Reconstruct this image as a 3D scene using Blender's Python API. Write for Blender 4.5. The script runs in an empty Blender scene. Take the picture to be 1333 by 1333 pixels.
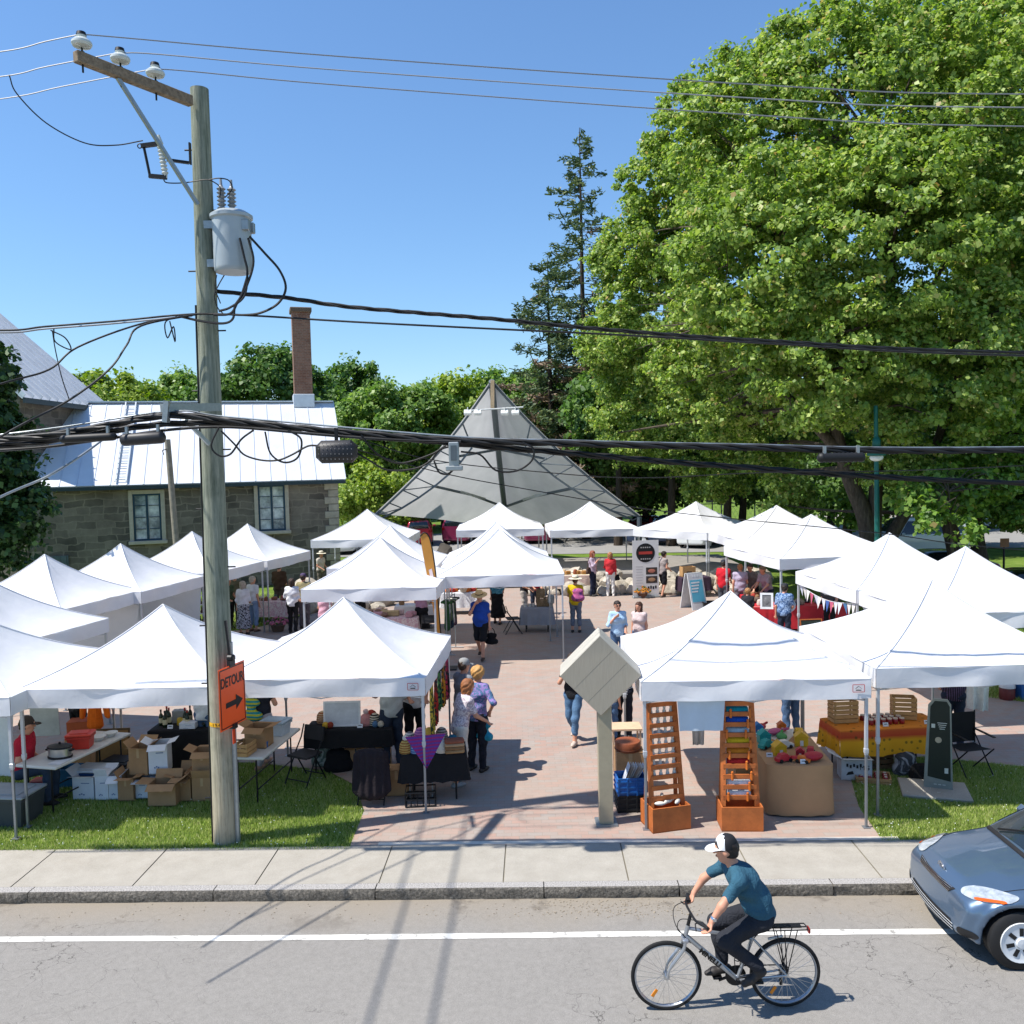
import bpy, bmesh, math, random
import numpy as np
from mathutils import Vector, Matrix
from mathutils.bvhtree import BVHTree
R_=math.radians
random.seed(7); rng=np.random.default_rng(11)
sc=bpy.context.scene; COL=sc.collection
# ------------------------------------------------------------------ camera
F=1150.; PITCH=math.atan(66/F); ROLL=R_(1.3); CH=5.1
_f=np.array([0,math.cos(PITCH),-math.sin(PITCH)]); _U=np.array([0,math.sin(PITCH),math.cos(PITCH)]); _X=np.array([1.,0,0])
_r=math.cos(ROLL)*_X-math.sin(ROLL)*_U; _u=math.sin(ROLL)*_X+math.cos(ROLL)*_U
CAMP=np.array([0,0,CH])
def ray(px,py): return _f*F+_r*(px-666.5)-_u*(py-666.5)
def G(px,py,z=0.):                      # photo pixel -> point on the level z
    d=ray(px,py); t=(z-CH)/d[2]; return Vector(CAMP+d*t)
def D(px,py,y):                         # photo pixel -> point at depth y
    d=ray(px,py); return Vector(CAMP+d*(y/d[1]))
cam_d=bpy.data.cameras.new('camera'); cam=bpy.data.objects.new('camera',cam_d); COL.objects.link(cam); sc.camera=cam
cam_d.sensor_width=36; cam_d.lens=36*F/1333.; cam_d.clip_start=.1; cam_d.clip_end=4000
cam.matrix_world=Matrix(((_r[0],_u[0],-_f[0],0),(_r[1],_u[1],-_f[1],0),(_r[2],_u[2],-_f[2],CH),(0,0,0,1)))
# ------------------------------------------------------------------ colours and materials
def lin(h):
    h=h.lstrip('#'); out=[]
    for i in (0,2,4):
        c=int(h[i:i+2],16)/255; out.append(c/12.92 if c<=.04045 else ((c+.055)/1.055)**2.4)
    return out
_mats={}
class NT:
    def __init__(s,name):
        s.m=bpy.data.materials.new(name); s.m.use_nodes=True; s.t=s.m.node_tree; s.t.nodes.clear()
        s.out=s.n('ShaderNodeOutputMaterial')
    def n(s,t,**kw):
        nd=s.t.nodes.new(t)
        for k,v in kw.items():
            if k[0]=='_': nd.inputs[k[1:].replace('__',' ')].default_value=v
            else: setattr(nd,k,v)
        return nd
    def l(s,a,b): s.t.links.new(a,b)
    def mix(s,fac,a,b,mode='MIX'):
        nd=s.n('ShaderNodeMix',data_type='RGBA',blend_type=mode)
        for sock,val in ((nd.inputs[0],fac),(nd.inputs[6],a),(nd.inputs[7],b)):
            if hasattr(val,'links'): s.l(val,sock)
            elif isinstance(val,(int,float)): sock.default_value=val
            else: sock.default_value=(*val[:3],1)
        return nd.outputs[2]
    def ramp(s,fac,stops):
        nd=s.n('ShaderNodeValToRGB'); s.l(fac,nd.inputs[0]); e=nd.color_ramp.elements
        while len(e)<len(stops): e.new(.5)
        for el,(p,c) in zip(e,stops):
            el.position=p; el.color=(*(c if not isinstance(c,(int,float)) else (c,c,c)),1)
        return nd.outputs[0]
    def noise(s,scale,detail=4,rough=.6,vec=None,dist=0):
        nd=s.n('ShaderNodeTexNoise'); nd.inputs['Scale'].default_value=scale; nd.inputs['Detail'].default_value=detail
        nd.inputs['Roughness'].default_value=rough; nd.inputs['Distortion'].default_value=dist
        if vec is not None: s.l(vec,nd.inputs['Vector'])
        return nd.outputs['Fac']
    def bsdf(s,col,rough=.7,metal=0,spec=.4,coat=0,bump=None,bstr=.3,bdist=.01):
        b=s.n('ShaderNodeBsdfPrincipled')
        for k,v in (('Base Color',col),('Roughness',rough),('Metallic',metal),('Specular IOR Level',spec),('Coat Weight',coat)):
            if hasattr(v,'links'): s.l(v,b.inputs[k])
            elif isinstance(v,(int,float)): b.inputs[k].default_value=v
            else: b.inputs[k].default_value=(*v[:3],1)
        if bump is not None:
            bp=s.n('ShaderNodeBump'); bp.inputs['Strength'].default_value=bstr; bp.inputs['Distance'].default_value=bdist
            s.l(bump,bp.inputs['Height']); s.l(bp.outputs[0],b.inputs['Normal'])
        return b
    def dim(s,c,f): return s.mix(1.,c,(f,f,f),'MULTIPLY')
    def done(s,sh): s.l(sh if not hasattr(sh,'outputs') else sh.outputs[0],s.out.inputs[0]); return s.m
    def coord(s,kind='Object'): return s.n('ShaderNodeTexCoord').outputs[kind]
    def pos(s): return s.n('ShaderNodeNewGeometry').outputs['Position']
def dk(c,f): return [x*f for x in c]
def mat(col,rough=.7,metal=0,var=.18,sc_=5,bump=0,bs=40,spec=.4,coat=0,name=None):
    """plain everyday surface: base colour broken up by wear noise and a little bump"""
    key=(col,rough,metal,var,sc_,bump,bs,coat)
    if key in _mats: return _mats[key]
    t=NT(name or 'surface_'+col.strip('#')); c=lin(col); v=t.coord()
    fac=t.noise(sc_,5,.65,v)
    k=t.ramp(fac,[(.3,dk(c,1-var)),(.7,[min(1,x*(1+var*.6)) for x in c])])
    b=t.bsdf(k,rough,metal,spec,coat,t.noise(bs,3,.6,v) if bump else None,bump,.01)
    _mats[key]=t.done(b); return _mats[key]
# ------------------------------------------------------------------ objects
def link(o,parent=None):
    COL.objects.link(o)
    if parent is not None: o.parent=parent
    return o
def thing(name,label,cat,loc=(0,0,0),rz=0,group=None):
    o=bpy.data.objects.new(name,None); o.empty_display_size=.2; link(o); o.location=loc; o.rotation_euler=(0,0,rz)
    o['label']=label; o['category']=cat
    if group: o['group']=group
    return o
def tag(o,label,cat,group=None,kind=None):
    if label: o['label']=label
    if cat: o['category']=cat
    if group: o['group']=group
    if kind: o['kind']=kind
    return o
def wm(o): return o.matrix_basis.copy() if o.parent is None else wm(o.parent)@o.matrix_basis
def setm(o): o.matrix_basis=Matrix.LocRotScale(o.location,o.rotation_euler,o.scale); return o
def copy_tree(o,parent=None):
    c=o.copy(); COL.objects.link(c)
    if parent is not None: c.parent=parent
    for ch in list(o.children): copy_tree(ch,c)
    return c
def rotz(a): return Matrix.Rotation(a,3,'Z')
class MB:
    def __init__(s): s.v=[]; s.f=[]; s.mi=[]; s.cur=0
    def add(s,vs,fs):
        o=len(s.v); s.v.extend([tuple(v) for v in vs]); s.f.extend([tuple(i+o for i in f) for f in fs]); s.mi.extend([s.cur]*len(fs)); return s
    def box(s,c,d,R=None,b=0.):
        c=Vector(c); h=Vector(d)/2; b=min(b,min(h)*.9)
        if b<=0:
            vs=[Vector((x*h.x,y*h.y,z*h.z)) for x in(-1,1) for y in(-1,1) for z in(-1,1)]
            fs=[(0,1,3,2),(4,6,7,5),(0,4,5,1),(2,3,7,6),(0,2,6,4),(1,5,7,3)]
        else:
            vs=[];ix={}
            for x in(-1,1):
                for y in(-1,1):
                    for z in(-1,1):
                        for a in range(3):
                            p=[x*(h.x-b),y*(h.y-b),z*(h.z-b)]; p[a]+=(x,y,z)[a]*b; ix[x,y,z,a]=len(vs); vs.append(Vector(p))
            fs=[]
            for a in range(3):
                o1,o2=(a+1)%3,(a+2)%3
                for sg in(-1,1):
                    q=[]
                    for s1,s2 in((-1,-1),(1,-1),(1,1),(-1,1)):
                        k=[0,0,0];k[a]=sg;k[o1]=s1;k[o2]=s2;q.append(ix[(*k,a)])
                    fs.append(q if sg>0 else q[::-1])
                for s1 in(-1,1):
                    for s2 in(-1,1):
                        k0=[0,0,0];k0[a]=-1;k0[o1]=s1;k0[o2]=s2;k1=list(k0);k1[a]=1
                        fs.append([ix[(*k0,o1)],ix[(*k1,o1)],ix[(*k1,o2)],ix[(*k0,o2)]])
            for x in(-1,1):
                for y in(-1,1):
                    for z in(-1,1): fs.append([ix[x,y,z,0],ix[x,y,z,1],ix[x,y,z,2]])
        if R is not None: vs=[R@v for v in vs]
        return s.add([v+c for v in vs],fs)
    def cyl(s,p0,p1,r0,r1=None,n=10,cap=True):
        p0=Vector(p0);p1=Vector(p1);r1=r0 if r1 is None else r1
        q=(p1-p0).to_track_quat('Z','Y'); vs=[]
        for p,r in((p0,r0),(p1,r1)):
            for i in range(n):
                a=2*math.pi*i/n; vs.append(p+q@Vector((r*math.cos(a),r*math.sin(a),0)))
        fs=[(i,(i+1)%n,n+(i+1)%n,n+i) for i in range(n)]
        if cap: fs+=[tuple(range(n))[::-1],tuple(range(n,2*n))]
        return s.add(vs,fs)
    def bar(s,p0,p1,w,h=None):
        p0=Vector(p0);p1=Vector(p1);h=h or w; d=p1-p0
        return s.box((p0+p1)/2,(w,h,d.length),d.to_track_quat('Z','Y').to_matrix())
    def tube(s,pts,r,n=6,closed=False):
        pts=[Vector(p) for p in pts]; m=len(pts); rr=r if hasattr(r,'__len__') else [r]*m; vs=[]; up=None
        for i,p in enumerate(pts):
            t=(pts[min(i+1,m-1)]-pts[max(i-1,0)]) if not closed else (pts[(i+1)%m]-pts[i-1])
            if t.length<1e-9: t=Vector((0,0,1))
            t.normalize()
            if up is None: up=t.orthogonal()
            up=(up-t*up.dot(t))
            if up.length<1e-6: up=t.orthogonal()
            up.normalize(); w=t.cross(up)
            for k in range(n):
                a=2*math.pi*k/n; vs.append(p+(up*math.cos(a)+w*math.sin(a))*rr[i])
        fs=[]
        for i in range(m if closed else m-1):
            j=(i+1)%m
            for k in range(n): fs.append((i*n+k,i*n+(k+1)%n,j*n+(k+1)%n,j*n+k))
        if not closed: fs+=[tuple(range(n))[::-1],tuple(range((m-1)*n,m*n))]
        return s.add(vs,fs)
    def lathe(s,prof,c=(0,0,0),n=16,R=None):
        c=Vector(c);vs=[]
        for r,z in prof:
            for k in range(n):
                a=2*math.pi*k/n; v=Vector((r*math.cos(a),r*math.sin(a),z)); vs.append(c+(R@v if R is not None else v))
        m=len(prof); fs=[(i*n+k,i*n+(k+1)%n,(i+1)*n+(k+1)%n,(i+1)*n+k) for i in range(m-1) for k in range(n)]
        if prof[0][0]>1e-4: fs.append(tuple(range(n))[::-1])
        if prof[-1][0]>1e-4: fs.append(tuple(range((m-1)*n,m*n)))
        return s.add(vs,fs)
    def ball(s,c,r,n=10,R=None,jit=0,seed=0):
        rx=r if hasattr(r,'__len__') else (r,r,r); c=Vector(c); vs=[]; m=max(4,n//2+1); rd=random.Random(seed)
        for i in range(m+1):
            th=math.pi*i/m
            for k in range(n):
                a=2*math.pi*k/n; j=1+jit*(rd.random()-.5) if 0<i<m else 1
                v=Vector((rx[0]*math.sin(th)*math.cos(a)*j,rx[1]*math.sin(th)*math.sin(a)*j,rx[2]*math.cos(th)*j)); vs.append(c+(R@v if R is not None else v))
        fs=[(i*n+k,(i+1)*n+k,(i+1)*n+(k+1)%n,i*n+(k+1)%n) for i in range(m) for k in range(n)]
        return s.add(vs,fs)
    def prism(s,poly,o,ax,ay,t):
        """flat outline poly in the axes ax, ay at o, extruded by the vector t"""
        o=Vector(o);ax=Vector(ax);ay=Vector(ay);t=Vector(t);n=len(poly)
        a=[o+ax*p[0]+ay*p[1] for p in poly]; vs=a+[v+t for v in a]
        return s.add(vs,[tuple(range(n))[::-1],tuple(range(n,2*n))]+[(i,(i+1)%n,n+(i+1)%n,n+i) for i in range(n)])
    def sheet(s,rows):
        n=len(rows[0]);m=len(rows)
        return s.add([p for r in rows for p in r],[(i*n+j,i*n+j+1,(i+1)*n+j+1,(i+1)*n+j) for i in range(m-1) for j in range(n-1)])
    def build(s,name,mats,parent=None,world=False,smooth=35):
        me=bpy.data.meshes.new(name); vs=s.v
        if world and parent is not None:
            im=wm(parent).inverted(); vs=[tuple(im@Vector(v)) for v in vs]
        me.from_pydata(vs,[],s.f); mats=mats if isinstance(mats,(list,tuple)) else [mats]
        for m in mats: me.materials.append(m)
        if len(mats)>1: me.polygons.foreach_set('material_index',s.mi)
        if smooth:
            me.polygons.foreach_set('use_smooth',[True]*len(me.polygons)); me.set_sharp_from_angle(angle=R_(smooth))
        me.update(); o=bpy.data.objects.new(name,me); return link(o,parent)
def np_mesh(name,V,Q,m,parent=None,smooth=False):
    """fast mesh from numpy arrays of vertices and quads/tris"""
    me=bpy.data.meshes.new(name); k=Q.shape[1]
    me.vertices.add(len(V)); me.vertices.foreach_set('co',V.astype(np.float32).ravel())
    me.loops.add(Q.size); me.loops.foreach_set('vertex_index',Q.astype(np.int32).ravel())
    me.polygons.add(len(Q)); me.polygons.foreach_set('loop_start',np.arange(0,Q.size,k,dtype=np.int32))
    try: me.polygons.foreach_set('loop_total',np.full(len(Q),k,dtype=np.int32))
    except Exception: pass
    me.update(calc_edges=True)
    for mm in (m if isinstance(m,(list,tuple)) else [m]): me.materials.append(mm)
    if smooth: me.polygons.foreach_set('use_smooth',[True]*len(Q))
    me.validate(); o=bpy.data.objects.new(name,me); return link(o,parent)
def spline(pts,per=8):
    P=[Vector(p) for p in pts]; P=[P[0]*2-P[1]]+P+[P[-1]*2-P[-2]]; out=[]
    for i in range(1,len(P)-2):
        a,b,c,d=P[i-1:i+3]
        for k in range(per):
            t=k/per; out.append(.5*((2*b)+(c-a)*t+(2*a-5*b+4*c-d)*t*t+(3*b-a-3*c+d)*t**3))
    out.append(P[-2]); return out
def text(body,size,m,parent,loc,rot,name='lettering',ext=.0015,align='CENTER',sx=1,font=None,world=False,bold=0,sp=1):
    cu=bpy.data.curves.new(name,'FONT'); cu.body=body; cu.size=size; cu.extrude=ext; cu.align_x=align; cu.align_y='CENTER'; cu.offset=bold; cu.space_character=sp
    ob=bpy.data.objects.new(name,cu); COL.objects.link(ob)
    me=bpy.data.meshes.new_from_object(ob.evaluated_get(bpy.context.evaluated_depsgraph_get())); COL.objects.unlink(ob); bpy.data.objects.remove(ob)
    if m is not None: me.materials.clear(); me.materials.append(m)
    o=bpy.data.objects.new(name,me); link(o,parent)
    mx=Matrix.Translation(Vector(loc))@rot.to_4x4()@Matrix.Diagonal((sx,1,1,1))
    if world and parent is not None: mx=wm(parent).inverted()@mx
    me.transform(mx); return o
def frame(x,y): # 3x3 with columns x, y, x cross y
    x=Vector(x).normalized(); y=Vector(y).normalized(); z=x.cross(y); return Matrix((x,y,z)).transposed()
# ------------------------------------------------------------------ light
SUN_EL=R_(58); SUN_AZ=math.atan2(-1,-.25)    # the sun stands to the left, a little behind the camera
W=bpy.data.worlds.new('World'); sc.world=W; W.use_nodes=True; wn=W.node_tree; wn.nodes.clear()
wo=wn.nodes.new('ShaderNodeOutputWorld'); wb=wn.nodes.new('ShaderNodeBackground'); sk=wn.nodes.new('ShaderNodeTexSky')
sk.sky_type='NISHITA'; sk.sun_disc=False; sk.sun_elevation=SUN_EL; sk.sun_rotation=SUN_AZ; sk.air_density=2.5; sk.dust_density=0; sk.ozone_density=10; sk.altitude=5000
wb.inputs['Strength'].default_value=.118; wn.links.new(sk.outputs[0],wb.inputs[0]); wn.links.new(wb.outputs[0],wo.inputs[0])
ld=bpy.data.lights.new('sun','SUN'); ld.energy=5.0; ld.angle=R_(.53); ld.color=(1,.955,.89); so=bpy.data.objects.new('sun',ld); COL.objects.link(so)
sd=Vector((math.sin(SUN_AZ)*math.cos(SUN_EL),math.cos(SUN_AZ)*math.cos(SUN_EL),math.sin(SUN_EL))); so.rotation_euler=sd.to_track_quat('Z','Y').to_euler(); so.location=(-20,-6,40)
sc.view_settings.view_transform='Standard'; sc.view_settings.look='None'; sc.view_settings.exposure=.55; sc.view_settings.gamma=1
sc.cycles.max_bounces=6; sc.cycles.diffuse_bounces=3; sc.cycles.transmission_bounces=4; sc.cycles.transparent_max_bounces=6; sc.cycles.caustics_reflective=False; sc.cycles.caustics_refractive=False
# ================================================================== SETTING
RD=Vector((1,-.026,0)).normalized(); RN=Vector((.026,1,0)).normalized()       # road direction and its normal
def rp(a,b,z=0): return Vector((RD.x*a+RN.x*b,RD.y*a+RN.y*b,z))               # along the road, away from the road
def strip(name,b0,b1,z,m,a0=-160,a1=160,n=1):
    mb=MB(); mb.sheet([[rp(a0+(a1-a0)*i/n,b,z) for i in range(n+1)] for b in (b0,b1)]); o=mb.build(name,m,smooth=0); tag(o,None,None,kind='structure'); return o
RZ=-.13
# asphalt: grey aggregate, cracks, dusty edge by the kerb
t=NT('asphalt'); p=t.pos()
big=t.noise(.5,4,.6,p); fine=t.noise(160,2,.7,p); mid=t.noise(14,4,.65,p)
base=t.mix(big,lin('#807b73'),lin('#a49e94')); base=t.mix(.55,base,t.ramp(fine,[(.25,lin('#56534f')),(.5,lin('#8c8984')),(.78,lin('#d8d4cc'))]))
base=t.mix(.25,base,t.ramp(mid,[(.3,lin('#6f6c68')),(.7,lin('#a09c96'))]))
dn=t.n('ShaderNodeVectorMath',operation='MULTIPLY_ADD'); t.l(p,dn.inputs[0]); dn.inputs[1].default_value=(1,1,1)
nn=t.n('ShaderNodeTexNoise'); nn.inputs['Scale'].default_value=1.6; nn.inputs['Detail'].default_value=5; t.l(p,nn.inputs['Vector'])
ms=t.n('ShaderNodeVectorMath',operation='SCALE'); t.l(nn.outputs['Color'],ms.inputs[0]); ms.inputs['Scale'].default_value=1.1; t.l(ms.outputs[0],dn.inputs[2])
vo=t.n('ShaderNodeTexVoronoi',feature='DISTANCE_TO_EDGE'); vo.inputs['Scale'].default_value=1.9; t.l(dn.outputs[0],vo.inputs['Vector'])
crk=t.ramp(vo.outputs[0],[(0,.85),(.008,0.)]); msk=t.ramp(t.noise(.35,3,.5,p),[(.48,0.),(.6,1.)])
cm=t.n('ShaderNodeMath',operation='MULTIPLY'); t.l(crk,cm.inputs[0]); t.l(msk,cm.inputs[1])
base=t.mix(cm.outputs[0],base,lin('#3d3a37'))
sx=t.n('ShaderNodeSeparateXYZ'); t.l(p,sx.inputs[0])
edge=t.n('ShaderNodeMath',operation='MULTIPLY_ADD'); t.l(sx.outputs[0],edge.inputs[0]); edge.inputs[1].default_value=.026; t.l(sx.outputs[1],edge.inputs[2])
wob=t.n('ShaderNodeMath',operation='MULTIPLY_ADD'); t.l(t.noise(.8,4,.6,p),wob.inputs[0]); wob.inputs[1].default_value=.8; t.l(edge.outputs[0],wob.inputs[2])
mr=t.n('ShaderNodeMapRange'); t.l(wob.outputs[0],mr.inputs[0]); mr.inputs[1].default_value=9.9; mr.inputs[2].default_value=10.75
base=t.mix(mr.outputs[0],base,t.ramp(fine,[(.2,lin('#7c7264')),(.8,lin('#aca292'))]))
base=t.mix(t.ramp(t.noise(.9,5,.7,p),[(.56,0.),(.62,.75)]),base,t.mix(mr.outputs[0],base,lin('#5d554b')))
M_ASPH=t.done(t.bsdf(t.dim(base,.86),.9,0,.2,0,fine,.5,.006))
t=NT('concrete_pavement'); p=t.pos()
c=t.ramp(t.noise(3,6,.7,p),[(.3,lin('#a09a8e')),(.7,lin('#b5afa3'))]); c=t.mix(.3,c,t.ramp(t.noise(120,2,.6,p),[(.3,lin('#7d776b')),(.7,lin('#c4beb2'))]))
c=t.mix(t.ramp(t.noise(.9,5,.7,p),[(.55,0.),(.8,.35)]),c,lin('#93897a'))
M_CONC=t.done(t.bsdf(t.dim(c,.86),.85,0,.2,0,t.noise(140,2,.6,p),.3,.004))
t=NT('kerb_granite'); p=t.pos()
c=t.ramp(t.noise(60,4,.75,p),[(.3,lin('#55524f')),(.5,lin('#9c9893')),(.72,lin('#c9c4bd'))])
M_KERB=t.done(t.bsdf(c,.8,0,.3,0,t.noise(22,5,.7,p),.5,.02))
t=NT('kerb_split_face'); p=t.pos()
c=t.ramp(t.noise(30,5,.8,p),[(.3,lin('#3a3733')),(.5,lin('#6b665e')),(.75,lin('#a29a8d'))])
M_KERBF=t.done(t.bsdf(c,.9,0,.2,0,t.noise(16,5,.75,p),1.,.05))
t=NT('pavers'); p=t.pos()
br=t.n('ShaderNodeTexBrick',offset=.5,squash=1); t.l(p,br.inputs['Vector'])
for k,v in (('Scale',1.),('Mortar Size',.006),('Brick Width',.21),('Row Height',.105),('Bias',0.),('Mortar Smooth',.3)): br.inputs[k].default_value=v
br.inputs['Color1'].default_value=(*lin('#b58c7c'),1); br.inputs['Color2'].default_value=(*lin('#a39c95'),1); br.inputs['Mortar'].default_value=(*lin('#8f8478'),1)
c=t.mix(t.ramp(t.noise(.35,4,.6,p),[(.35,0.),(.65,.55)]),br.outputs[0],lin('#b3a090')); c=t.mix(.35,c,t.ramp(t.noise(2.2,5,.7,p),[(.3,lin('#9d8f84')),(.7,lin('#bdaea2'))]))
M_PAVE=t.done(t.bsdf(t.dim(c,.80),.85,0,.2,0,br.outputs['Fac'],-.25,.006))
M_BAND=mat('#cfc8bb',.85,0,.15,9,.3,90,name='paver_band')
t=NT('road_paint'); p=t.pos(); c=t.mix(t.ramp(t.noise(9,6,.75,p),[(.55,0.),(.63,.85)]),t.ramp(t.noise(2,4,.6,p),[(.3,lin('#c9c6bd')),(.7,lin('#dedbd2'))]),lin('#86837e')); M_LINE=t.done(t.bsdf(c,.75,0,.2))
t=NT('grass_ground'); p=t.pos()
c=t.ramp(t.noise(1.2,6,.7,p),[(.3,lin('#4f6128')),(.55,lin('#6f8538')),(.75,lin('#8f9a55'))]); c=t.mix(.35,c,t.ramp(t.noise(40,3,.7,p),[(.3,lin('#2c4015')),(.7,lin('#7c9a3e'))]))
M_GRND=t.done(t.bsdf(c,.95,0,.1,0,t.noise(30,4,.7,p),.8,.05))
strip('road',-60,10.30,RZ,M_ASPH)
strip('road_shoulder',-400,-60.0,RZ-.01,M_GRND,-400,400)
# kerb stones with joints, one setting object
mb=MB()
a=-14.
while a<14.5:
    L=random.uniform(1.6,2.3); n=14
    rows=[]
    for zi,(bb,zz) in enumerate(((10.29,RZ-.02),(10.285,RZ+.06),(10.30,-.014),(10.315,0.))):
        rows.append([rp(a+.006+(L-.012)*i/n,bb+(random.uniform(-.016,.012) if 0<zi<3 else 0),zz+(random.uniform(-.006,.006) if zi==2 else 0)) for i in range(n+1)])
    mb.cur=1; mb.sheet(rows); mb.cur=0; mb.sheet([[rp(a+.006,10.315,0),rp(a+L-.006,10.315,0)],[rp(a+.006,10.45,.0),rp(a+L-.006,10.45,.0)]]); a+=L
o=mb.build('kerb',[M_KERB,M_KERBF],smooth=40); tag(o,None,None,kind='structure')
strip('kerb_bed',10.302,10.5,-.03,M_KERBF,-40,40)
mb=MB(); a=-40.
while a<40:
    L=1.52; mb.sheet([[rp(a+.008,10.45,.001),rp(a+L-.008,10.45,.001)],[rp(a+.008,11.50,.004),rp(a+L-.008,11.50,.004)]]); a+=L
o=mb.build('pavement',M_CONC,smooth=0); tag(o,None,None,kind='structure')
strip('pavement_bed',10.46,11.52,-.008,mat('#77705f',.95,name='joint_dirt'),-40,40)
mb=MB(); rows=[[],[]]
for i in range(161):
    a=-16+i*.2; w=.055+random.uniform(-.004,.004)
    for r_,sg in ((0,-1),(1,1)): rows[r_].append(rp(a,9.47+sg*w+.01*math.sin(a*.7),RZ+.004))
mb.sheet(rows); o=mb.build('road_line',M_LINE,smooth=0); tag(o,None,None,kind='structure')
# ground: one sheet from the pavement to the horizon
mb=MB(); mb.sheet([[rp(a,11.5,-.02) for a in (-500,-60,60,500)],[rp(a,60,-.02) for a in (-500,-60,60,500)],[rp(a,900,-.02) for a in (-900,-60,60,900)]])
o=mb.build('ground',M_GRND,smooth=0); tag(o,None,None,kind='structure')
# the paved market square
def poly(name,pts,z,m,kind='structure'):
    mb=MB(); mb.add([(p[0],p[1],z) for p in pts],[tuple(range(len(pts)))]); o=mb.build(name,m,smooth=0); tag(o,None,None,kind=kind); return o
gp=lambda *a: [G(x,y) for x,y in a]
plaza=gp((455,1103),(474,1055),(462,1022),(425,1003),(330,993),(150,990),(-250,1000))+[Vector((-15,17,0)),Vector((-12.5,23,0)),Vector((-11.5,27,0)),Vector((-8.4,27.5,0)),Vector((-6.6,31,0)),Vector((-5,36,0)),Vector((9,36,0)),Vector((9.5,30,0)),Vector((11,26,0)),Vector((11.5,15.5,0))]+gp((1330,998),(1200,985),(1130,990),(1108,1015),(1118,1050),(1148,1093))
poly('market_square',plaza,.003,M_PAVE)
M_LOT=mat('#8b8985',.9,0,.12,2,.3,90,name='car_park_asphalt')
poly('car_park',[(-22,50,0),(60,43,0),(60,62,0),(-22,64,0)],.003,M_LOT)
poly('side_drive',[(13.5,27,0),(45,22,0),(45,36,0),(14.5,36,0)],.004,M_LOT)
poly('far_path',[(22,70,0),(70,64,0),(70,69,0),(22,75,0)],.005,M_CONC)
strip('edge_band',11.505,11.60,.007,M_BAND,-2.2,4.72)
# grass blades: two verges by the pavement, one stuff object each
t=NT('grass_blade'); g=t.n('ShaderNodeNewGeometry'); c=t.ramp(g.outputs['Random Per Island'],[(0,lin('#6a8438')),(.4,lin('#96ac50')),(.75,lin('#b7c76c')),(1,lin('#d6d29a'))])
d=t.n('ShaderNodeBsdfDiffuse'); tr=t.n('ShaderNodeBsdfTranslucent'); t.l(c,d.inputs[0]); t.l(c,tr.inputs[0]); mx=t.n('ShaderNodeMixShader'); mx.inputs[0].default_value=.35; t.l(d.outputs[0],mx.inputs[1]); t.l(tr.outputs[0],mx.inputs[2]); M_BLADE=t.done(mx)
def inpoly(P,poly):
    x,y=P[:,0],P[:,1]; ins=np.zeros(len(P),bool); n=len(poly)
    for i in range(n):
        x0,y0=poly[i][0],poly[i][1]; x1,y1=poly[i-1][0],poly[i-1][1]
        if y0==y1: continue
        ins^=((y0>y)!=(y1>y))&(x<(x1-x0)*(y-y0)/(y1-y0)+x0)
    return ins
def blades(name,poly_,n,h=.055,w=.006,m=M_BLADE):
    P=np.array([(p[0],p[1]) for p in poly_]); lo,hi=P.min(0),P.max(0); pts=lo+(hi-lo)*rng.random((n,2)); pts=pts[inpoly(pts,P)]
    k=len(pts); cl=.65+.6*np.sin(pts[:,0]*3.1+np.sin(pts[:,1]*4.))**2*rng.random(k); hh=h*cl*(.6+.8*rng.random(k)); an=rng.random(k)*6.283; le=rng.normal(0,.5,(k,2))*hh[:,None]
    V=np.zeros((k,3,3)); V[:,0,:2]=pts+np.c_[np.cos(an),np.sin(an)]*w; V[:,1,:2]=pts-np.c_[np.cos(an),np.sin(an)]*w; V[:,2,:2]=pts+le; V[:,:2,2]=-.02; V[:,2,2]=hh
    o=np_mesh(name,V.reshape(-1,3),np.arange(k*3).reshape(-1,3),m); tag(o,None,None,kind='stuff'); return o
gl=[rp(-11,11.53)]+gp((455,1106),(474,1055),(462,1022),(425,1003),(330,993),(150,990),(-250,1000))
grr=gp((1148,1095),(1118,1050),(1108,1015),(1130,990),(1200,985),(1330,998),(1400,1010))+[rp(8.5,11.53)]
tag(blades('grass',gl,150000,.038),'bright green verge grass dotted with clover under the left stalls',None)
tag(blades('grass',grr,90000,.038),'bright green verge grass beside the dark banner and the blue car',None)
gk=[G(1262,905),G(1285,878),G(1400,880),G(1420,925)]
tag(blades('grass',gk,30000,.07,.009),'grass patch behind the right stalls with the coolers',None)
gm=[Vector((-11.5,27.2,0)),Vector((-8.5,27.8,0)),Vector((-6.8,31.2,0)),Vector((-6.2,36,0)),Vector((-13,34,0))]
tag(blades('grass',gm,60000,.1,.014),'lawn strip in front of the stone church',None)
def flowers(poly_,n):
    P=np.array([(p[0],p[1]) for p in poly_]); lo,hi=P.min(0),P.max(0); pts=lo+(hi-lo)*rng.random((n,2)); pts=pts[inpoly(pts,P)]; mb=MB()
    for x,y in pts: mb.ball((x,y,random.uniform(.025,.045)),.008,4)
    return mb
mb=flowers(gl,420); mb2=flowers(grr,240); mb.add(mb2.v,mb2.f)
o=mb.build('clover_flowers',mat('#dfe2d2',.9,name='clover_white'),smooth=0); tag(o,'tiny white clover heads scattered through the verge grass',None,kind='stuff')
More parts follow.
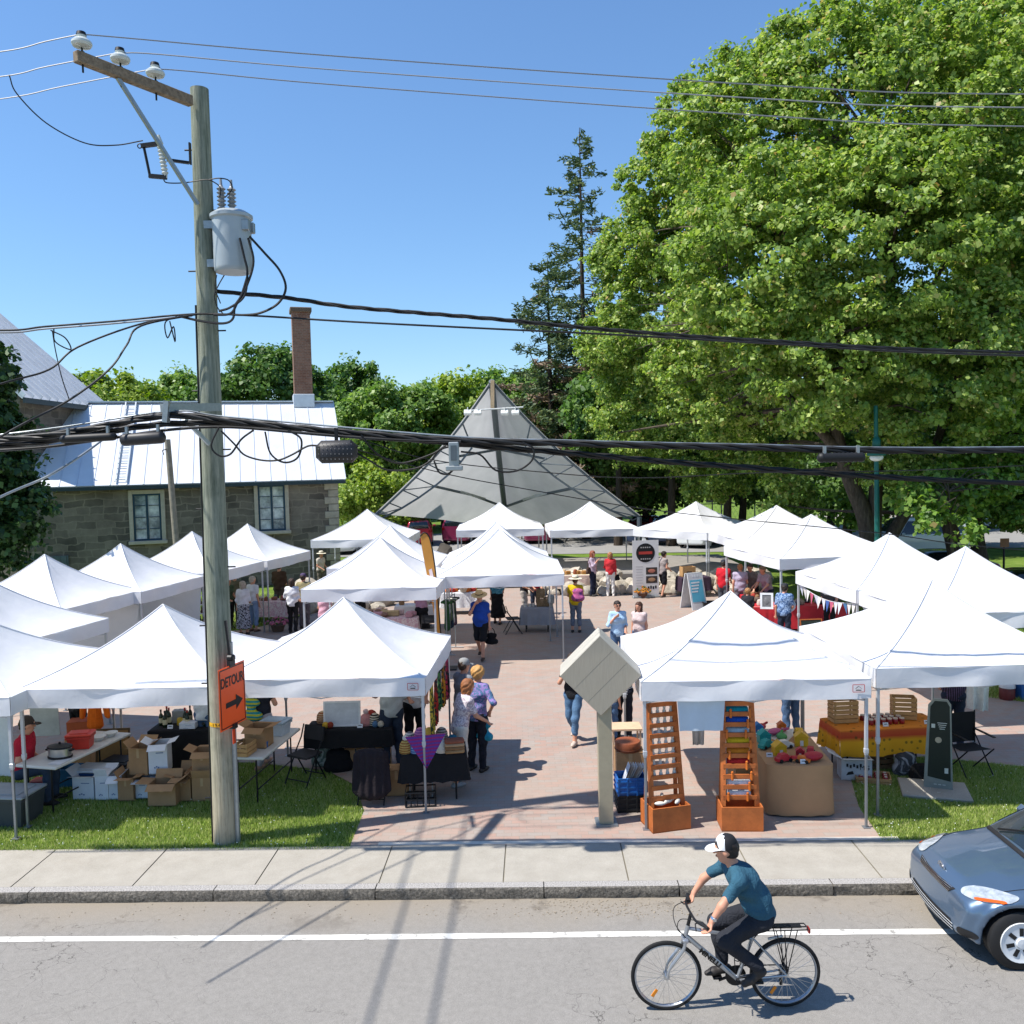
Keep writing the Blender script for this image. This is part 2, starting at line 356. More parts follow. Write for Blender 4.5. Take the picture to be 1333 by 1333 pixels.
# grit and leaf litter in the gutter
mb=MB()
for i in range(420):
    a=random.uniform(-7,7); a=a if random.random()<.4 else random.gauss(.8,.6)
    mb.ball(rp(a,random.uniform(9.9,10.28)-abs(random.gauss(0,.1))*.5,RZ+.004),(random.uniform(.004,.012),random.uniform(.004,.012),.005),5,jit=.4,seed=i)
o=mb.build('gutter_litter',mat('#9c8f7c',.95,0,.4,30),smooth=0); tag(o,'grit and bits of litter lying along the gutter',None,kind='stuff')
# ================================================================== BUILDINGS
def brickwall(name,c1,c2,mortar,bw,rh,ms,dist=.12,bump=.7,blotch='#000000'):
    t=NT(name); v=t.coord('UV'); nz=t.n('ShaderNodeTexNoise'); nz.inputs['Scale'].default_value=1.7; nz.inputs['Detail'].default_value=3; t.l(v,nz.inputs['Vector'])
    sc1=t.n('ShaderNodeVectorMath',operation='SCALE'); t.l(nz.outputs['Color'],sc1.inputs[0]); sc1.inputs['Scale'].default_value=dist
    ad=t.n('ShaderNodeVectorMath',operation='ADD'); t.l(v,ad.inputs[0]); t.l(sc1.outputs[0],ad.inputs[1])
    br=t.n('ShaderNodeTexBrick',offset=.43,offset_frequency=2,squash=.72,squash_frequency=3); t.l(ad.outputs[0],br.inputs['Vector'])
    for k,x in (('Scale',1.),('Mortar Size',ms),('Brick Width',bw),('Row Height',rh),('Bias',-.1),('Mortar Smooth',.25)): br.inputs[k].default_value=x
    br.inputs['Color1'].default_value=(*lin(c1),1); br.inputs['Color2'].default_value=(*lin(c2),1); br.inputs['Mortar'].default_value=(*lin(mortar),1)
    c=t.mix(t.ramp(t.noise(5,6,.75,v),[(.3,0.),(.75,.55)]),br.outputs[0],lin(blotch)); c=t.mix(.25,c,t.ramp(t.noise(.8,4,.6,v),[(.3,lin('#4a453f')),(.7,lin('#b0a595'))]))
    h=t.mix(.4,br.outputs['Fac'],t.noise(9,5,.7,v)); b=t.bsdf(c,.9,0,.2,0,h,-bump,.05); return t.done(b)
M_STONE=brickwall('stone_masonry','#3d3735','#877b70','#857a6d',.74,.29,.026,.3,1.,'#463e38')
M_QUOIN=mat('#a39a8a',.9,0,.25,4,.4,30,name='quoin_stone')
M_BRICK=brickwall('chimney_brick','#7d4a37','#a06a50','#9a8878',.22,.075,.01,.01,.4,'#6c4434')
M_ROOF=mat('#d3d6da',.45,.15,.10,.7,.05,3,.5,name='tin_roof'); M_SEAM=mat('#d2d7dd',.4,.35,.1,2,name='roof_seam')
M_TRIMG=mat('#1f3338',.5,name='dark_green_trim'); M_FRAME=mat('#b0a597',.85,0,.15,6,name='window_stone')
M_BLUE=mat('#17384a',.5,0,.1,name='blue_window_wood')
t=NT('window_glass'); v=t.coord('Object'); c=t.ramp(t.noise(1.6,4,.6,v),[(.35,lin('#5d6a6e')),(.5,lin('#9aa6a8')),(.68,lin('#d5dbd9'))]); M_PANE=t.done(t.bsdf(c,.12,0,.7))
def uvwall(o,ax,ay):
    me=o.data; uv=me.uv_layers.new(name='UVMap'); ax=Vector(ax);ay=Vector(ay)
    for l in me.loops: p=me.vertices[l.vertex_index].co; uv.data[l.index].uv=(p.dot(ax),p.dot(ay))
    return o
w1=D(192,673,36.5); w2=D(354,661,37.9); wd=Vector((w2.x-w1.x,w2.y-w1.y,0)).normalized(); wn_=Vector((wd.y,-wd.x,0))  # wall direction; normal towards the square
def wp(px,py,off=0):
    d=Vector(ray(px,py)); o=Vector(CAMP); q=w1+wn_*off; return o+d*((q-o).dot(wn_)/d.dot(wn_))
corner=wp(439,618); corner.z=0; eaveR=wp(439,618).z; 
left=corner-wd*((corner.x+19.35)/wd.x); left.z=0
Lw=(corner-left).length; EV=4.62
church=thing('stone_church','grey fieldstone church with pale metal roofs, blue windows and a brick chimney','church',left,math.atan2(wd.y,wd.x)); setm(church)
# local frame: x along the front wall, y into the building
DEP=8.6; RH=8.15; im=wm(church).inverted()
mb=MB(); mb.box((Lw/2,DEP/2,EV/2),(Lw,DEP,EV)); gv=[(Lw,0,EV),(Lw,DEP,EV),(Lw,DEP/2,RH-.1)]; mb.add(gv,[(0,1,2)])
# openings: the wall is one shell, each window sits in a stone surround standing proud
o=uvwall(mb.build('wall',M_STONE,church,smooth=0),(1,.9,0),(0,0,1))
mb=MB()
for k in range(int(EV/.31)): mb.box((Lw-.2-.08*(k%2),-.012,.16+k*.31),(.44+.16*(k%2),.06,.29),b=.015)
mb.build('quoin',M_QUOIN,church)
def roofpart(name,p00,p10,p11,p01,nseam,mm=M_ROOF,seam=.022):
    P=[Vector(p) for p in (p00,p10,p11,p01)]; nrm=(P[1]-P[0]).cross(P[3]-P[0]).normalized()
    if nrm.z<0: nrm=-nrm
    mb=MB(); mb.add([p for p in P]+[p-nrm*.08 for p in P],[(0,1,2,3),(7,6,5,4),(0,4,5,1),(1,5,6,2),(2,6,7,3),(3,7,4,0)])
    mb.cur=1
    for i in range(nseam+1):
        t_=i/nseam; a=P[0].lerp(P[1],t_); b=P[3].lerp(P[2],t_); d=(b-a).normalized(); s=d.cross(nrm)*.018
        mb.add([a-s,a+s,b+s,b-s,a-s+nrm*seam,a+s+nrm*seam,b+s+nrm*seam,b-s+nrm*seam],[(4,5,6,7),(0,1,5,4),(2,3,7,6),(1,2,6,5),(3,0,4,7)])
    return mb.build(name,[mm,M_SEAM],church,smooth=0)
rf=roofpart('roof',(-.0,-.42,EV-.12),(Lw+.32,-.42,EV-.12),(Lw+.32,DEP/2,RH),(0,DEP/2,RH),20)
roofpart('roof',(0,DEP+.42,EV-.12),(Lw+.32,DEP+.42,EV-.12),(Lw+.32,DEP/2,RH-.003),(0,DEP/2,RH-.003),8)
mb=MB(); mb.box((Lw/2+.16,-.43,EV-.24),(Lw+.3,.06,.14)); mb.build('eave_trim',M_TRIMG,church)
mb=MB(); mb.box((Lw/2+.16,DEP/2,RH+.03),(Lw+.3,.3,.06)); mb.build('ridge_cap',M_SEAM,church)
# roof ladder
lad=MB(); 
def rpnt(x,f): return Vector((x,-.42+(DEP/2+.42)*f,EV-.12+(RH-EV+.12)*f))+Vector((0,-.06,.08))
lx=(im@wp(150,600)).x
for dx in(0,.42): lad.bar(rpnt(lx+dx,.02),rpnt(lx+dx,.98),.05)
for k in range(16): lad.bar(rpnt(lx,.04+k*.06),rpnt(lx+.42,.04+k*.06),.035)
lad.build('roof_ladder',M_SEAM,church)
ch_x=(im@wp(394,560)).x+.33; cy_=DEP/2+.1
chim=MB(); chim.box((ch_x,cy_,10.35),(.84,.84,4.3)); chim=uvwall(chim.build('chimney',M_BRICK,church,smooth=0),(1,1,0),(0,0,1))
mb=MB(); mb.box((ch_x,cy_,12.48),(1.0,1.0,.22),b=.03); mb.build('chimney_cap',mat('#6b5a4c',.9,name='chimney_cap_stone'),chim)
mb=MB(); mb.box((ch_x,cy_,8.2),(.98,.98,.62),b=.02); mb.build('flashing',M_SEAM,chim)
def window(x0,x1,z0,z1):
    w=x1-x0;h=z1-z0;cx=(x0+x1)/2
    fr=.16; mb=MB()
    for cc,dd in (((x0+fr/2,-.04,(z0+z1)/2),(fr,.14,h)),((x1-fr/2,-.04,(z0+z1)/2),(fr,.14,h)),((cx,-.04,z1-fr/2),(w-2*fr,.14,fr))): mb.box(cc,dd,b=.01)
    fo=mb.build('window',M_FRAME,church)
    mb=MB(); mb.box((cx,-.07,z0+fr*.45),(w+.1,.26,fr*.9),b=.015); mb.build('sill',M_FRAME,fo)
    a0,a1,b0,b1=x0+fr,x1-fr,z0+fr*.9,z1-fr; mb=MB(); s=.075
    for cc,dd in (((a0+s/2,-.03,(b0+b1)/2),(s,.09,b1-b0)),((a1-s/2,-.03,(b0+b1)/2),(s,.09,b1-b0)),((cx,-.032,(b0+b1)/2),(s*1.2,.1,b1-b0-2*s)),((cx,-.03,b0+s/2),(a1-a0-2*s,.09,s)),((cx,-.03,b1-s/2),(a1-a0-2*s,.09,s))): mb.box(cc,dd)
    for k in(1,2,3):
        for sg in(-1,1): mb.box((cx+sg*(a1-a0)/4,-.028,b0+(b1-b0)*k/4),((a1-a0)/2-s*1.8,.05,.03))
    mb.build('frame',M_BLUE,fo)
    mb=MB(); mb.box((cx,-.012,(b0+b1)/2),(a1-a0-.04,.02,b1-b0-.04)); mb.build('pane',M_PANE,fo)
for (a,b,c_,d_) in ((170,214,637,709),(332.5,375,626,696)):
    p0=im@wp(a,d_); p1=im@wp(b,c_); window(p0.x,p1.x,p0.z,p1.z)
p0=im@wp(60,727);p1=im@wp(86,716)
mb=MB(); mb.box(((p0.x+p1.x)/2,-.04,1.25),(.9,.06,.9))
for k in range(4): mb.box(((p0.x+p1.x)/2-.36+.24*k,-.09,1.25),(.04,.04,.9))
mb.build('vent_grille',mat('#59656b',.6,.4,name='grey_grille'),church)
# the tall nave on the left: its side wall faces right and its roof slopes down towards the square
a_=im@Vector((-20.62,35.6,0)); b_=im@Vector((-20.55,44.3,0)); zE=8.35
mb=MB(); A0=Vector((-19.38,35.2,0));B0=Vector((-19.25,41.2,0)); Lf=Vector((-17,0,0)); A1=A0+Lf;B1=B0+Lf; up=Vector((0,0,zE))
mb.add([im@p for p in (A0,B0,B1,A1,A0+up,B0+up,B1+up,A1+up,(A0+A1)/2+up+Vector((0,0,7.6)),(B0+B1)/2+up+Vector((0,0,7.6)))],[(0,1,5,4),(1,2,6,9,5),(2,3,7,6),(3,0,4,8,7)])
nv=uvwall(mb.build('nave_wall',M_STONE,church,smooth=0),(1,.9,0),(0,0,1))
rg0=(A0+A1)/2+up+Vector((0,-.5,7.75)); rg1=(B0+B1)/2+up+Vector((0,.3,7.75)); ov=Vector((.42,0,-.32))
roofpart('nave_roof',*[im@p for p in (A0+up+ov+Vector((0,-.5,0)),B0+up+ov+Vector((0,.3,0)),rg1,rg0)],11,seam=.15)
roofpart('nave_roof',*[im@p for p in (A1+up-Vector((.42,.5,.32)),B1+up-Vector((.42,-.3,.32)),rg1-Vector((0,0,.003)),rg0-Vector((0,0,.003)))],11,seam=.15)
mb=MB(); mb.bar(im@(A0+up+ov+Vector((0.02,-.5,-.12))),im@(B0+up+ov+Vector((.02,.3,-.12))),.1,.2); mb.build('eave_trim',M_TRIMG,church)
# ------------------------------------------------------------------ band shell canopy
t=NT('shell_fabric'); v=t.coord(); c=t.ramp(t.noise(.6,4,.6,v),[(.3,lin('#bdbebc')),(.7,lin('#d2d2d0'))]); d=t.n('ShaderNodeBsdfDiffuse'); tr=t.n('ShaderNodeBsdfTranslucent'); t.l(c,d.inputs[0]); t.l(c,tr.inputs[0]); mx=t.n('ShaderNodeMixShader'); mx.inputs[0].default_value=.34; t.l(d.outputs[0],mx.inputs[1]); t.l(tr.outputs[0],mx.inputs[2]); M_SHELL=t.done(mx)
M_STEEL=mat('#5d676d',.55,.5,.1,name='grey_painted_steel'); M_DSTEEL=mat('#3f464b',.55,.5,.1,name='dark_steel')
dF=40.; Ap=D(640,493,dF); FLp=D(487,669,dF); FRp=D(834,671,dF); Bk=D(661,690,dF+9)
shell=thing('band_shell','grey tensioned fabric band shell with steel trusses rising behind the stalls','band shell',(Ap.x,dF+2,0)); setm(shell)
for Fp,sg in ((FLp,-1),(FRp,1)):
    rows=[]; n=26
    for i in range(n+1):
        t_=i/n; row=[]
        e=Ap.lerp(Fp,t_); e=e+Vector((-sg*.28*math.sin(math.pi*t_),0,-.12*math.sin(math.pi*t_)))
        sp=Ap.lerp(Bk,t_)+Vector((0,0,-.3*math.sin(math.pi*t_)))
        for j in range(n+1):
            q=j/n; p=e.lerp(sp,q); p=p+Vector((0,.9,.05))*math.sin(math.pi*q)*t_ ; p.y+=.16*math.sin(q*26+t_*3)*t_*(q*(1-q))*4*.4
            row.append(p)
        rows.append(row)
    mb=MB(); mb.sheet(rows); mb.build('canopy_half',M_SHELL,shell,world=True,smooth=60)
    # front truss
    mb=MB(); inn=[]; out=[]
    for i in range(11):
        t_=i/10; e=Ap.lerp(Fp,t_)+Vector((-sg*.28*math.sin(math.pi*t_)-sg*.05,.1,-.12*math.sin(math.pi*t_)-.08)); out.append(e)
        inn.append(e+Vector((-sg*(.25+.75*math.sin(math.pi*min(1,t_*1.0))**.7*.9),.25,-.15-.35*math.sin(math.pi*t_))))
    mb.tube(out,.055,6); mb.tube(inn[4:],.05,6); mb.tube([out[3],inn[4]],.04,5)
    for i in range(4,11): mb.tube([out[i],inn[i]],.03,5)
    for i in range(5,10,2): mb.tube([inn[i],out[i+1]],.025,5)
    mb.tube([out[-1],Vector((out[-1].x,out[-1].y,0))],.11,8)
    mb.build('truss',M_STEEL,shell,world=True)
    mb=MB(); sp=Ap.lerp(Bk,.74)+Vector((0,-.1,-.55)); e=inn[7]; mb.tube([e,e.lerp(sp,.5)+Vector((0,0,.12)),sp],.07,6); sp2=Ap.lerp(Bk,.36)+Vector((0,-.1,-.42)); e2=Ap.lerp(Fp,.50)+Vector((-sg*.9,.25,-.5)); mb.tube([sp2,e2],.06,6)
    mb.build('purlin',M_STEEL,shell,world=True)
    mb=MB(); a=e.lerp(sp,.34); b=e.lerp(sp,.7); mb.box((a+b)/2+Vector((0,-.12,.12)),((b-a).length,.08,.26),frame(b-a,(0,1,0))); mb.build('light_panel',mat('#b9bcba',.6,name='pale_panel'),shell,world=True)
mb=MB(); mb.tube([Ap.lerp(Bk,t_)+Vector((0,-.12,-.12-.5*math.sin(math.pi*t_))) for t_ in [i/10 for i in range(11)]],.14,8); mb.tube([Bk,Vector((Bk.x,Bk.y,0))],.16,8); mb.build('spine',mat('#656d72',.55,.4,.1,name='spine_steel'),shell,world=True)
q0=D(641,495,dF-.25);q1=D(641,531,dF-.25); mb=MB(); mb.bar(q0,q1,.17,.17); mb.build('mast_tip',mat('#bfa684',.7,0,.2,3,name='weathered_wood'),shell,world=True)
b0=D(604,535,dF-.5);b1=D(681,530,dF-.5); bar=MB(); bar.tube([b0,b1],.035,6); bar=bar.build('light_bar',mat('#c9ccca',.5,.3,name='pale_metal'),shell,world=True)
for px_ in (609,622,657,671):
    mb=MB(); p=D(px_,537,dF-.55); mb.box(p,(.34,.3,.16),Matrix.Rotation(.6,3,'X'),b=.03); mb.tube([p,p+Vector((0,0,.24))],.025,5); mb.build('floodlight',mat('#dadcd8',.5,name='floodlight_white'),bar,world=True)
# stage platform under it
st=thing('stage_platform','low pale concrete stage edge behind the boulders under the band shell','stage',(2.2,35.4,0)); mb=MB(); mb.box((0,3.0,.26),(15,6,.52),b=.05); mb.build('slab',mat('#86817a',.9,0,.15,3,name='stage_concrete'),st); mb=MB(); mb.box((0,-.02,.16),(14.6,.06,.26)); mb.build('skirt',mat('#4b4945',.8,name='stage_skirt'),st)  # slab grey is darkened: shade under the shell is put into its colour
# ================================================================== TREES
def leafmat(name,stops,tr_=.38):
    t=NT(name); g=t.n('ShaderNodeNewGeometry'); c=t.ramp(g.outputs['Random Per Island'],[(p,lin(h)) for p,h in stops])
    d=t.n('ShaderNodeBsdfPrincipled'); d.inputs['Roughness'].default_value=.45; d.inputs['Specular IOR Level'].default_value=.35
    tr=t.n('ShaderNodeBsdfTranslucent'); t.l(c,d.inputs['Base Color']); hs=t.n('ShaderNodeHueSaturation'); hs.inputs['Saturation'].default_value=1.15; hs.inputs['Value'].default_value=1.1; t.l(c,hs.inputs['Color']); t.l(hs.outputs[0],tr.inputs[0])
    mx=t.n('ShaderNodeMixShader'); mx.inputs[0].default_value=tr_; t.l(d.outputs[0],mx.inputs[1]); t.l(tr.outputs[0],mx.inputs[2]); return t.done(mx)
L_MAPLE=leafmat('maple_leaf',[(0,'#5c7638'),(.35,'#7d9a45'),(.7,'#9fb658'),(.95,'#bfcc76'),(1,'#b89e68')],.48)
L_MAPLE2=leafmat('maple_leaf_deep',[(0,'#4f6e30'),(.5,'#6f933e'),(.95,'#97b256'),(1,'#b09460')],.48)
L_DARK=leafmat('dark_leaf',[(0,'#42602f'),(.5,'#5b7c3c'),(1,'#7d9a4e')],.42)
L_LIND=leafmat('linden_leaf',[(0,'#233a1e'),(.6,'#365228'),(1,'#547238')],.25)  # darker stops: the shaded, backlit look is put into the leaf colour
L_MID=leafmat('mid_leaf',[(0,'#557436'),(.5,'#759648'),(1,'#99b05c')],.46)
L_YEL=leafmat('yellow_leaf',[(0,'#6d8a36'),(.5,'#8ea646'),(1,'#b0bd5c')],.42)
L_CON=leafmat('needle',[(0,'#3d5238'),(.5,'#566a44'),(1,'#77824e')],.2); L_DEAD=leafmat('dead_needle',[(0,'#6d5b46'),(1,'#94806a')],.1)
def barkmat(name,a,b):
    t=NT(name); v=t.coord(); mp=t.n('ShaderNodeMapping'); mp.inputs['Scale'].default_value=(1,1,.18); t.l(v,mp.inputs[0]); nz=t.noise(14,6,.75,mp.outputs[0]); c=t.ramp(nz,[(.3,lin(a)),(.7,lin(b))]); return t.done(t.bsdf(c,.95,0,.1,0,nz,.9,.04))
M_BARK=barkmat('bark','#332d26','#665c50'); M_DBARK=barkmat('dark_bark','#2d2822','#574d43')  # first bark is darkened, with shade on the trunks put into its colour
def leaves(cent,rad,cnt,size,outw,flat=.6,hang=.25):
    """leaf quads round cluster centres: cent (n,3), rad (n,), cnt leaves each, outw (n,3) outward directions"""
    n=len(cent); C=np.repeat(cent,cnt,0); Rr=np.repeat(rad,cnt); O=np.repeat(outw,cnt,0); N=len(C)
    u=rng.normal(size=(N,3)); u/=np.linalg.norm(u,axis=1)[:,None]; rr=rng.random(N)**.62; el=np.repeat(.55+.9*rng.random((n,3)),cnt,0); off=u*rr[:,None]*Rr[:,None]*el; off[:,2]*=flat
    off[:,2]-=hang*((off[:,0]**2+off[:,1]**2)/np.maximum(Rr,.01))*.5
    P=C+off
    nrm=u*.55+O*.5+np.array([0,0,.75])+rng.normal(size=(N,3))*.8; nrm/=np.linalg.norm(nrm,axis=1)[:,None]
    a=np.cross(nrm,rng.normal(size=(N,3))); a/=np.linalg.norm(a,axis=1)[:,None]; a[:,2]-=.3; b=np.cross(nrm,a)
    s=size*(.6+.8*rng.random(N))[:,None]; k=s*.42
    V=np.stack([P-a*s*.5,P+b*k-a*s*.05+nrm*s*.10,P+a*s*.5,P-b*k-a*s*.05+nrm*s*.10],1)
    return V.reshape(-1,3)
def tree(name,label,lobes,trunks,leaf=.19,lm=L_MAPLE,bm=M_BARK,rc=(.55,1.1),cover=2.0,group=None,cat='tree',gap=.0,limbs=60,inner=.5,flat=.6,hang=.3,base=None):
    """lobes: (centre, radius) of the crown; trunks: list of (path, r0, r1)"""
    b=Vector(base) if base is not None else Vector((trunks[0][0][0].x,trunks[0][0][0].y,0)); root=thing(name,label,cat,b,0,group); setm(root); bw=np.array(b)
    cs=[];rs=[];os_=[]
    L=[(np.array(c),r) for c,r in lobes]
    for i,(c,r) in enumerate(L):
        rcm=(rc[0]+rc[1])/2; n=int(4*math.pi*r*r/(rcm*rcm*1.55)); u=rng.normal(size=(n,3)); u/=np.linalg.norm(u,axis=1)[:,None]
        q=c+u*(r*(inner+(1.03-inner)*rng.random(n)**.6))[:,None]; keep=np.ones(n,bool)
        for j,(c2,r2) in enumerate(L):
            if j!=i: keep&=np.linalg.norm(q-c2,axis=1)>r2*.62
        keep&=q[:,2]>.8; keep&=rng.random(n)>gap
        cs.append(q[keep]); rs.append((rc[0]+(rc[1]-rc[0])*rng.random(keep.sum()))); os_.append(u[keep])
    cent=np.concatenate(cs);rad=np.concatenate(rs);ow=np.concatenate(os_)
    cnt=max(6,int(cover*math.pi*(rc[0]+rc[1])**2/4*1.3/(.42*leaf*leaf)))
    V=leaves(cent-bw,rad,cnt,leaf,ow,flat,hang); np_mesh('crown',V,np.arange(len(V)).reshape(-1,4),lm,root)
    mb=MB(); nodes=[]
    for path,r0,r1 in trunks:
        P=spline([Vector(p)-b for p in path],6); m=len(P); mb.tube(P,[r0+(r1-r0)*(i/(m-1))**.8 for i in range(m)],9); nodes+= [(p,r0+(r1-r0)*i/(m-1)) for i,p in enumerate(P) if i>m*.35]
    idx=rng.permutation(len(cent))[:limbs]
    for i in idx:
        e=Vector(cent[i]-bw); cand=[(p,r) for p,r in nodes if p.z<e.z+.5] or nodes; p,r=min(cand,key=lambda q:(q[0]-e).length); r=max(.02,min(r*.5,.012*(e-p).length+.015))
        m_=p.lerp(e,.5)+Vector((random.uniform(-.4,.4),random.uniform(-.4,.4),random.uniform(-.1,.5))); P=spline([p,m_,e],4); mb.tube(P,[r*(1-.75*k/(len(P)-1)) for k in range(len(P))],5)
    mb.build('trunk',bm,root,smooth=60); return root,len(V)//4
def lob(px,py,rpx,d): return (D(px,py,d),rpx*d/F)
tot=0
# the big maple over the right-hand stalls
dm=29.
A=[lob(1000,205,125,31),lob(1130,150,140,30),lob(1260,170,150,29),lob(905,290,95,37),lob(1010,340,135,28),lob(1150,320,150,27),lob(1290,350,140,28),lob(865,420,88,39),lob(960,470,110,34),lob(1080,458,112,27),lob(1230,465,118,27),lob(840,530,75,42),lob(930,580,72,40),lob(1010,575,50,36),lob(958,140,66,32),lob(1060,90,80,31),lob(905,170,66,37),lob(862,245,58,38),lob(812,335,46,39),lob(805,450,52,41),lob(1205,640,38,27.5),lob(1165,585,45,28.5),lob(1030,640,34,33)]
tb=D(1132,760,29.2); tb.z=0; tp=lambda px,py,d=29.2: D(px,py,d)
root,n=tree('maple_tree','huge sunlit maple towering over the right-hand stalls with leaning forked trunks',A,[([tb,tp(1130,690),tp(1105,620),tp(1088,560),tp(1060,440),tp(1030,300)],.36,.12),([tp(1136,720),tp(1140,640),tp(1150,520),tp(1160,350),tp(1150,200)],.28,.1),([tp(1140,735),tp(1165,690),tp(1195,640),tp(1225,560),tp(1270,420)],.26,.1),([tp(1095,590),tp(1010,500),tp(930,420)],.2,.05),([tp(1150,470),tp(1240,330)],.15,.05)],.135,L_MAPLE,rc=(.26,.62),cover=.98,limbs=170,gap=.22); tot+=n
B=[lob(1330,110,120,34),lob(1400,250,170,34),lob(1350,430,120,32),lob(1300,560,85,30),lob(1390,560,120,31),lob(1245,615,62,29.5),lob(1310,640,55,29.5),lob(1330,20,90,36),lob(1190,60,70,34)]
tb2=D(1262,775,31); tb2.z=0
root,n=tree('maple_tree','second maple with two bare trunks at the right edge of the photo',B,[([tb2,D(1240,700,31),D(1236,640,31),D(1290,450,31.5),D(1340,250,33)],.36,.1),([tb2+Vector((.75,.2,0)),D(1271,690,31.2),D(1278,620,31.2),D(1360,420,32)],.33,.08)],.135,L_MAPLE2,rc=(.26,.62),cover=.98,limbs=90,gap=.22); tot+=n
# low branches hanging in front of the right stalls belong to the second maple: a young tree between
S=[lob(1215,675,26,25),lob(1255,690,22,25),lob(1190,650,22,25.5),lob(1280,640,34,26),lob(1230,630,30,26)]
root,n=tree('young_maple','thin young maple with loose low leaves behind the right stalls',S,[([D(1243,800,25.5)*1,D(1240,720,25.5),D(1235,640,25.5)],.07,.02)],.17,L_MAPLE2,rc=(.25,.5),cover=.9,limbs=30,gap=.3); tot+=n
# dark sparse conifer and its neighbour
def conifer(label,base,top,rad,seed,lm=L_CON,start=.12,dens=1.,lean=0,dead=0.):
    rd=random.Random(seed); root=thing('spruce_tree',label,'tree',(base.x,base.y,0),0,None); setm(root); H=top.z; mb=MB(); Vs=[];Vd=[]
    mb.tube([(0,0,0),(0,0,H*.5),(lean,0,H)],[.3,.17,.02],8)
    z=H*start
    while z<H-.3:
        f=1-z/H
        for k in range(rd.randint(2,3)):
            a=rd.random()*6.28; l=(rad*f**.75+.35)*rd.uniform(.4,1.15); dv=Vector((math.cos(a),math.sin(a),0)); p0=Vector((lean*max(0,(z/H-.5)*2),0,z)); pts=[p0+dv*l*q+Vector((0,0,(-.28*q+.22*q*q)*l)) for q in (0,.35,.7,1)]
            mb.tube(pts,[.035*f+.012,.03*f+.01,.015,.006],4)
            isd=rd.random()<dead*(1 if z<H*.45 else .1); m=int(26*l*dens)
            for _ in range(m):
                q=rd.uniform(.25,1.05)**.8; c=p0+dv*l*q+Vector((0,0,(-.28*q+.22*q*q)*l))+Vector((-dv.y,dv.x,0))*rd.gauss(0,.22*(1.15-q)*l*.6+.06)+Vector((0,0,rd.gauss(-.08,.12)))
                w=Vector((rd.gauss(0,1),rd.gauss(0,1),rd.gauss(0,.5))).normalized(); s=Vector((rd.gauss(0,1),rd.gauss(0,1),rd.gauss(0,.8))).normalized(); Lh=rd.uniform(.1,.24); ww=.05
                (Vd if isd else Vs).extend([c-w*Lh-s*ww,c+w*Lh-s*ww,c+w*Lh+s*ww,c-w*Lh+s*ww])
        z+=rd.uniform(.3,.62)*max(.6,1.6-dens)
    V=np.array([tuple(v) for v in Vs]); np_mesh('crown',V,np.arange(len(V)).reshape(-1,4),lm,root)
    if Vd: V=np.array([tuple(v) for v in Vd]); np_mesh('dead_branches',V,np.arange(len(V)).reshape(-1,4),L_DEAD,root)
    mb.build('trunk',M_DBARK,root,smooth=60); return root
dc=57.
conifer('tall sparse dark spruce standing alone against the sky left of the maple',Vector((D(762,600,dc).x,dc,0)),D(762,166,dc),6.6,3,start=.08,dens=.95,dead=.5)
conifer('shorter dark cedar with brown dead lower branches beside the tall spruce',Vector((D(718,600,58).x,58,0)),D(727,335,58),6.2,5,start=.1,dens=1.15,dead=.45)
0 and conifer('dark conifer half hidden behind the left side of the maple',Vector((D(815,600,59).x,59,0)),D(815,190,59),4,8,start=.3,dens=1.0)
# dark tree at the left edge, in front of the church
dl=23.
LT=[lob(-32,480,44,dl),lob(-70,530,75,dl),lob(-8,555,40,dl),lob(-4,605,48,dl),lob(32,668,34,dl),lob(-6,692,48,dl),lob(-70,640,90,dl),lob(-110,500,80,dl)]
root,n=tree('linden_tree','dark green leafy tree reaching in from the left edge before the church',LT,[([Vector((D(-95,600,dl).x,dl,0)),D(-90,700,dl),D(-80,560,dl),D(-50,460,dl)],.24,.06)],.15,L_LIND,rc=(.3,.6),cover=1.5,limbs=40,hang=.5); tot+=n
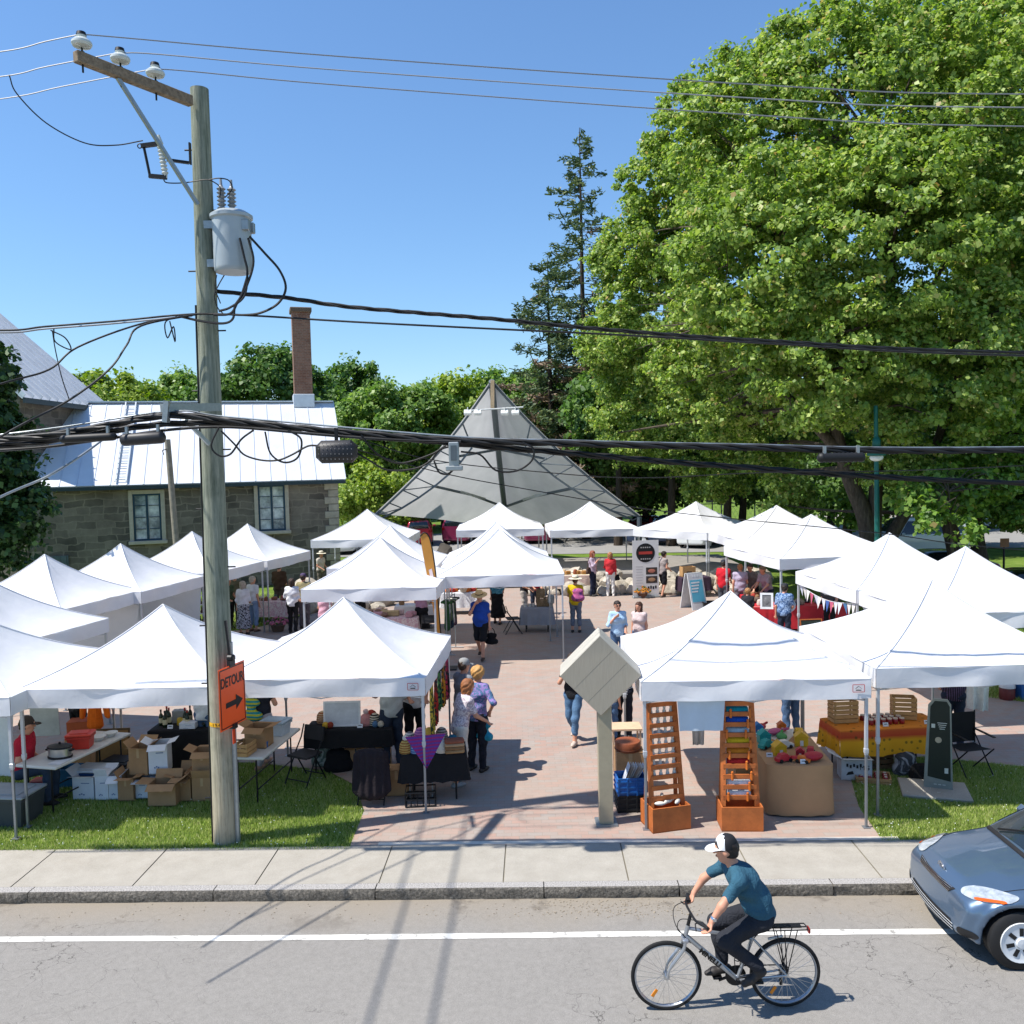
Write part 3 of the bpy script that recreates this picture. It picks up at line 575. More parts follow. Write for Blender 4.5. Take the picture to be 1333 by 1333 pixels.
# woods behind: every crown is a tree of its own
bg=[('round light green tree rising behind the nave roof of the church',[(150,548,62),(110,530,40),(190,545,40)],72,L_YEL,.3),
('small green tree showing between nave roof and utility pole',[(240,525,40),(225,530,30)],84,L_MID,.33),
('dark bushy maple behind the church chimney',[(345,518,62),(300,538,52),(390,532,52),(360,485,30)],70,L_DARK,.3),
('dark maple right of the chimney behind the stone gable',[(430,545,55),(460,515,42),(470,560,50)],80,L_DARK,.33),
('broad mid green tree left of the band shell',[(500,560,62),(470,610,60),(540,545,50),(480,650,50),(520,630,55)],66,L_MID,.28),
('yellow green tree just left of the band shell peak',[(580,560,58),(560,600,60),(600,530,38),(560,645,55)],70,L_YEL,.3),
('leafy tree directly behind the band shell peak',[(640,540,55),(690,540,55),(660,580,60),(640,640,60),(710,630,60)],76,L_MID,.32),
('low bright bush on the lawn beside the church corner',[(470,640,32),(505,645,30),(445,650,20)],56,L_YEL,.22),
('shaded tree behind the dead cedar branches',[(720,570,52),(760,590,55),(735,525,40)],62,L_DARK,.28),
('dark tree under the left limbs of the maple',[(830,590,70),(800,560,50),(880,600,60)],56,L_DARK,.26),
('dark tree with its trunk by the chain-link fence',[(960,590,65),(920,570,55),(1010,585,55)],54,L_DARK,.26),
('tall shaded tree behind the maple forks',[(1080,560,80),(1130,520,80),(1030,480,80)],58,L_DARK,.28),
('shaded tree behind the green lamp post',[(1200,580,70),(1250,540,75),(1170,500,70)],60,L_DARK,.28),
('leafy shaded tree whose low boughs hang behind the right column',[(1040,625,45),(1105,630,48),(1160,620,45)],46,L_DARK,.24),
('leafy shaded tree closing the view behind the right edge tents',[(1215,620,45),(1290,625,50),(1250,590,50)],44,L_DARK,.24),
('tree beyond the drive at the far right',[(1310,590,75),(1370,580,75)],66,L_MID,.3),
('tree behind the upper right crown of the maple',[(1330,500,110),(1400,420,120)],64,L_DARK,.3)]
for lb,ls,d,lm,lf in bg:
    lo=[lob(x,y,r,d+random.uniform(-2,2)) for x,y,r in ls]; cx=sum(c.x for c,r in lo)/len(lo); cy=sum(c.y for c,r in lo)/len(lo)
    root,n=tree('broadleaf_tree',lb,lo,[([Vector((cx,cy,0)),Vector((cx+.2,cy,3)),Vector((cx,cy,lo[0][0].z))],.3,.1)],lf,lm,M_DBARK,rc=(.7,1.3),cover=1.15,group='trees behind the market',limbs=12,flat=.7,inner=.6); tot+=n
# bare dark trunks standing under the crowns
for px_,d,w,lb in ((945,50,.3,'straight dark trunk left of the lamp post, bare up to its crown'),(803,52,.28,'dark trunk just right of the band shell'),(872,51,.3,'dark trunk behind the right edge of the band shell')):
    x=D(px_,600,d).x; lo=[(Vector((x,d,9)),2.6),(Vector((x+1,d+1,11)),2.4),(Vector((x-1,d,7.4)),1.7)]
    root,n=tree('broadleaf_tree',lb,lo,[([Vector((x,d,0)),Vector((x+.1,d,4)),Vector((x,d,10))],w,.1)],.26,L_DARK,M_DBARK,rc=(.7,1.2),cover=1.2,group='trees behind the market',limbs=14); tot+=n
# a far treeline that closes the horizon
hz=[]
for i in range(70):
    x=-150+i*4.4+random.uniform(-2,2); hz.append((Vector((x,125+random.uniform(-6,10),random.uniform(3,6))),random.uniform(4,6)))
V=[];
cs=np.array([tuple(c) for c,r in hz]); 
cl=np.repeat(cs,26,0)+rng.normal(size=(len(cs)*26,3))*np.array([2.6,2,2.4]); cl[:,2]=np.abs(cl[:,2]); V=leaves(cl,np.full(len(cl),1.4),16,.8,np.tile([0,-.7,.4],(len(cl),1)))
o=np_mesh('treeline',V,np.arange(len(V)).reshape(-1,4),L_MID); tag(o,'far green wood closing the view behind everything',None,kind='stuff')
print('leaves',tot)
# ================================================================== UTILITY POLE, WIRES
t=NT('pole_wood'); v=t.coord(); mp=t.n('ShaderNodeMapping'); mp.inputs['Scale'].default_value=(1,1,.06); t.l(v,mp.inputs[0]); nz=t.noise(26,6,.75,mp.outputs[0])
c=t.ramp(nz,[(.28,lin('#4c5445')),(.5,lin('#84897a')),(.75,lin('#a9a997'))]); sz=t.n('ShaderNodeSeparateXYZ'); t.l(v,sz.inputs[0]); mr=t.n('ShaderNodeMapRange'); t.l(sz.outputs[2],mr.inputs[0]); mr.inputs[1].default_value=3.2; mr.inputs[2].default_value=.2
c=t.mix(mr.outputs[0],c,t.ramp(nz,[(.28,lin('#6a6250')),(.5,lin('#a79d86')),(.75,lin('#b0a790'))])); c=t.mix(t.ramp(t.noise(2.5,4,.6,v),[(.5,0.),(.75,.5)]),c,lin('#565c4c')); M_POLE=t.done(t.bsdf(c,.9,0,.15,0,nz,.7,.02))
t=NT('crossarm_wood'); v=t.coord(); mp=t.n('ShaderNodeMapping'); mp.inputs['Scale'].default_value=(8,8,8); t.l(v,mp.inputs[0]); nz=t.noise(2,6,.8,mp.outputs[0]); M_ARM=t.done(t.bsdf(t.ramp(nz,[(.3,lin('#5d5044')),(.7,lin('#9b8a76'))]),.9,0,.15,0,nz,.5,.01))
M_GALV=mat('#9ba1a3',.45,.7,.15,20,name='galvanised_steel'); M_PORC=mat('#c3c9c5',.2,0,.05,name='porcelain'); M_BLK=mat('#151515',.55,0,.2,20,name='black_cable'); M_ALU=mat('#85888c',.5,.0,.1,name='aluminium_wire'); M_TANK=mat('#a3acb0',.4,.1,.08,4,name='transformer_paint'); M_BLKM=mat('#1c1c1e',.5,.3,.2,name='black_metal')
PB=G(295,1094); PT=D(259.5,116,PB.y+.1); pole=thing('utility_pole','tall greenish wooden utility pole with crossarm and grey transformer standing in the verge','utility pole',PB); setm(pole)
PH=PT.z; ax=lambda z: PB.lerp(PT,z/PH)
mb=MB(); N=26; mb.tube([ax(z) for z in [-.3]+[PH*i/14 for i in range(15)]],[.175]+[.172-.055*i/14 for i in range(15)],N); mb.build('shaft',M_POLE,pole,world=True,smooth=50)
zA=PT.z-.22; tip=G(98,73,zA); root_=ax(zA)+Vector((-.06,-.16,0)); ad=(root_-tip).normalized()
mb=MB(); sd_=ad.cross(Vector((0,0,1))).normalized(); RA=Matrix((sd_,Vector((0,0,1)),ad)).transposed()
mb.box((tip+root_)/2,(.1,.13,(root_-tip).length),RA,b=.008); mb.build('crossarm',M_ARM,pole,world=True)
INS=[]
for px_,py_ in ((107,64),(157,86),(203,106)):
    # closest point of the arm to this pixel
    best=min((tip.lerp(root_,k/200) for k in range(201)),key=lambda p:abs(((p-Vector(CAMP)).dot(Vector(_r))/(p-Vector(CAMP)).dot(Vector(_f))*F+666.5)-px_))
    b=best+Vector((0,0,.065)); mb=MB(); mb.cyl(b-Vector((0,0,.22)),b+Vector((0,0,.1)),.012,n=8); mb.cyl(b+Vector((0,0,0.0)),b+Vector((0,0,.015)),.03,n=8); io=mb.build('insulator_pin',M_BLKM,pole,world=True)
    mb=MB(); mb.lathe([(.03,.06),(.1,.075),(.115,.1),(.112,.125),(.075,.16),(.045,.175),(.055,.19),(.05,.215),(.0,.22)],b,20); mb.build('insulator',M_PORC,io,world=True)
    mb=MB(); mb.lathe([(.048,.19),(.058,.2),(.05,.235),(0,.24)],b,12); mb.build('cap',M_BLKM,io,world=True); INS.append(b+Vector((0,0,.235)))
mb=MB(); bA=tip.lerp(root_,.33)-Vector((0,0,.07)); bP=ax(PH*.835)+Vector((-.03,-.15,0)); bP=D(256,266,PB.y-.1); mb.bar(bA,bP,.05,.012); mb.bar(bA+Vector((.02,0,0)),bP+Vector((.02,0,0)),.012,.05); mb.build('brace',M_GALV,pole,world=True)
# transformer can
tc=D(304,355,PB.y+.02); tr_=thing('x','x','x') if False else None
mb=MB(); mb.lathe([(.0,.0),(.225,.0),(.24,.02),(.245,.06),(.25,.68),(.275,.7),(.275,.74),(.2,.79),(0,.8)],tc,28); tank=mb.build('transformer',M_TANK,pole,world=True)
mb=MB(); 
for z in (.12,.62): mb=MB(); mb.box(tc+Vector((-.28,0,z)),(.16,.12,.1)); mb.build('mounting_bracket',M_GALV,tank,world=True)
mb=MB()
for dx,dy in ((-.12,0),(.0,.05)):
    p=tc+Vector((dx,dy,.77)); mb.lathe([(.03,0)]+[q for k in range(7) for q in ((.06,.02+k*.05),(.03,.045+k*.05))]+[(.02,.37),(.015,.45),(0,.45)],p,12); 
mb.build('bushing',mat('#8d9092',.3,name='grey_porcelain'),tank,world=True)
mb=MB(); 
for a in (.2,-.5): mb=MB(); mb.box(tc+Vector((.25*math.cos(a),.25*math.sin(a)-.02,.58)),(.1,.07,.14),b=.01); mb.build('terminal',M_GALV,tank,world=True)
LB=tc+Vector((0,0,0))
def on(px,py,dy=0.): return D(px,py,PB.y+dy)
mb=MB()
for pts in ([(312,310),(318,335),(322,355),(318,385),(300,400),(285,405)],[(323,310),(330,340),(322,370),(310,392),(300,408),(278,410)],[(325,308),(345,330),(364,352),(372,375),(362,395),(340,407),(318,410),(296,409)],[(322,360),(314,385),(306,398),(303,415),(290,421),(262,418),(235,412)]):
    mb.tube(spline([on(x,y,-.22) for x,y in pts],6),.017,6)
for pts in ([(286,257),(287,245),(280,238),(268,234),(240,238),(218,238),(213,234)],[(293,257),(302,246),(298,235),(285,232),(272,234)],[(282,358),(280,375),(287,395)],[(292,358),(284,372),(279,385),(283,400),(290,408)]): mb.tube(spline([on(x,y,-.15) for x,y in pts],6),.008,5)
mb.build('jumper_leads',M_BLK,pole,world=True)
# fuse cut-out on its bracket
mb=MB(); mb.bar(on(246,212,-.12),on(217,208,-.2),.05,.03); mb.bar(on(247,186,-.14),on(248,214,-.14),.05,.02)
mb.build('cutout_bracket',M_BLKM,pole,world=True)
mb=MB(); a=on(206,176,-.2);b=on(216,232,-.2); d=(b-a); q=d.to_track_quat('Z','Y').to_matrix(); mb.lathe([(.02,0)]+[p for k in range(9) for p in ((.045,d.length*(.2+.085*k)),(.026,d.length*(.24+.085*k)))]+[(.02,d.length)],a,12,q); fz=mb.build('fuse_cutout',M_PORC,pole,world=True)
mb=MB(); mb.cyl(on(187,190,-.2),on(195,228,-.2),.018,n=8); mb.bar(on(184,190,-.2),on(207,187,-.2),.05,.05); mb.bar(on(194,229,-.2),on(217,231,-.2),.045,.05); mb.tube([on(182+3*math.cos(k),190+3*math.sin(k),-.2) for k in np.linspace(0,6.2,9)],.008,5); mb.build('fuse_tube',M_BLKM,fz,world=True)
mb=MB()
for z in np.linspace(.6,9.3,12):
    p=ax(z); r=.175-.055*z/PH; sg=1 if int(z*1.37)%2 else -1; mb.cyl(p+Vector((sg*r*.9,0,0)),p+Vector((sg*(r+.1),0,0)),.011,n=6)
mb.build('pole_bolt',M_BLKM,pole,world=True)
mb=MB(); mb.tube([ax(z)+Vector((-.172+.052*z/PH,-.05,0)) for z in np.linspace(0,PH*.72,16)],.014,5); mb.build('ground_wire',M_BLK,pole,world=True)
mb=MB(); mb.tube([ax(z)+Vector((.178-.052*z/PH,-.06,0)) for z in np.linspace(0,2.75,8)],.035,8); mb.build('conduit',M_GALV,pole,world=True)
mb=MB(); a=on(214,531,-1.2);b=on(283,530,-.2); mb.bar(a,b,.12,.1); mb.bar(on(216,550,-1.2),on(218,522,-1.2),.1,.06); mb.bar(on(240,545,-.6),on(272,578,-.18),.03,.05); mb.build('strut_arm',M_GALV,pole,world=True)
p=ax(1.62); dd=Vector((-.25,-.97,0)).normalized(); rr=.166
ya=[p+Vector((rr*1.01*math.sin(a),-rr*1.01*math.cos(a),0)) for a in np.linspace(-1.05,.35,8)]
mb=MB(); mb.sheet([ya,[q+Vector((0,0,.055)) for q in ya]]); tg=mb.build('number_tag',mat('#d9a520',.5,0,.08,name='yellow_tag'),pole,world=True)
for k,chx in enumerate('-194'):
    a=-.72+.27*k; pn=p+Vector((rr*1.03*math.sin(a),-rr*1.03*math.cos(a),.027)); text(chx,.06,M_BLK,tg,pn,frame((math.cos(a),math.sin(a),0),(0,0,1)),world=True,name='number')
# ---- detour sign clipped to the pole
TL=on(284,873,-.52); BL=on(287,954,-.52); xdir=Vector((.25,.968,0)).normalized(); wS=.62; hS=(TL-BL).length
sg_=thing('detour_sign','orange diamond-grade DETOUR sign with black arrow clipped to the utility pole','road sign',BL); 
sg_['label']='orange DETOUR sign with a black arrow clipped to the utility pole'; setm(sg_)
Rf=frame(xdir,(0,0,1)); nS=xdir.cross(Vector((0,0,1))); mb=MB(); cen=BL+xdir*wS/2+Vector((0,0,hS/2)); mb.box(cen,(wS,hS,.012),Rf,b=.004)
mb.build('panel',mat('#fb5a1c',.45,0,.06,3,name='orange_sign_face'),sg_,world=True)
mb=MB(); ed=.012
for s in(-1,1): mb.box(cen+nS*.008+xdir*s*(wS/2-.025),(ed,hS-.05,.004),Rf); mb.box(cen+nS*.008+Vector((0,0,s*(hS/2-.025))),(wS-.05-2*ed,ed,.004),Rf)
mb.build('border',M_BLK,sg_,world=True)
text('DETOUR',.185,M_BLK,sg_,cen+nS*.008+Vector((0,0,hS*.25)),Rf,world=True,sx=.74,bold=.004)
mb=MB(); mb.prism([(-.2,-.035),(.04,-.035),(.04,-.1),(.2,0),(.04,.1),(.04,.035),(-.2,.035)],cen+nS*.008-Vector((0,0,hS*.12))+xdir*.03,xdir,(0,0,1),nS*.003); mb.build('arrow',M_BLK,sg_,world=True)
mb=MB(); c0=cen+Vector((0,0,hS/2)); mb.bar(c0+Vector((0,0,.02)),c0+Vector((0,0,.6))+Vector((-.05,0,0)),.045,.03); mb.box(c0+Vector((0,0,.03)),(.12,.08,.05),Rf); mb.box(c0+Vector((0,0,.1)),(.1,.08,.1),Rf,b=.02); c1=cen-Vector((0,0,hS/2)); mb.build('clamp',M_BLKM,sg_,world=True); mb=MB(); mb.box(c1,(.08,.06,.08),Rf); mb.build('clamp',M_BLKM,sg_,world=True)
mb=MB(); mb.box(c1-Vector((0,0,.14)),(.06,.2,.01),Rf); mb.build('tail_strip',mat('#d8481c',.5,name='orange_strip'),sg_,world=True)
# ---- wires: each hangs in a vertical plane along the road
def wplane(px,py,o):      # pixel -> the vertical plane parallel to the road through o
    d=Vector(ray(px,py)); q=Vector(CAMP); return q+d*((Vector(o)-q).dot(RN)/d.dot(RN))
def wire(name,label,pts,r,m,o,cat='cable',per=8,n=6,ext=True,twist=0,group=None):
    P=[wplane(x,y,o) for x,y in pts]
    if ext in (True,'L'): P=[P[0]+(P[0]-P[1])*3+Vector((0,0,.2))]+P
    if ext in (True,'R'): P=P+[P[-1]+(P[-1]-P[-2])*3+Vector((0,0,.3))]
    S=spline(P,per); mb=MB()
    if twist:
        for k in range(3):
            Q=[]; L=0
            for i,p in enumerate(S):
                if i: L+=(S[i]-S[i-1]).length
                a=L*twist+k*2.094; Q.append(p+Vector((0,math.cos(a),math.sin(a)))*r)
            mb.tube(Q,r*.95,n)
    else: mb.tube(S,r,n)
    o_=mb.build(name,m,smooth=60); tag(o_,label,cat,group); return S
pw=[('top',[(0,67.5),(60,54),(104,45),(112,45),(160,49),(450,74),(1000,111),(1333,122.5)],'power line over the outermost insulator, highest of the three'),
('mid',[(0,100),(60,87),(154,69),(162,69),(210,71),(450,92),(1000,129),(1333,140)],'power line over the middle insulator of the crossarm'),
('low',[(0,129),(80,113),(199,90),(207,90),(250,93),(450,111.5),(1000,151),(1333,164.5)],'power line over the innermost insulator, lowest of the three')]
for (k,pts,lb),o in zip(pw,INS): wire('power_line',lb,pts,.0075,M_ALU,o,'power line',6,5,group='power lines on the crossarm')
cf=PB+Vector((0,-1.15,0))
wire('cable_bundle','thick black lashed cable bundle, upper of the two crossing the band shell',[(0,572),(100,561),(215,541),(300,548),(420,560),(590,573),(730,577),(950,582),(1333,586)],.024,M_BLK,cf,twist=5,per=14)
wire('cable_bundle','thick black lashed cable bundle, lower of the two sagging towards the right',[(0,580),(100,568),(215,552),(330,553),(480,566),(590,577),(730,589),(950,607),(1333,629)],.022,M_BLK,cf+Vector((0,.1,0)),twist=5,per=14)
wire('cable','black cable lashed beneath the upper bundle near the church roof',[(0,586),(120,574),(215,560),(300,556),(420,566),(520,573),(600,575)],.018,M_BLK,cf+Vector((0,-.05,0)),ext='L')
wire('cable','slender grey cable strung just above the two thick bundles',[(0,566),(215,536),(300,543),(590,568),(730,573),(950,578),(1333,582)],.011,M_GALV,cf+Vector((0,.05,0)))
wire('twisted_cable','black twisted cable running right from below the transformer across the maple',[(276,378),(300,381),(375,388),(460,400),(640,415),(800,430),(1000,444),(1333,459)],.016,M_BLK,PB+Vector((0,.17,0)),twist=6,per=14,ext='R')
wire('cable','black cable below the twisted one, meeting it in front of the maple',[(0,430),(60,425),(150,418),(250,409),(330,411),(460,419),(640,428),(807,436),(1000,447),(1333,463)],.013,M_BLK,PB+Vector((0,-.17,0)))
wire('cable','bare grey wire alongside the black cable left of the pole',[(0,433),(60,428),(150,421),(250,411)],.012,M_ALU,PB+Vector((0,-.2,0)),ext='L')
wire('thin_wire','single thin dark wire sagging over the white stall roofs on the right',[(430,575),(560,612),(670,634),(860,665),(1137,693),(1333,716)],.006,M_BLK,cf,ext='R')
wire('thin_wire','thin dark wire across the middle of the band shell fabric',[(450,566),(560,598),(700,614),(830,622),(1000,615),(1333,606)],.006,M_BLK,cf,ext='R')
def drop(label,pts,r,m,name='service_drop'):
    S=spline([D(*p) for p in pts],8); mb=MB(); mb.tube(S,r,6); o=mb.build(name,m,smooth=60); tag(o,label,'cable'); return S
drop('twisted black service drop running from the pole to the lower left past the nave roof',[(262,408,11.7),(184,424,11.3),(165,449,11.0),(142,481,10.7),(88,522,10.2),(0,569,9.5),(-200,700,8)],.013,M_BLK)
drop('black service drop looping left above the nave roof towards the street',[(250,410,11.7),(182,422,11.4),(101,452,11.),(64,481,10.7),(0,500,10.3),(-200,560,9)],.012,M_BLK)
drop('grey guy strand slanting down to the left from the cable bundle',[(150,560,11.5),(110,590,11),(62,620,10.5),(0,647,10),(-150,720,8.7)],.014,M_GALV,'guy_strand')
drop('thin jumper wire sagging from the outer power line to the fuse',[(12,98,10.7),(22,122,10.9),(60,160,11.2),(110,186,11.4),(150,189,11.6),(186,183,11.66)],.008,M_BLK,'jumper_wire')
# wires that cross the road towards the camera: their shadows lie on the asphalt
for k,(q0,q1,lb) in enumerate((((-4.0,11.7,8.2),(-6.9,-6,8.0),'service wire crossing the street overhead from the pole to the left'),((-3.9,11.7,7.3),(-4.4,-6,8.0),'service wire crossing the street overhead, straight towards the houses opposite'),((-3.8,11.7,6.9),(-3.2,-6,7.8),'service wire crossing the street overhead from the pole to the right'))):
    a=Vector(q0);b=Vector(q1); S=[a.lerp(b,i/20)+Vector((0,0,-.9*math.sin(math.pi*i/20)*.5)) for i in range(21)]
for x_ in (-6.95,-7.55):
    mb=MB(); mb.tube([Vector((x_,11.2,10.25)).lerp(Vector((x_-.15,-9,10.5)),i/16)-Vector((0,0,.5*math.sin(math.pi*i/16))) for i in range(17)],.018,6); tag(mb.build('service_wire',M_BLK,smooth=60),'thick service wire crossing high over the street towards the houses opposite','cable',group='service wires crossing the street')
# splice closures and loops
def hang(name,label,cat,build,o=None): 
    r=thing(name,label,cat,o); setm(r); build(r); return r
def closure(a,b,r,label,ribs=0,m=M_BLK):
    A=wplane(*a,cf-RN*.1);B=wplane(*b,cf-RN*.1); root=thing('splice_closure',label,'splice closure',(A+B)/2); setm(root); d=(B-A); q=d.to_track_quat('Z','Y').to_matrix(); L=d.length
    prof=[(r*.4,0),(r*.85,.02),(r,.05)]
    if ribs:
        for k in range(ribs): prof+=[(r,L*(.1+.8*k/ribs)),(r*.86,L*(.1+.8*(k+.5)/ribs))]
    prof+=[(r,L-.05),(r*.85,L-.02),(r*.4,L)]; mb=MB(); mb.lathe(prof,A,14,q); mb.build('shell',m,root,world=True,smooth=50)
    mb=MB(); 
    for t_ in (.15,.85): p=A.lerp(B,t_); mb.box(p+Vector((0,0,r+.03)),(.03,.04,.1))
    mb.build('hanger',M_GALV,root,world=True)
M_CLOS=mat('#29282a',.5,0,.15,8,name='closure_plastic')
closure((157,573),(215,569),.075,'long dark grey splice closure hanging left of the pole before the church roof',0,M_CLOS)
closure((78,572),(152,568),.05,'slim black splice closure at the shaded roof of the church',0,M_BLK)
closure((1064,596),(1126,595),.06,'ribbed black splice closure hanging beside the green lamp head',9,M_BLK)
A=wplane(412,588,cf-RN*.1);B=wplane(465,588,cf-RN*.1); root=thing('cable_terminal','black perforated cable terminal hanging from the bundle over the church corner','cable terminal',(A+B)/2); setm(root)
mb=MB(); mb.box((A+B)/2,((B-A).length,.22,.27),b=.07); mb.cur=1
for i in range(9):
    for j in range(4): mb.ball(A.lerp(B,.1+.1*i)+Vector((0,-.112,-.09+.06*j)),.007,5)
mb.build('case',[M_CLOS,mat('#6d6d6f',.5,name='grey_dimple')],root,world=True,smooth=60); mb=MB(); mb.bar((A+B)/2+Vector((0,0,.12)),(A+B)/2+Vector((0,0,.28)),.04,.03); mb.build('hanger',M_BLKM,root,world=True)
p=wplane(591,592,cf-RN*.1); root=thing('junction_box','small grey junction box clamped to the bundle in front of the band shell','junction box',p); setm(root); mb=MB(); mb.box(p,(.12,.1,.3),b=.01); mb.box(p+Vector((0,0,-.16)),(.2,.12,.06),b=.01); mb.build('case',M_GALV,root,world=True); mb=MB(); mb.box(p+Vector((0,-.055,.02)),(.07,.02,.18)); mb.build('cover',mat('#5f676b',.5,.4,name='grey_cover'),root,world=True)
loops=[([(285,556),(275,580),(285,593),(300,591),(314,572),(330,560)],'thin coil of cable hanging just right of the pole'),([(288,561),(305,578),(318,592),(340,599),(362,599),(380,592),(400,581),(413,580)],'cable loop feeding the perforated terminal from the left'),([(345,562),(352,590),(370,602),(388,595),(392,572),(375,560)],'round slack loop left of the perforated terminal'),([(465,590),(482,600),(505,612),(540,610),(560,600),(572,586),(590,580)],'slack cable loop between terminal and junction box'),([(470,566),(490,590),(520,603),(560,592),(580,580)],'inner slack cable loop right of the perforated terminal'),([(565,600),(572,615),(585,616),(594,603)],'tiny loop hanging beneath the junction box'),([(600,588),(625,592),(645,612),(672,613),(692,600),(694,584),(680,576)],'wide slack loop across the band shell spine')]
for pts,lb in loops:
    S=spline([wplane(x,y,cf-RN*.06) for x,y in pts],6); mb=MB(); mb.tube(S,.012,6); tag(mb.build('cable_loop',M_BLK,smooth=60),lb,'cable loop',group='slack cable loops')
loops=[([(230,412),(215,420),(218,440),(226,425),(228,445),(221,418)],'tangle of black leads hanging left of the pole top cables'),([(70,428),(72,445),(92,455),(85,440),(66,430)],'thin wire tangle hanging over the nave roof')]
for pts,lb in loops:
    S=spline([D(x,y,PB.y-.25) for x,y in pts],6); mb=MB(); mb.tube(S,.009,5); tag(mb.build('cable_loop',M_BLK,smooth=60),lb,'cable loop')
S=spline([D(68,430,11.5),D(72,455,11.5),D(80,490,11.5),D(90,520,11.5)],6); mb=MB(); mb.tube(S,.007,5); tag(mb.build('thin_wire',M_BLK,smooth=60),'thin wire hanging down across the nave roof','wire')
# second pole by the church
d2=32.; b2=D(232,690,d2); b2.z=0; top2=D(218,572,d2); r2=thing('wooden_pole','slim weathered grey pole standing before the church between its two windows','pole',b2); setm(r2); mb=MB(); mb.tube([b2,b2.lerp(top2,.5),top2],[.12,.11,.1],12); mb.build('shaft',mat('#8b8377',.9,0,.3,6,.4,30,name='weathered_pole'),r2,world=True); mb=MB(); mb.tube([top2+Vector((-.02,-.1,-.35)),top2+Vector((-.12,-.2,-.4)),top2+Vector((-.1,-.15,-.55))],.02,6); mb.build('hook',M_BLKM,r2,world=True)
# green street lamp by the maple
dL=26.; lb_=D(1143,600,dL); lb_.z=0; r3=thing('street_lamp','dark green street lamp post with round head standing before the maple','street lamp',lb_); setm(r3); M_GRN=mat('#0d5a50',.4,.2,.1,name='lamp_green')
tp_=D(1140,528,dL); mb=MB(); mb.tube([lb_,Vector((lb_.x,lb_.y,.8))],.14,12); mb.tube([Vector((lb_.x,lb_.y,.8)),tp_],[.085,.06],12); mb.lathe([(.09,-.25),(.12,-.2),(.12,0),(.07,.1)],D(1141,573,dL),12); mb.build('post',M_GRN,r3,world=True)
hp=D(1141,588,dL); mb=MB(); mb.lathe([(.26,-.12),(.27,.08),(.2,.14),(.08,.16)],hp,16); hd=mb.build('lamp_head',M_GRN,r3,world=True); mb=MB(); mb.ball(hp+Vector((0,0,-.16)),(.2,.2,.13),14); mb.build('globe',mat('#d9dcd6',.15,name='frosted_globe'),hd,world=True)
# ---- beige diamond box on a post by the pavement
bp=G(789,1071); r4=thing('sign_post','beige square post by the pavement carrying a big box turned on its corner','sign post',bp); setm(r4); M_BEI=NT('beige_panel'); t=M_BEI; v=t.coord(); mp=t.n('ShaderNodeMapping'); mp.inputs['Scale'].default_value=(40,40,2); mp.inputs['Rotation'].default_value=(0,R_(45),0); t.l(v,mp.inputs[0]); nz=t.noise(2,5,.7,mp.outputs[0]); M_BEI=t.done(t.bsdf(t.ramp(nz,[(.3,lin('#978f80')),(.7,lin('#a49c8c'))]),.6,.0,.3,0,nz,.15,.004)); M_BEIT=mat('#b5afa0',.5,.0,.08,6,name='beige_edge'); M_BPOST=mat('#a0967e',.6,0,.1,6,name='beige_post')
ptop=D(786,915,bp.y); mb=MB(); mb.bar(bp,ptop,.19,.19); mb.build('post',M_BPOST,r4,world=True); mb=MB(); mb.box(bp+Vector((0,0,.012)),(.3,.3,.024)); mb.build('base_plate',M_GALV,r4,world=True)
cc=D(781.5,879.5,bp.y-.12); s_=.80; dp=.62; fx=Vector((math.cos(R_(-4)),math.sin(R_(-4)),0)); up_=Vector((0,0,1)); dv=up_.cross(fx).normalized()
e1=(fx+up_).normalized(); e2=(up_-fx).normalized(); RB=Matrix((e1,e2,e1.cross(e2))).transposed()
mb=MB(); ctr=cc+dv*dp/2; mb.box(ctr,(s_,s_,dp),RB,b=.012); bx=mb.build('box',M_BEIT,r4,world=True)
mb=MB(); mb.box(cc-dv*.006,(s_-.02,s_-.02,.012),RB); mb.build('face_panel',M_BEI,bx,world=True)
mb=MB()
for k in (-.13,.13): mb.box(cc-dv*.0125+e2*k,(s_-.03,.0025,.002),RB)
mb.build('groove',mat('#928a7b',.7,name='groove'),bx,world=True)
# ================================================================== MARKET TENTS
t=NT('tent_fabric'); v=t.coord(); c=t.ramp(t.noise(1.5,4,.6,v),[(.3,lin('#e2e3e6')),(.7,lin('#eeeef0'))]); wr=t.noise(3.5,3,.5,v,dist=1.2)
d=t.n('ShaderNodeBsdfDiffuse'); tr=t.n('ShaderNodeBsdfTranslucent'); gl=t.n('ShaderNodeBsdfGlossy'); gl.inputs['Roughness'].default_value=.45; bp_=t.n('ShaderNodeBump'); bp_.inputs['Strength'].default_value=.25; bp_.inputs['Distance'].default_value=.03; t.l(wr,bp_.inputs['Height'])
for s in (d,tr): t.l(c,s.inputs[0])
t.l(bp_.outputs[0],d.inputs['Normal']); mx=t.n('ShaderNodeMixShader'); mx.inputs[0].default_value=.22; t.l(d.outputs[0],mx.inputs[1]); t.l(tr.outputs[0],mx.inputs[2]); m2=t.n('ShaderNodeMixShader'); m2.inputs[0].default_value=.03; t.l(mx.outputs[0],m2.inputs[1]); t.l(gl.outputs[0],m2.inputs[2]); M_TENT=t.done(m2)
M_LEG=mat('#b9bcc0',.45,.3,.08,10,name='white_leg'); M_LEGI=mat('#8e9296',.4,.6,.1,10,name='inner_leg')
TH=3.05; EV_=2.07; VB=1.81
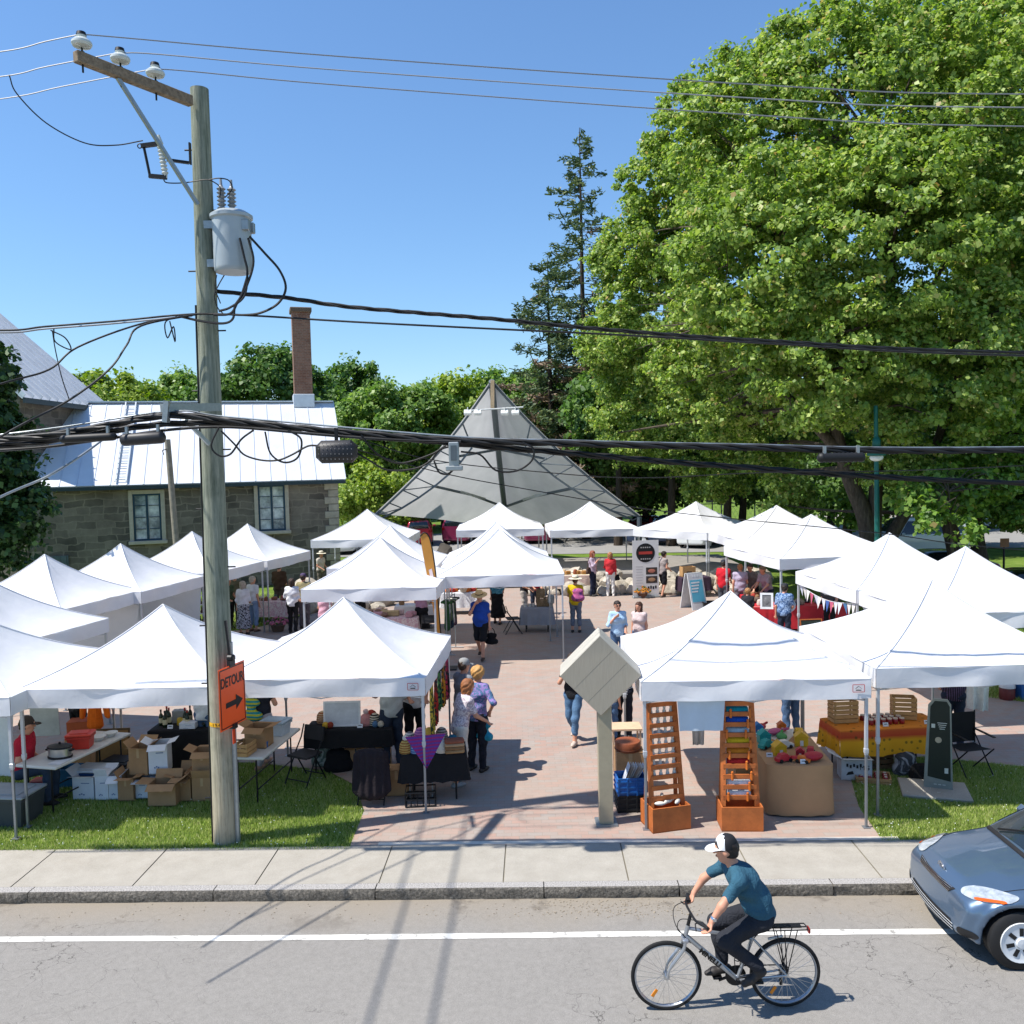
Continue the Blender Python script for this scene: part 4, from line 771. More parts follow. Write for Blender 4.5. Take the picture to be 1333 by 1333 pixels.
def canopy_mesh(w,seed):
    rd=random.Random(seed); h=w/2; n=16; ph=[rd.uniform(0,6.28) for _ in range(8)]; mb=MB()
    def zf(v): return EV_+(TH-EV_)*(.62*v+.38*v**2.4)
    sides=[((-h,-h),(h,-h)),((h,-h),(h,h)),((h,h),(-h,h)),((-h,h),(-h,-h))]
    for k,(a,b) in enumerate(sides):
        rows=[]; A=Vector((*a,0));B=Vector((*b,0)); nrm=Vector(((a[0]+b[0])/2,(a[1]+b[1])/2,0)).normalized()
        for i in range(n+1):
            v=(i/n); row=[]
            for j in range(n+1):
                u=j/n; p=A.lerp(B,u)*(1-v); z=zf(v); sag=math.sin(math.pi*u)*math.sin(math.pi*min(1,v*1.05))*.075
                wv=.012*math.sin(9*u+ph[k]+5*v)*math.sin(math.pi*u)*(1-v)+.007*math.sin(23*u+ph[k+4]+9*v)*math.sin(math.pi*u)
                row.append(Vector((p.x,p.y,z-sag+wv)))
            rows.append(row)
        mb.sheet(rows); rows=[]
        for i in range(6):
            f=i/5; row=[]
            for j in range(n*2+1):
                u=j/(n*2); p=A.lerp(B,u); e=math.sin(math.pi*u); o=nrm*(.006+e*(.018*math.sin(11*u+ph[k]+f*2)+.012*math.sin(27*u+ph[k+3])*f)); row.append(p+o+Vector((0,0,EV_-.004-(EV_-VB)*f-.03*e*f*(.6+.4*math.sin(7*u+ph[k])))))
            rows.append(row)
        mb.sheet(rows)
    return mb
def seam_mb(w):
    h=w/2; mb=MB()
    for sx_ in(-1,1):
        for sy in(-1,1): mb.tube([(sx_*h*(1-v),sy*h*(1-v),EV_+(TH-EV_)*(.62*v+.38*v**2.4)+.007) for v in [i/14 for i in range(15)]],.009,6)
    for k in range(4):
        R=rotz(k*math.pi/2); mb.tube([R@Vector((-h,-h-.004,EV_)),R@Vector((0,-h-.006,EV_)),R@Vector((h,-h-.004,EV_))],.006,4)
    return mb
def make_tent(seed,w=3.0):
    root=thing('market_tent','x','market tent'); canopy_mesh(w,seed).build('canopy',M_TENT,root,smooth=60); h=w/2-.045
    seam_mb(w).build('seam',M_TENT,root,smooth=60)
    for sx_ in(-1,1):
        for sy in(-1,1):
            mb=MB(); mb.box((sx_*h,sy*h,1.53),(.042,.042,1.04),b=.004); mb.box((sx_*h,sy*h,1.07),(.056,.056,.07),b=.006); mb.cur=1; mb.box((sx_*h,sy*h,.56),(.032,.032,1.1),b=.003); mb.cur=0
            lg=mb.build('leg',[M_LEG,M_LEGI],root); mb=MB(); mb.box((sx_*h,sy*h,.008),(.09,.09,.012)); mb.build('foot',M_LEGI,lg)
    mb=MB()
    for k in range(4):
        R=rotz(k*math.pi/2)
        for q in range(2):
            x0=-h+q*h;x1=x0+h
            mb.bar(R@Vector((x0,-h,2.0)),R@Vector((x1,-h,1.76)),.026,.014); mb.bar(R@Vector((x0,-h+.02,1.76)),R@Vector((x1,-h+.02,2.0)),.026,.014)
        mb.bar(R@Vector((-h,-h,2.0)),(0,0,2.64),.03,.02)
    mb.cyl((0,0,2.3),(0,0,2.98),.02,n=8); mb.build('frame',M_LEG,root); return root
protos=[make_tent(s) for s in (1,2,3,4)]
TENTS=[ # name, apex px, apex height, rotation, width, label
('A0',(-42,797),2.96,-1.5,3.04,'leftmost white market tent of the front row, cut by the left edge'),
('A1',(212,787),2.96,-1.5,3.04,'white front-row market tent with its peak just left of the utility pole'),
('A2',(447,778),2.96,-3.,3.06,'white front-row market tent ending at the paved entrance, small logo on its right corner'),
('F1',(951,770),3.05,-2.,3.08,'white front-row market tent right behind the beige diamond box'),
('F2',(1213,755),3.1,1.,3.1,'white front-row market tent above the dark upright banner'),
('B0',(-20,752),3.15,-12,2.95,'white tent of the left column cut by the left edge'),
('B1',(58,722),3.2,-10,2.95,'white tent of the left column in front of the dark linden foliage'),
('B2',(157,708),3.2,-10,2.95,'white tent of the left column below the first church window'),
('B3',(250,692),3.25,-12,2.95,'white tent of the left column with its peak behind the utility pole'),
('B4',(322,682),3.25,-13,2.95,'white tent of the left column below the right church window'),
('C1',(478,663),3.3,-2,3.7,'white back-row tent just right of the church corner'),
('M1b',(507,684),3.3,-2,3.05,'white tent of the middle row tucked behind the flag tent'),
('M1',(494,699),3.3,-2,3.15,'white middle-row tent left of the orange feather flag'),
('M2b',(646,679),3.32,0,3.05,'white middle-row tent half hidden behind the tent at the centre'),
('M2',(650,688),3.3,0,3.25,'white middle-row tent at the centre, over the grey-clothed table'),
('D1',(650,654),3.3,1,3.7,'white back-row tent under the middle of the band shell'),
('D2',(768,653),3.3,1,3.7,'white back-row tent beside the tall printed banner'),
('D3',(906,653),3.3,42,3.6,'white back-row tent dappled with leaf shade at the chain-link fence'),
('E1',(1011,658),3.3,6,3.9,'white tent of the right column, farthest back beside the folding board'),
('E2',(1056,670),3.3,9,3.9,'white tent of the right column with leaf shadows on its roof'),
('E3',(1158,694),3.25,5,3.15,'white tent of the right column hung with coloured bunting'),
('E4',(1257,712),3.2,4,3.15,'white tent of the right column nearest the bunting tent, cut by the right edge'),
('G1',(1345,735),3.2,0,3.1,'white tent at the right edge behind the front row')]
TENTS=TENTS[:-1]
TP={}
for i,(k,(px_,py_),za,rot,w,lb) in enumerate(TENTS):
    c=G(px_,py_,za); r=copy_tree(protos[i%4]) if i>=4 else protos[i]
    r.location=(c.x,c.y,0); r.rotation_euler=(0,0,R_(rot)); r.scale=(w/3,w/3,za/TH); r['label']=lb; r['group']='white market tents around the square'; setm(r); TP[k]=r
M_LOGO=mat('#b3494f',.6,name='logo_red')
for k in ('A2','F1'):
    r=TP[k]; mb=MB(); h=1.5; x=h-.17; z=1.95
    for cc_,dd_ in (((x,-h-.034,z+.05),(.15,.004,.008)),((x,-h-.034,z-.05),(.15,.004,.008)),((x-.075,-h-.034,z),(.008,.004,.092)),((x+.075,-h-.034,z),(.008,.004,.092))): mb.box(cc_,dd_)
    mb.cur=1
    for a,b in (((x-.04,z-.005),(x,z+.03)),((x,z+.03),(x+.04,z-.005))): mb.bar((a[0],-h-.034,a[1]),(b[0],-h-.034,b[1]),.008,.004)
    mb.box((x,-h-.034,z-.025),(.07,.004,.012)); mb.build('logo',[M_LOGO,M_BLK],r)
def pixp(p):
    v=np.array(p)-CAMP; w=v@_f; return round(666.5+F*(v@_r)/w),round(666.5-F*(v@_u)/w)
for k,r in TP.items():
    m=wm(r); print(k,[pixp(m@Vector((sx_*1.5,sy*1.5,VB))) for sx_,sy in ((-1,-1),(1,-1),(1,1),(-1,1))])
# feather flag
fb=G(582,871); r=thing('feather_flag','tall narrow orange feather flag standing between the two middle tents','flag',fb); setm(r)
fo=[(547,695),(554,694),(560,702),(564,718),(567,745),(571,780),(574,822),(575,828),(570,828),(565,800),(559,765),(553,735),(549,712)]
P=[D(x,y,fb.y) for x,y in fo]; mb=MB(); mb.add([p for p in P]+[p+Vector((0,.012,0)) for p in P],[tuple(range(len(P))),tuple(range(len(P),2*len(P)))[::-1]]+[(i,(i+1)%len(P),len(P)+(i+1)%len(P),len(P)+i) for i in range(len(P))]); fl=mb.build('cloth',mat('#c98a3a',.7,0,.12,3,name='flag_orange'),r,world=True)
mb=MB(); mb.tube(spline([D(578,872,fb.y),D(574,828,fb.y),D(567,745,fb.y),D(560,703,fb.y),D(553,693.5,fb.y),D(547,698,fb.y)],6),.018,6); mb.build('pole',M_BLKM,r,world=True); mb=MB(); mb.box(fb+Vector((0,0,.02)),(.5,.4,.04),b=.01); mb.build('base',M_BLKM,r,world=True)
Q=[D(x,y,fb.y-.012) for x,y in ((558,742),(562,740),(566,758),(562,760))]; mb=MB(); mb.add(Q,[(0,1,2,3)]); mb.build('white_mark',mat('#e9d3cf',.7,name='pale_mark'),fl,world=True)
# ================================================================== PEOPLE
class SDF:
    """smoothly joined rounded shapes on a grid, turned into one continuous skin"""
    def __init__(s): s.p=[]
    def cap(s,a,b,ra,rb=None,k=.03,n=None,f=1.,sub=False):
        s.p.append(('c',np.array(a,float),np.array(b,float),ra,ra if rb is None else rb,k,None if n is None else np.array(n,float),f,sub)); return s
    def ell(s,c,r,k=.03,sub=False): s.p.append(('e',np.array(c,float),np.array(r,float),k,sub)); return s
    def mesh(s,h,cuts=(),pad=.03,smooth=1):
        lo=np.full(3,1e9);hi=-lo
        for q in s.p:
            if q[-1]: continue
            if q[0]=='c':
                R=max(q[3],q[4])*(1 if q[7]>=1 else 1/q[7]); lo=np.minimum(lo,np.minimum(q[1],q[2])-R); hi=np.maximum(hi,np.maximum(q[1],q[2])+R)
            else: lo=np.minimum(lo,q[1]-q[2]); hi=np.maximum(hi,q[1]+q[2])
        lo-=pad;hi+=pad; ns=np.ceil((hi-lo)/h).astype(int)+1; ax_=[lo[i]+h*np.arange(ns[i]) for i in range(3)]; Fd=np.full(ns,.5,np.float32)
        for q in s.p:
            if q[0]=='c':
                R=max(q[3],q[4])*(1 if q[7]>=1 else 1/q[7]); l=np.minimum(q[1],q[2])-R;u=np.maximum(q[1],q[2])+R;k=q[5]
            else: l=q[1]-q[2];u=q[1]+q[2];k=q[3]
            m=k+2.5*h; i0=np.clip(np.floor((l-m-lo)/h).astype(int),0,ns-1); i1=np.clip(np.ceil((u+m-lo)/h).astype(int)+1,1,ns); sl=tuple(slice(a,b) for a,b in zip(i0,i1))
            P=np.stack(np.meshgrid(*[ax_[i][sl[i]] for i in range(3)],indexing='ij'),-1)
            if q[0]=='c':
                a,b=q[1],q[2]; pa=P-a; ba=b-a
                if q[6] is not None: n=q[6]; pa=pa+n*((pa@n)*(q[7]-1))[...,None]; ba=ba+n*((ba@n)*(q[7]-1))
                t=np.clip((pa@ba)/max(ba@ba,1e-9),0,1); d=np.linalg.norm(pa-t[...,None]*ba,axis=-1)-(q[3]+(q[4]-q[3])*t)
            else: d=(np.linalg.norm((P-q[1])/q[2],axis=-1)-1)*q[2].min()
            A=Fd[sl]
            if q[-1]: hh=np.maximum(k-np.abs(A+d),0)/k; Fd[sl]=np.maximum(A,-d)+hh*hh*k/4
            else: hh=np.maximum(k-np.abs(A-d),0)/k; Fd[sl]=np.minimum(A,d)-hh*hh*k/4
        if cuts:
            P=np.stack(np.meshgrid(*ax_,indexing='ij'),-1)
            for p0,n in cuts: Fd=np.maximum(Fd,(P-np.array(p0))@np.array(n))
        return surfnet(Fd,lo,h,smooth)
def surfnet(Fd,lo,h,smooth=1):
    ins=Fd<0; nx,ny,nz=Fd.shape; c=[(i,j,k) for i in(0,1) for j in(0,1) for k in(0,1)]
    cnt=sum(ins[i:nx-1+i,j:ny-1+j,k:nz-1+k].astype(np.int8) for i,j,k in c); idx=np.argwhere((cnt>0)&(cnt<8))
    if not len(idx): return np.zeros((0,3)),np.zeros((0,4),int)
    vals=np.stack([Fd[idx[:,0]+i,idx[:,1]+j,idx[:,2]+k] for i,j,k in c],1); cc=np.array(c,float); acc=np.zeros((len(idx),3)); num=np.zeros(len(idx))
    for a in range(8):
        for b in range(a+1,8):
            if np.abs(cc[a]-cc[b]).sum()!=1: continue
            va,vb=vals[:,a],vals[:,b]; m=(va<0)!=(vb<0); t=np.where(m,va/np.where(m,va-vb,1),0); acc+=np.where(m[:,None],cc[a]+(cc[b]-cc[a])*t[:,None],0); num+=m
    V=lo+h*(idx+acc/num[:,None]); im=np.full(Fd.shape,-1,np.int64); im[idx[:,0],idx[:,1],idx[:,2]]=np.arange(len(idx)); Q=[]
    for ax in range(3):
        o1,o2=(ax+1)%3,(ax+2)%3; sl0=[slice(None)]*3;sl1=[slice(None)]*3; sl0[ax]=slice(0,-1);sl1[ax]=slice(1,None); A=ins[tuple(sl0)];B=ins[tuple(sl1)]
        e=np.argwhere(A!=B); e=e[(e[:,o1]>0)&(e[:,o2]>0)]
        if not len(e): continue
        fl=A[e[:,0],e[:,1],e[:,2]]; qs=[]
        for d1,d2 in((-1,-1),(0,-1),(0,0),(-1,0)):
            g=e.copy(); g[:,o1]+=d1; g[:,o2]+=d2; qs.append(im[g[:,0],g[:,1],g[:,2]])
        q=np.stack(qs,1); q[~fl]=q[~fl][:,::-1]; Q.append(q[(q>=0).all(1)])
    Q=np.concatenate(Q)
    for _ in range(smooth):
        S=np.zeros_like(V);N=np.zeros(len(V))
        for a in range(4):
            b=(a+1)%4; np.add.at(S,Q[:,a],V[Q[:,b]]); np.add.at(N,Q[:,a],1); np.add.at(S,Q[:,b],V[Q[:,a]]); np.add.at(N,Q[:,b],1)
        V=.5*V+.5*S/np.maximum(N,1)[:,None]
    return V,Q
_fab={}
def cloth(col,pat=None,col2=None,sc_=14):
    """clothing fabric; pat: stripe / floral / plaid / knit"""
    key=(col,pat,col2,sc_)
    if key in _fab: return _fab[key]
    t=NT('fabric_'+(pat or 'plain')); v=t.coord(); a=lin(col);b=lin(col2 or col)
    if pat is None: k=t.ramp(t.noise(6,5,.65,v),[(.3,dk(a,.82)),(.7,[min(1,x*1.1) for x in a])])
    elif pat=='stripe':
        w=t.n('ShaderNodeTexWave',bands_direction='Z'); w.inputs['Scale'].default_value=sc_; w.inputs['Distortion'].default_value=.6; t.l(v,w.inputs['Vector']); k=t.ramp(w.outputs['Fac'],[(.45,a),(.55,b)])
    elif pat=='vstripe':
        w=t.n('ShaderNodeTexWave',bands_direction='X'); w.inputs['Scale'].default_value=sc_; t.l(v,w.inputs['Vector']); k=t.ramp(w.outputs['Fac'],[(.45,a),(.55,b)])
    elif pat=='floral': k=t.ramp(t.noise(sc_,2,.5,v,dist=1.5),[(.46,a),(.54,b)])
    else:
        w=t.n('ShaderNodeTexVoronoi'); w.inputs['Scale'].default_value=sc_; t.l(v,w.inputs['Vector']); k=t.mix(t.ramp(w.outputs['Distance'],[(.25,0.),(.45,1.)]),a,b)
    _fab[key]=t.done(t.bsdf(k,.9,0,.2,0,t.noise(11,3,.55,v,dist=2.2),.55,.03)); return _fab[key]
SKIN={'l':mat('#c68f74',.55,0,.07,9,name='skin'),'t':mat('#b37a5c',.55,0,.07,9,name='tanned_skin')}
M_EYE=mat('#1a1413',.3,name='eye_dark'); M_LIP=mat('#9c5648',.5,name='lip')
M_STRAW=mat('#c9b183',.85,0,.2,60,.4,120,name='straw')
ARM={'down':((.05,.02,-.29),(.06,-.03,-.54)),'fwd':((.05,-.02,-.28),(-.02,-.25,-.37)),'reach':((.04,-.16,-.22),(.0,-.40,-.30)),'face':((.07,-.14,-.22),(-.09,-.19,.06)),'hip':((.2,.05,-.22),(.07,-.06,-.40)),'back':((.1,.1,-.26),(-.08,.15,-.44)),'cross':((.06,-.06,-.28),(-.14,-.19,-.25)),'cam':((.08,-.13,-.24),(-.1,-.24,-.02)),'strap':((.10,-.06,-.26),(-.05,-.15,-.05))}
def person(label,foot,h=1.68,head=0,top=None,bottom=None,hair='#3a2a1e',style='short',arms=('down','down'),legs='stand',lean=0,pants='long',sleeve=.55,shoe='#2a2624',skin='l',female=False,fat=1.,look=0,hat=None,grid=.018,group=None,joints=None,seat=.46,face=True,tuck=False,hem=.86,loc=None,glasses=False,nod=0):
    p=Vector(loc) if loc is not None else G(*foot); S=h/1.72; root=thing('person',label,'person',p,R_(head),group); setm(root); root.scale=(S,S,S); setm(root); sk_=SKIN[skin]
    la=R_(lean); pel=np.array([0,0,.95])
    sit=legs=='sit'
    if sit: pel=np.array([0,.0,seat/S+.09])
    dz=pel-np.array([0,0,.95])
    def up(v): # upper body point, leaned about the pelvis
        v=np.array(v,float)-np.array([0,0,.95]); c,s_=math.cos(la),math.sin(la); return np.array([v[0],v[1]*c-v[2]*s_,v[1]*s_+v[2]*c])+pel
    J={}
    for s,nm in((-1,'r'),(1,'l')):     # facing -y: the right hand is at -x
        J['hip'+nm]=pel+np.array([s*.09,0,-.03]); 
        if legs=='walk': f=s; J['kn'+nm]=np.array([s*.09,-.10-.08*f,.50]); J['an'+nm]=np.array([s*.09,.02-.24*f,.10+(.05 if f<0 else 0)])
        elif legs=='step': f=s; J['kn'+nm]=np.array([s*.10,-.06-.05*f,.50]); J['an'+nm]=np.array([s*.11,.04-.10*f,.08])
        elif sit: J['kn'+nm]=pel+np.array([s*.13,-.43,.02]); J['an'+nm]=np.array([s*.14,-.40,.09])
        else: J['kn'+nm]=np.array([s*.10,-.02,.50]); J['an'+nm]=np.array([s*.11,.02,.08])
        a=ARM[arms[0 if s<0 else 1]]; sh=np.array([s*(.152 if female else .17),.0,1.415]); J['sh'+nm]=up(sh); J['el'+nm]=up(sh+np.array([s*a[0][0],a[0][1],a[0][2]])); J['wr'+nm]=up(sh+np.array([s*a[1][0],a[1][1],a[1][2]]))
    J['neck']=up((0,.01,1.45)); J['hd']=up((0,-.02,1.62)); J['waist']=up((0,0,1.08)); J['chest']=up((0,.0,1.30))
    if joints: J.update({k:np.array(v,float) for k,v in joints.items()}); pel=J.get('pel',pel)
    upd=(J['neck']-pel); upd/=np.linalg.norm(upd); side=(J['shl']-J['shr']); side/=np.linalg.norm(side)
    fw=np.cross(upd,side); fw=fw if fw@np.array([0,-1,0])>-2 else fw
    fwd_=np.cross(side,upd); fwd_/=np.linalg.norm(fwd_)
    if fwd_[1]>.2: fwd_=-fwd_
    lk=R_(look); hf=fwd_*math.cos(lk)+side*math.sin(lk); hf=hf-np.array([0,0,1])*math.sin(R_(nod)); 
    hf[2]*=.4 if not joints else .12; hf[2]-=math.sin(R_(nod))*.6 if not joints else 0
    hf/=np.linalg.norm(hf); hs=np.cross(np.array([0,0,1]),-hf); hs/=np.linalg.norm(hs); hu=np.cross(hs,hf); hu=hu if hu[2]>0 else -hu
    H=J['hd']
    def hp_(x,y,z): return H+hs*x+hf*y+hu*z       # x side, y forward, z up of the head
    def torso(o,g):
        o.cap(pel+upd*.02,J['waist'],(.118+g)*fat,(.112+g)*fat*(0.93 if female else 1),.05,side,.74)
        o.cap(J['waist'],J['chest'],(.112+g)*fat*(0.93 if female else 1),.128+g,.05,side,.74)
        o.cap(J['chest'],J['chest']+upd*.06,.125+g,.10+g,.05,side,.74)
        o.cap(J['shr'],J['shl'],.058+g,.058+g,.06)
        for s,nm in((-1,'r'),(1,'l')): o.cap(J['sh'+nm]*.55+J['neck']*.45-upd*.01,J['neck'],.05+g*.5,.048+g*.5,.04)
        if female:
            for s in(-1,1): o.ell(J['chest']+side*s*.075+fwd_*.085-upd*.02,(.068+g,)*3,.05)
        elif fat>1.05: o.ell(J['waist']+fwd_*.06,(.13*fat+g,)*3,.06)
    b=SDF(); torso(b,-.012)
    for nm,s in(('r',-1),('l',1)):
        b.cap(J['hip'+nm],J['kn'+nm],.082,.056,.04); b.cap(J['kn'+nm],J['an'+nm],.054,.038,.03); 
        b.cap(J['sh'+nm],J['el'+nm],.048,.039,.04); b.cap(J['el'+nm],J['wr'+nm],.04,.026,.02)
        d=J['wr'+nm]-J['el'+nm]; d/=np.linalg.norm(d); pd=np.cross(d,side); pd=pd/max(1e-6,np.linalg.norm(pd)); hd_=d*.85+np.array([0,0,-.3]); hd_/=np.linalg.norm(hd_); w=J['wr'+nm]
        ws=np.cross(hd_,side); ws/=max(np.linalg.norm(ws),1e-6); wv=np.cross(ws,hd_)
        b.cap(w+hd_*.01,w+hd_*.075,.03,.036,.02,ws,1.7)
        for k in range(4):
            q=w+hd_*.075+ws*0+wv*(.030-.02*k); L=(.07,.078,.073,.055)[k]; m_=q+hd_*L*.5+ws*.012; b.cap(q,m_,.0095,.009,.006); b.cap(m_,q+hd_*L*.8+ws*.045,.009,.0075,.004)
        q=w+hd_*.03+wv*.03; b.cap(q,q+hd_*.035+wv*.025,.012,.011,.01); b.cap(q+hd_*.035+wv*.025,q+hd_*.07+wv*.022+ws*.02,.011,.009,.004)
        b.cap(J['an'+nm],J['an'+nm]-np.array([0,0,.03]),.038,.04,.02)
    b.cap(J['neck'],H-hu*.06+hf*-.01,.056,.054,.03); b.ell(H+hu*.02,(.083,.098,.112),.02) if False else None
    b.cap(hp_(0,-.022,.035),hp_(0,.012,.03),.082,.078,.03); b.cap(hp_(0,.01,-.0),hp_(0,.038,-.075),.066,.036,.05); b.cap(hp_(0,.088,.012),hp_(0,.104,-.018),.010,.014,.012)
    for s in(-1,1): b.ell(hp_(s*.08,-.008,.0),(.014,.022,.03),.012); b.cap(hp_(s*.03,.083,.038),hp_(s*.012,.086,.035),.009,.009,.012)
    b.cap(hp_(-.018,.082,-.052),hp_(.018,.082,-.052),.009,.009,.012)
    V,Q=b.mesh(grid); np_mesh('body',V,Q,sk_,root,True)
    rdm=random.Random(hash(label)%9999)
    def garment(nm,o,m,cuts=(),amp=.006):
        V,Q=o.mesh(grid,cuts,smooth=1)
        if not len(Q): return None
        ph=[rdm.uniform(0,6) for _ in range(4)]; V=V+amp*np.c_[np.sin(V[:,2]*34+V[:,0]*9+ph[0]),np.sin(V[:,2]*29+V[:,0]*17+ph[1]),.4*np.sin(V[:,0]*31+ph[2])]
        return np_mesh(nm,V,Q,m,root,True)
    # trousers / skirt
    if bottom is not None:
        o=SDF(); o.cap(J['hipr'],J['hipl'],.108*fat,.108*fat,.05); o.cap(pel,pel+upd*.09,.117*fat,.114*fat,.05,side,.74)
        if pants=='skirt':
            kn=(J['knr']+J['knl'])/2; o.cap(pel,kn+np.array([0,.02,-.22]),.14,.2,.05,side,.8); garment('skirt',o,bottom,[(kn+np.array([0,0,-.3]),(0,0,-1.))],.008)
        else:
            le={'long':1.,'capri':.62,'shorts':-.15}[pants]; cuts=[]
            for nm in 'rl':
                k=J['kn'+nm];a=J['an'+nm]; hh=J['hip'+nm]; loose=.02 if pants=='shorts' else .014
                if le>0: o.cap(hh,k,.086+loose,.06+loose,.03); e=k+(a-k)*min(.97,le); o.cap(k,e,.058+loose,(.044 if le>.9 else .05)+loose,.03)
                else: e=hh+(k-hh)*.88; o.cap(hh,e,.09+loose,.075+loose,.02)
            garment('shorts' if pants=='shorts' else 'trousers',o,bottom)
    if top is not None:
        o=SDF(); torso(o,.012)
        if not tuck and hem<.9: o.cap(pel+upd*-.05,pel+upd*.1,.124*fat,.12*fat,.05,side,.74)
        for nm in 'rl':
            a=J['sh'+nm];e=J['el'+nm];w=J['wr'+nm]
            if sleeve>0:
                t_=min(1,sleeve); o.cap(a,a+(e-a)*t_,.064,.056 if sleeve<1 else .052,.04)
                if sleeve>1: o.cap(e,e+(w-e)*(sleeve-1),.052,.042,.03)
        o.cap(J['neck']+upd*.03+fwd_*.01,H,.05,.04,.005,sub=True)
        garment('shirt',o,top,[(pel+upd*(hem-.95),-upd)],.0065 if grid>.01 else .008)
    for nm,s in(('r',-1),('l',1)):
        a=J['an'+nm]; d=np.array(J['toe'+nm])-a if joints and 'toe'+nm in J else np.array([s*.03,-1,0]); d=d-np.array([0,0,0]); d/=np.linalg.norm(d); bz=a-np.array([0,0,.045]) if not(joints and 'toe'+nm in J) else a+np.array(J.get('foot_off',[0,0,-.045]))
        o=SDF(); o.cap(bz-d*.05,bz+d*.09,.04,.044,.02,(0,0,1),1.1); o.cap(bz+d*.09,bz+d*.155-np.array([0,0,.006]),.043,.03,.02,(0,0,1),1.25); o.cap(bz-d*.03,bz+np.array([0,0,.035]),.042,.043,.02)
        V,Q=o.mesh(min(grid,.014),[(bz-np.array([0,0,.038]),(0,0,-1.))] if not joints else ()); np_mesh('shoe',V,Q,mat(shoe,.6),root,True)
    # hair
    if hair:
        o=SDF(); o.cap(hp_(0,-.03,.045),hp_(0,.008,.048),.092,.085,.02); o.cap(hp_(0,-.045,-.01),hp_(0,-.04,.03),.078,.085,.02)
        if style=='bob': 
            for s in(-1,1): o.cap(hp_(s*.065,-.02,.03),hp_(s*.07,-.02,-.09),.042,.038,.03)
            o.cap(hp_(0,-.06,0),hp_(0,-.06,-.1),.07,.06,.03)
        if style=='long':
            for s in(-1,1): o.cap(hp_(s*.062,-.015,.03),hp_(s*.085,.0,-.24),.04,.035,.03)
            o.cap(hp_(0,-.06,0),hp_(0,-.075,-.25),.072,.06,.03)
        if style=='bun': o.ell(hp_(0,-.13,.06),(.04,.04,.04),.01)
        if style=='pony': o.cap(hp_(0,-.12,.03),hp_(0,-.16,-.14),.03,.018,.02)
        if style=='curly': o.ell(hp_(0,-.02,.05),(.115,.12,.11),.03)
        o.cap(hp_(0,.09,-.03),hp_(0,.13,-.02),.072,.08,.02,sub=True)
        if style in('short',): o.cap(hp_(0,-.02,-.12),hp_(0,.04,-.12),.085,.085,.02,sub=True)
        V,Q=o.mesh(min(grid,.014))
        if len(Q): 
            V=V+.004*np.c_[np.sin(V[:,2]*90+V[:,1]*60),np.sin(V[:,2]*80+V[:,0]*70),np.sin(V[:,0]*90)]; np_mesh('hair',V,Q,mat(hair,.6,0,.25,25,.5,90),root,True)
    RH_=Matrix((Vector(hs),Vector(hf),Vector(hu))).transposed()
    if face:
        for s in(-1,1):
            mb=MB(); mb.ball(hp_(s*.031,.083,.018),(.011,.008,.007),8,RH_); mb.build('eye',M_EYE,root)
        mb=MB(); mb.ball(hp_(0,.088,-.05),(.022,.008,.006),8,RH_); mb.build('mouth',M_LIP,root)
    if glasses:
        mb=MB()
        for s in(-1,1): mb.ball(hp_(s*.033,.093,.018),(.026,.008,.02),10,RH_)
        mb.tube([hp_(-.085,0,.025),hp_(-.075,.085,.025),hp_(.075,.085,.025),hp_(.085,0,.025)],.004,5); mb.build('sunglasses',M_BLK,root)
    if hat:
        kind,hc=hat
        if kind=='straw':
            mb=MB(); mb.lathe([(.21,.062),(.2,.055),(.105,.075),(.1,.12),(.085,.165),(.04,.175),(0,.172)],H,20,RH_); mb.cur=1; mb.lathe([(.104,.082),(.106,.085),(.104,.105),(.1,.107)],H,20,RH_); mb.build('hat',[hc if not isinstance(hc,str) else mat(hc,.85,0,.15,40),mat('#4a3a2a',.8)],root)
        else:
            front,back=hc if isinstance(hc,tuple) else (hc,hc)
            mb=MB(); n=40; prof=[(.099,.035),(.1,.048),(.1,.06),(.098,.08),(.094,.10),(.083,.12),(.07,.135),(.05,.145),(.03,.15),(0,.152)]; vs=[]
            mb.lathe(prof,hp_(0,-.015,0),n,RH_)
            for f,fc in enumerate(mb.f): 
                c=sum((Vector(mb.v[i]) for i in fc),Vector())/len(fc); mb.mi[f]=0 if (np.array(c)-H)@hf>-.0 else 1
            mb.cur=0; rows=[]
            for i in range(7):
                a=-1.15+2.3*i/6; rows.append([hp_(math.sin(a)*.098,math.cos(a)*.1-.015,.04),hp_(math.sin(a)*.10,.06+math.cos(a)*.12,.028),hp_(math.sin(a)*.085,.09+math.cos(a)*.10,.016)])
            mb.sheet(rows); mb.build('cap',[mat(front,.8,0,.1,20),mat(back,.8,0,.1,20)],root,smooth=50)
    root['_j']=1; del root['_j']
    PJ[label]=(root,J,S); return root
PJ={}
def wj(label,j):
    r,J,S=PJ[label]; return wm(r)@Vector(J[j])
def bag(name,label,cat,c,d,col,rz=0,strap=None,parent_group=None):
    r=thing(name,label,cat,c,rz); setm(r); o=SDF(); o.cap((-d[0]*.35,0,-d[2]*.25),(d[0]*.35,0,-d[2]*.25),d[1]*.5,d[1]*.5,.05); o.cap((-d[0]*.3,0,d[2]*.2),(d[0]*.3,0,d[2]*.2),d[1]*.38,d[1]*.38,.08); o.cap((0,0,-d[2]*.25),(0,0,d[2]*.2),d[1]*.5,d[1]*.4,.06)
    V,Q=o.mesh(.016); np_mesh('body',V,Q,col,r,True)
    if strap:
        mb=MB(); mb.tube(spline(strap,6),.011,5); mb.build('strap',col if not isinstance(col,str) else col,r)
    return r
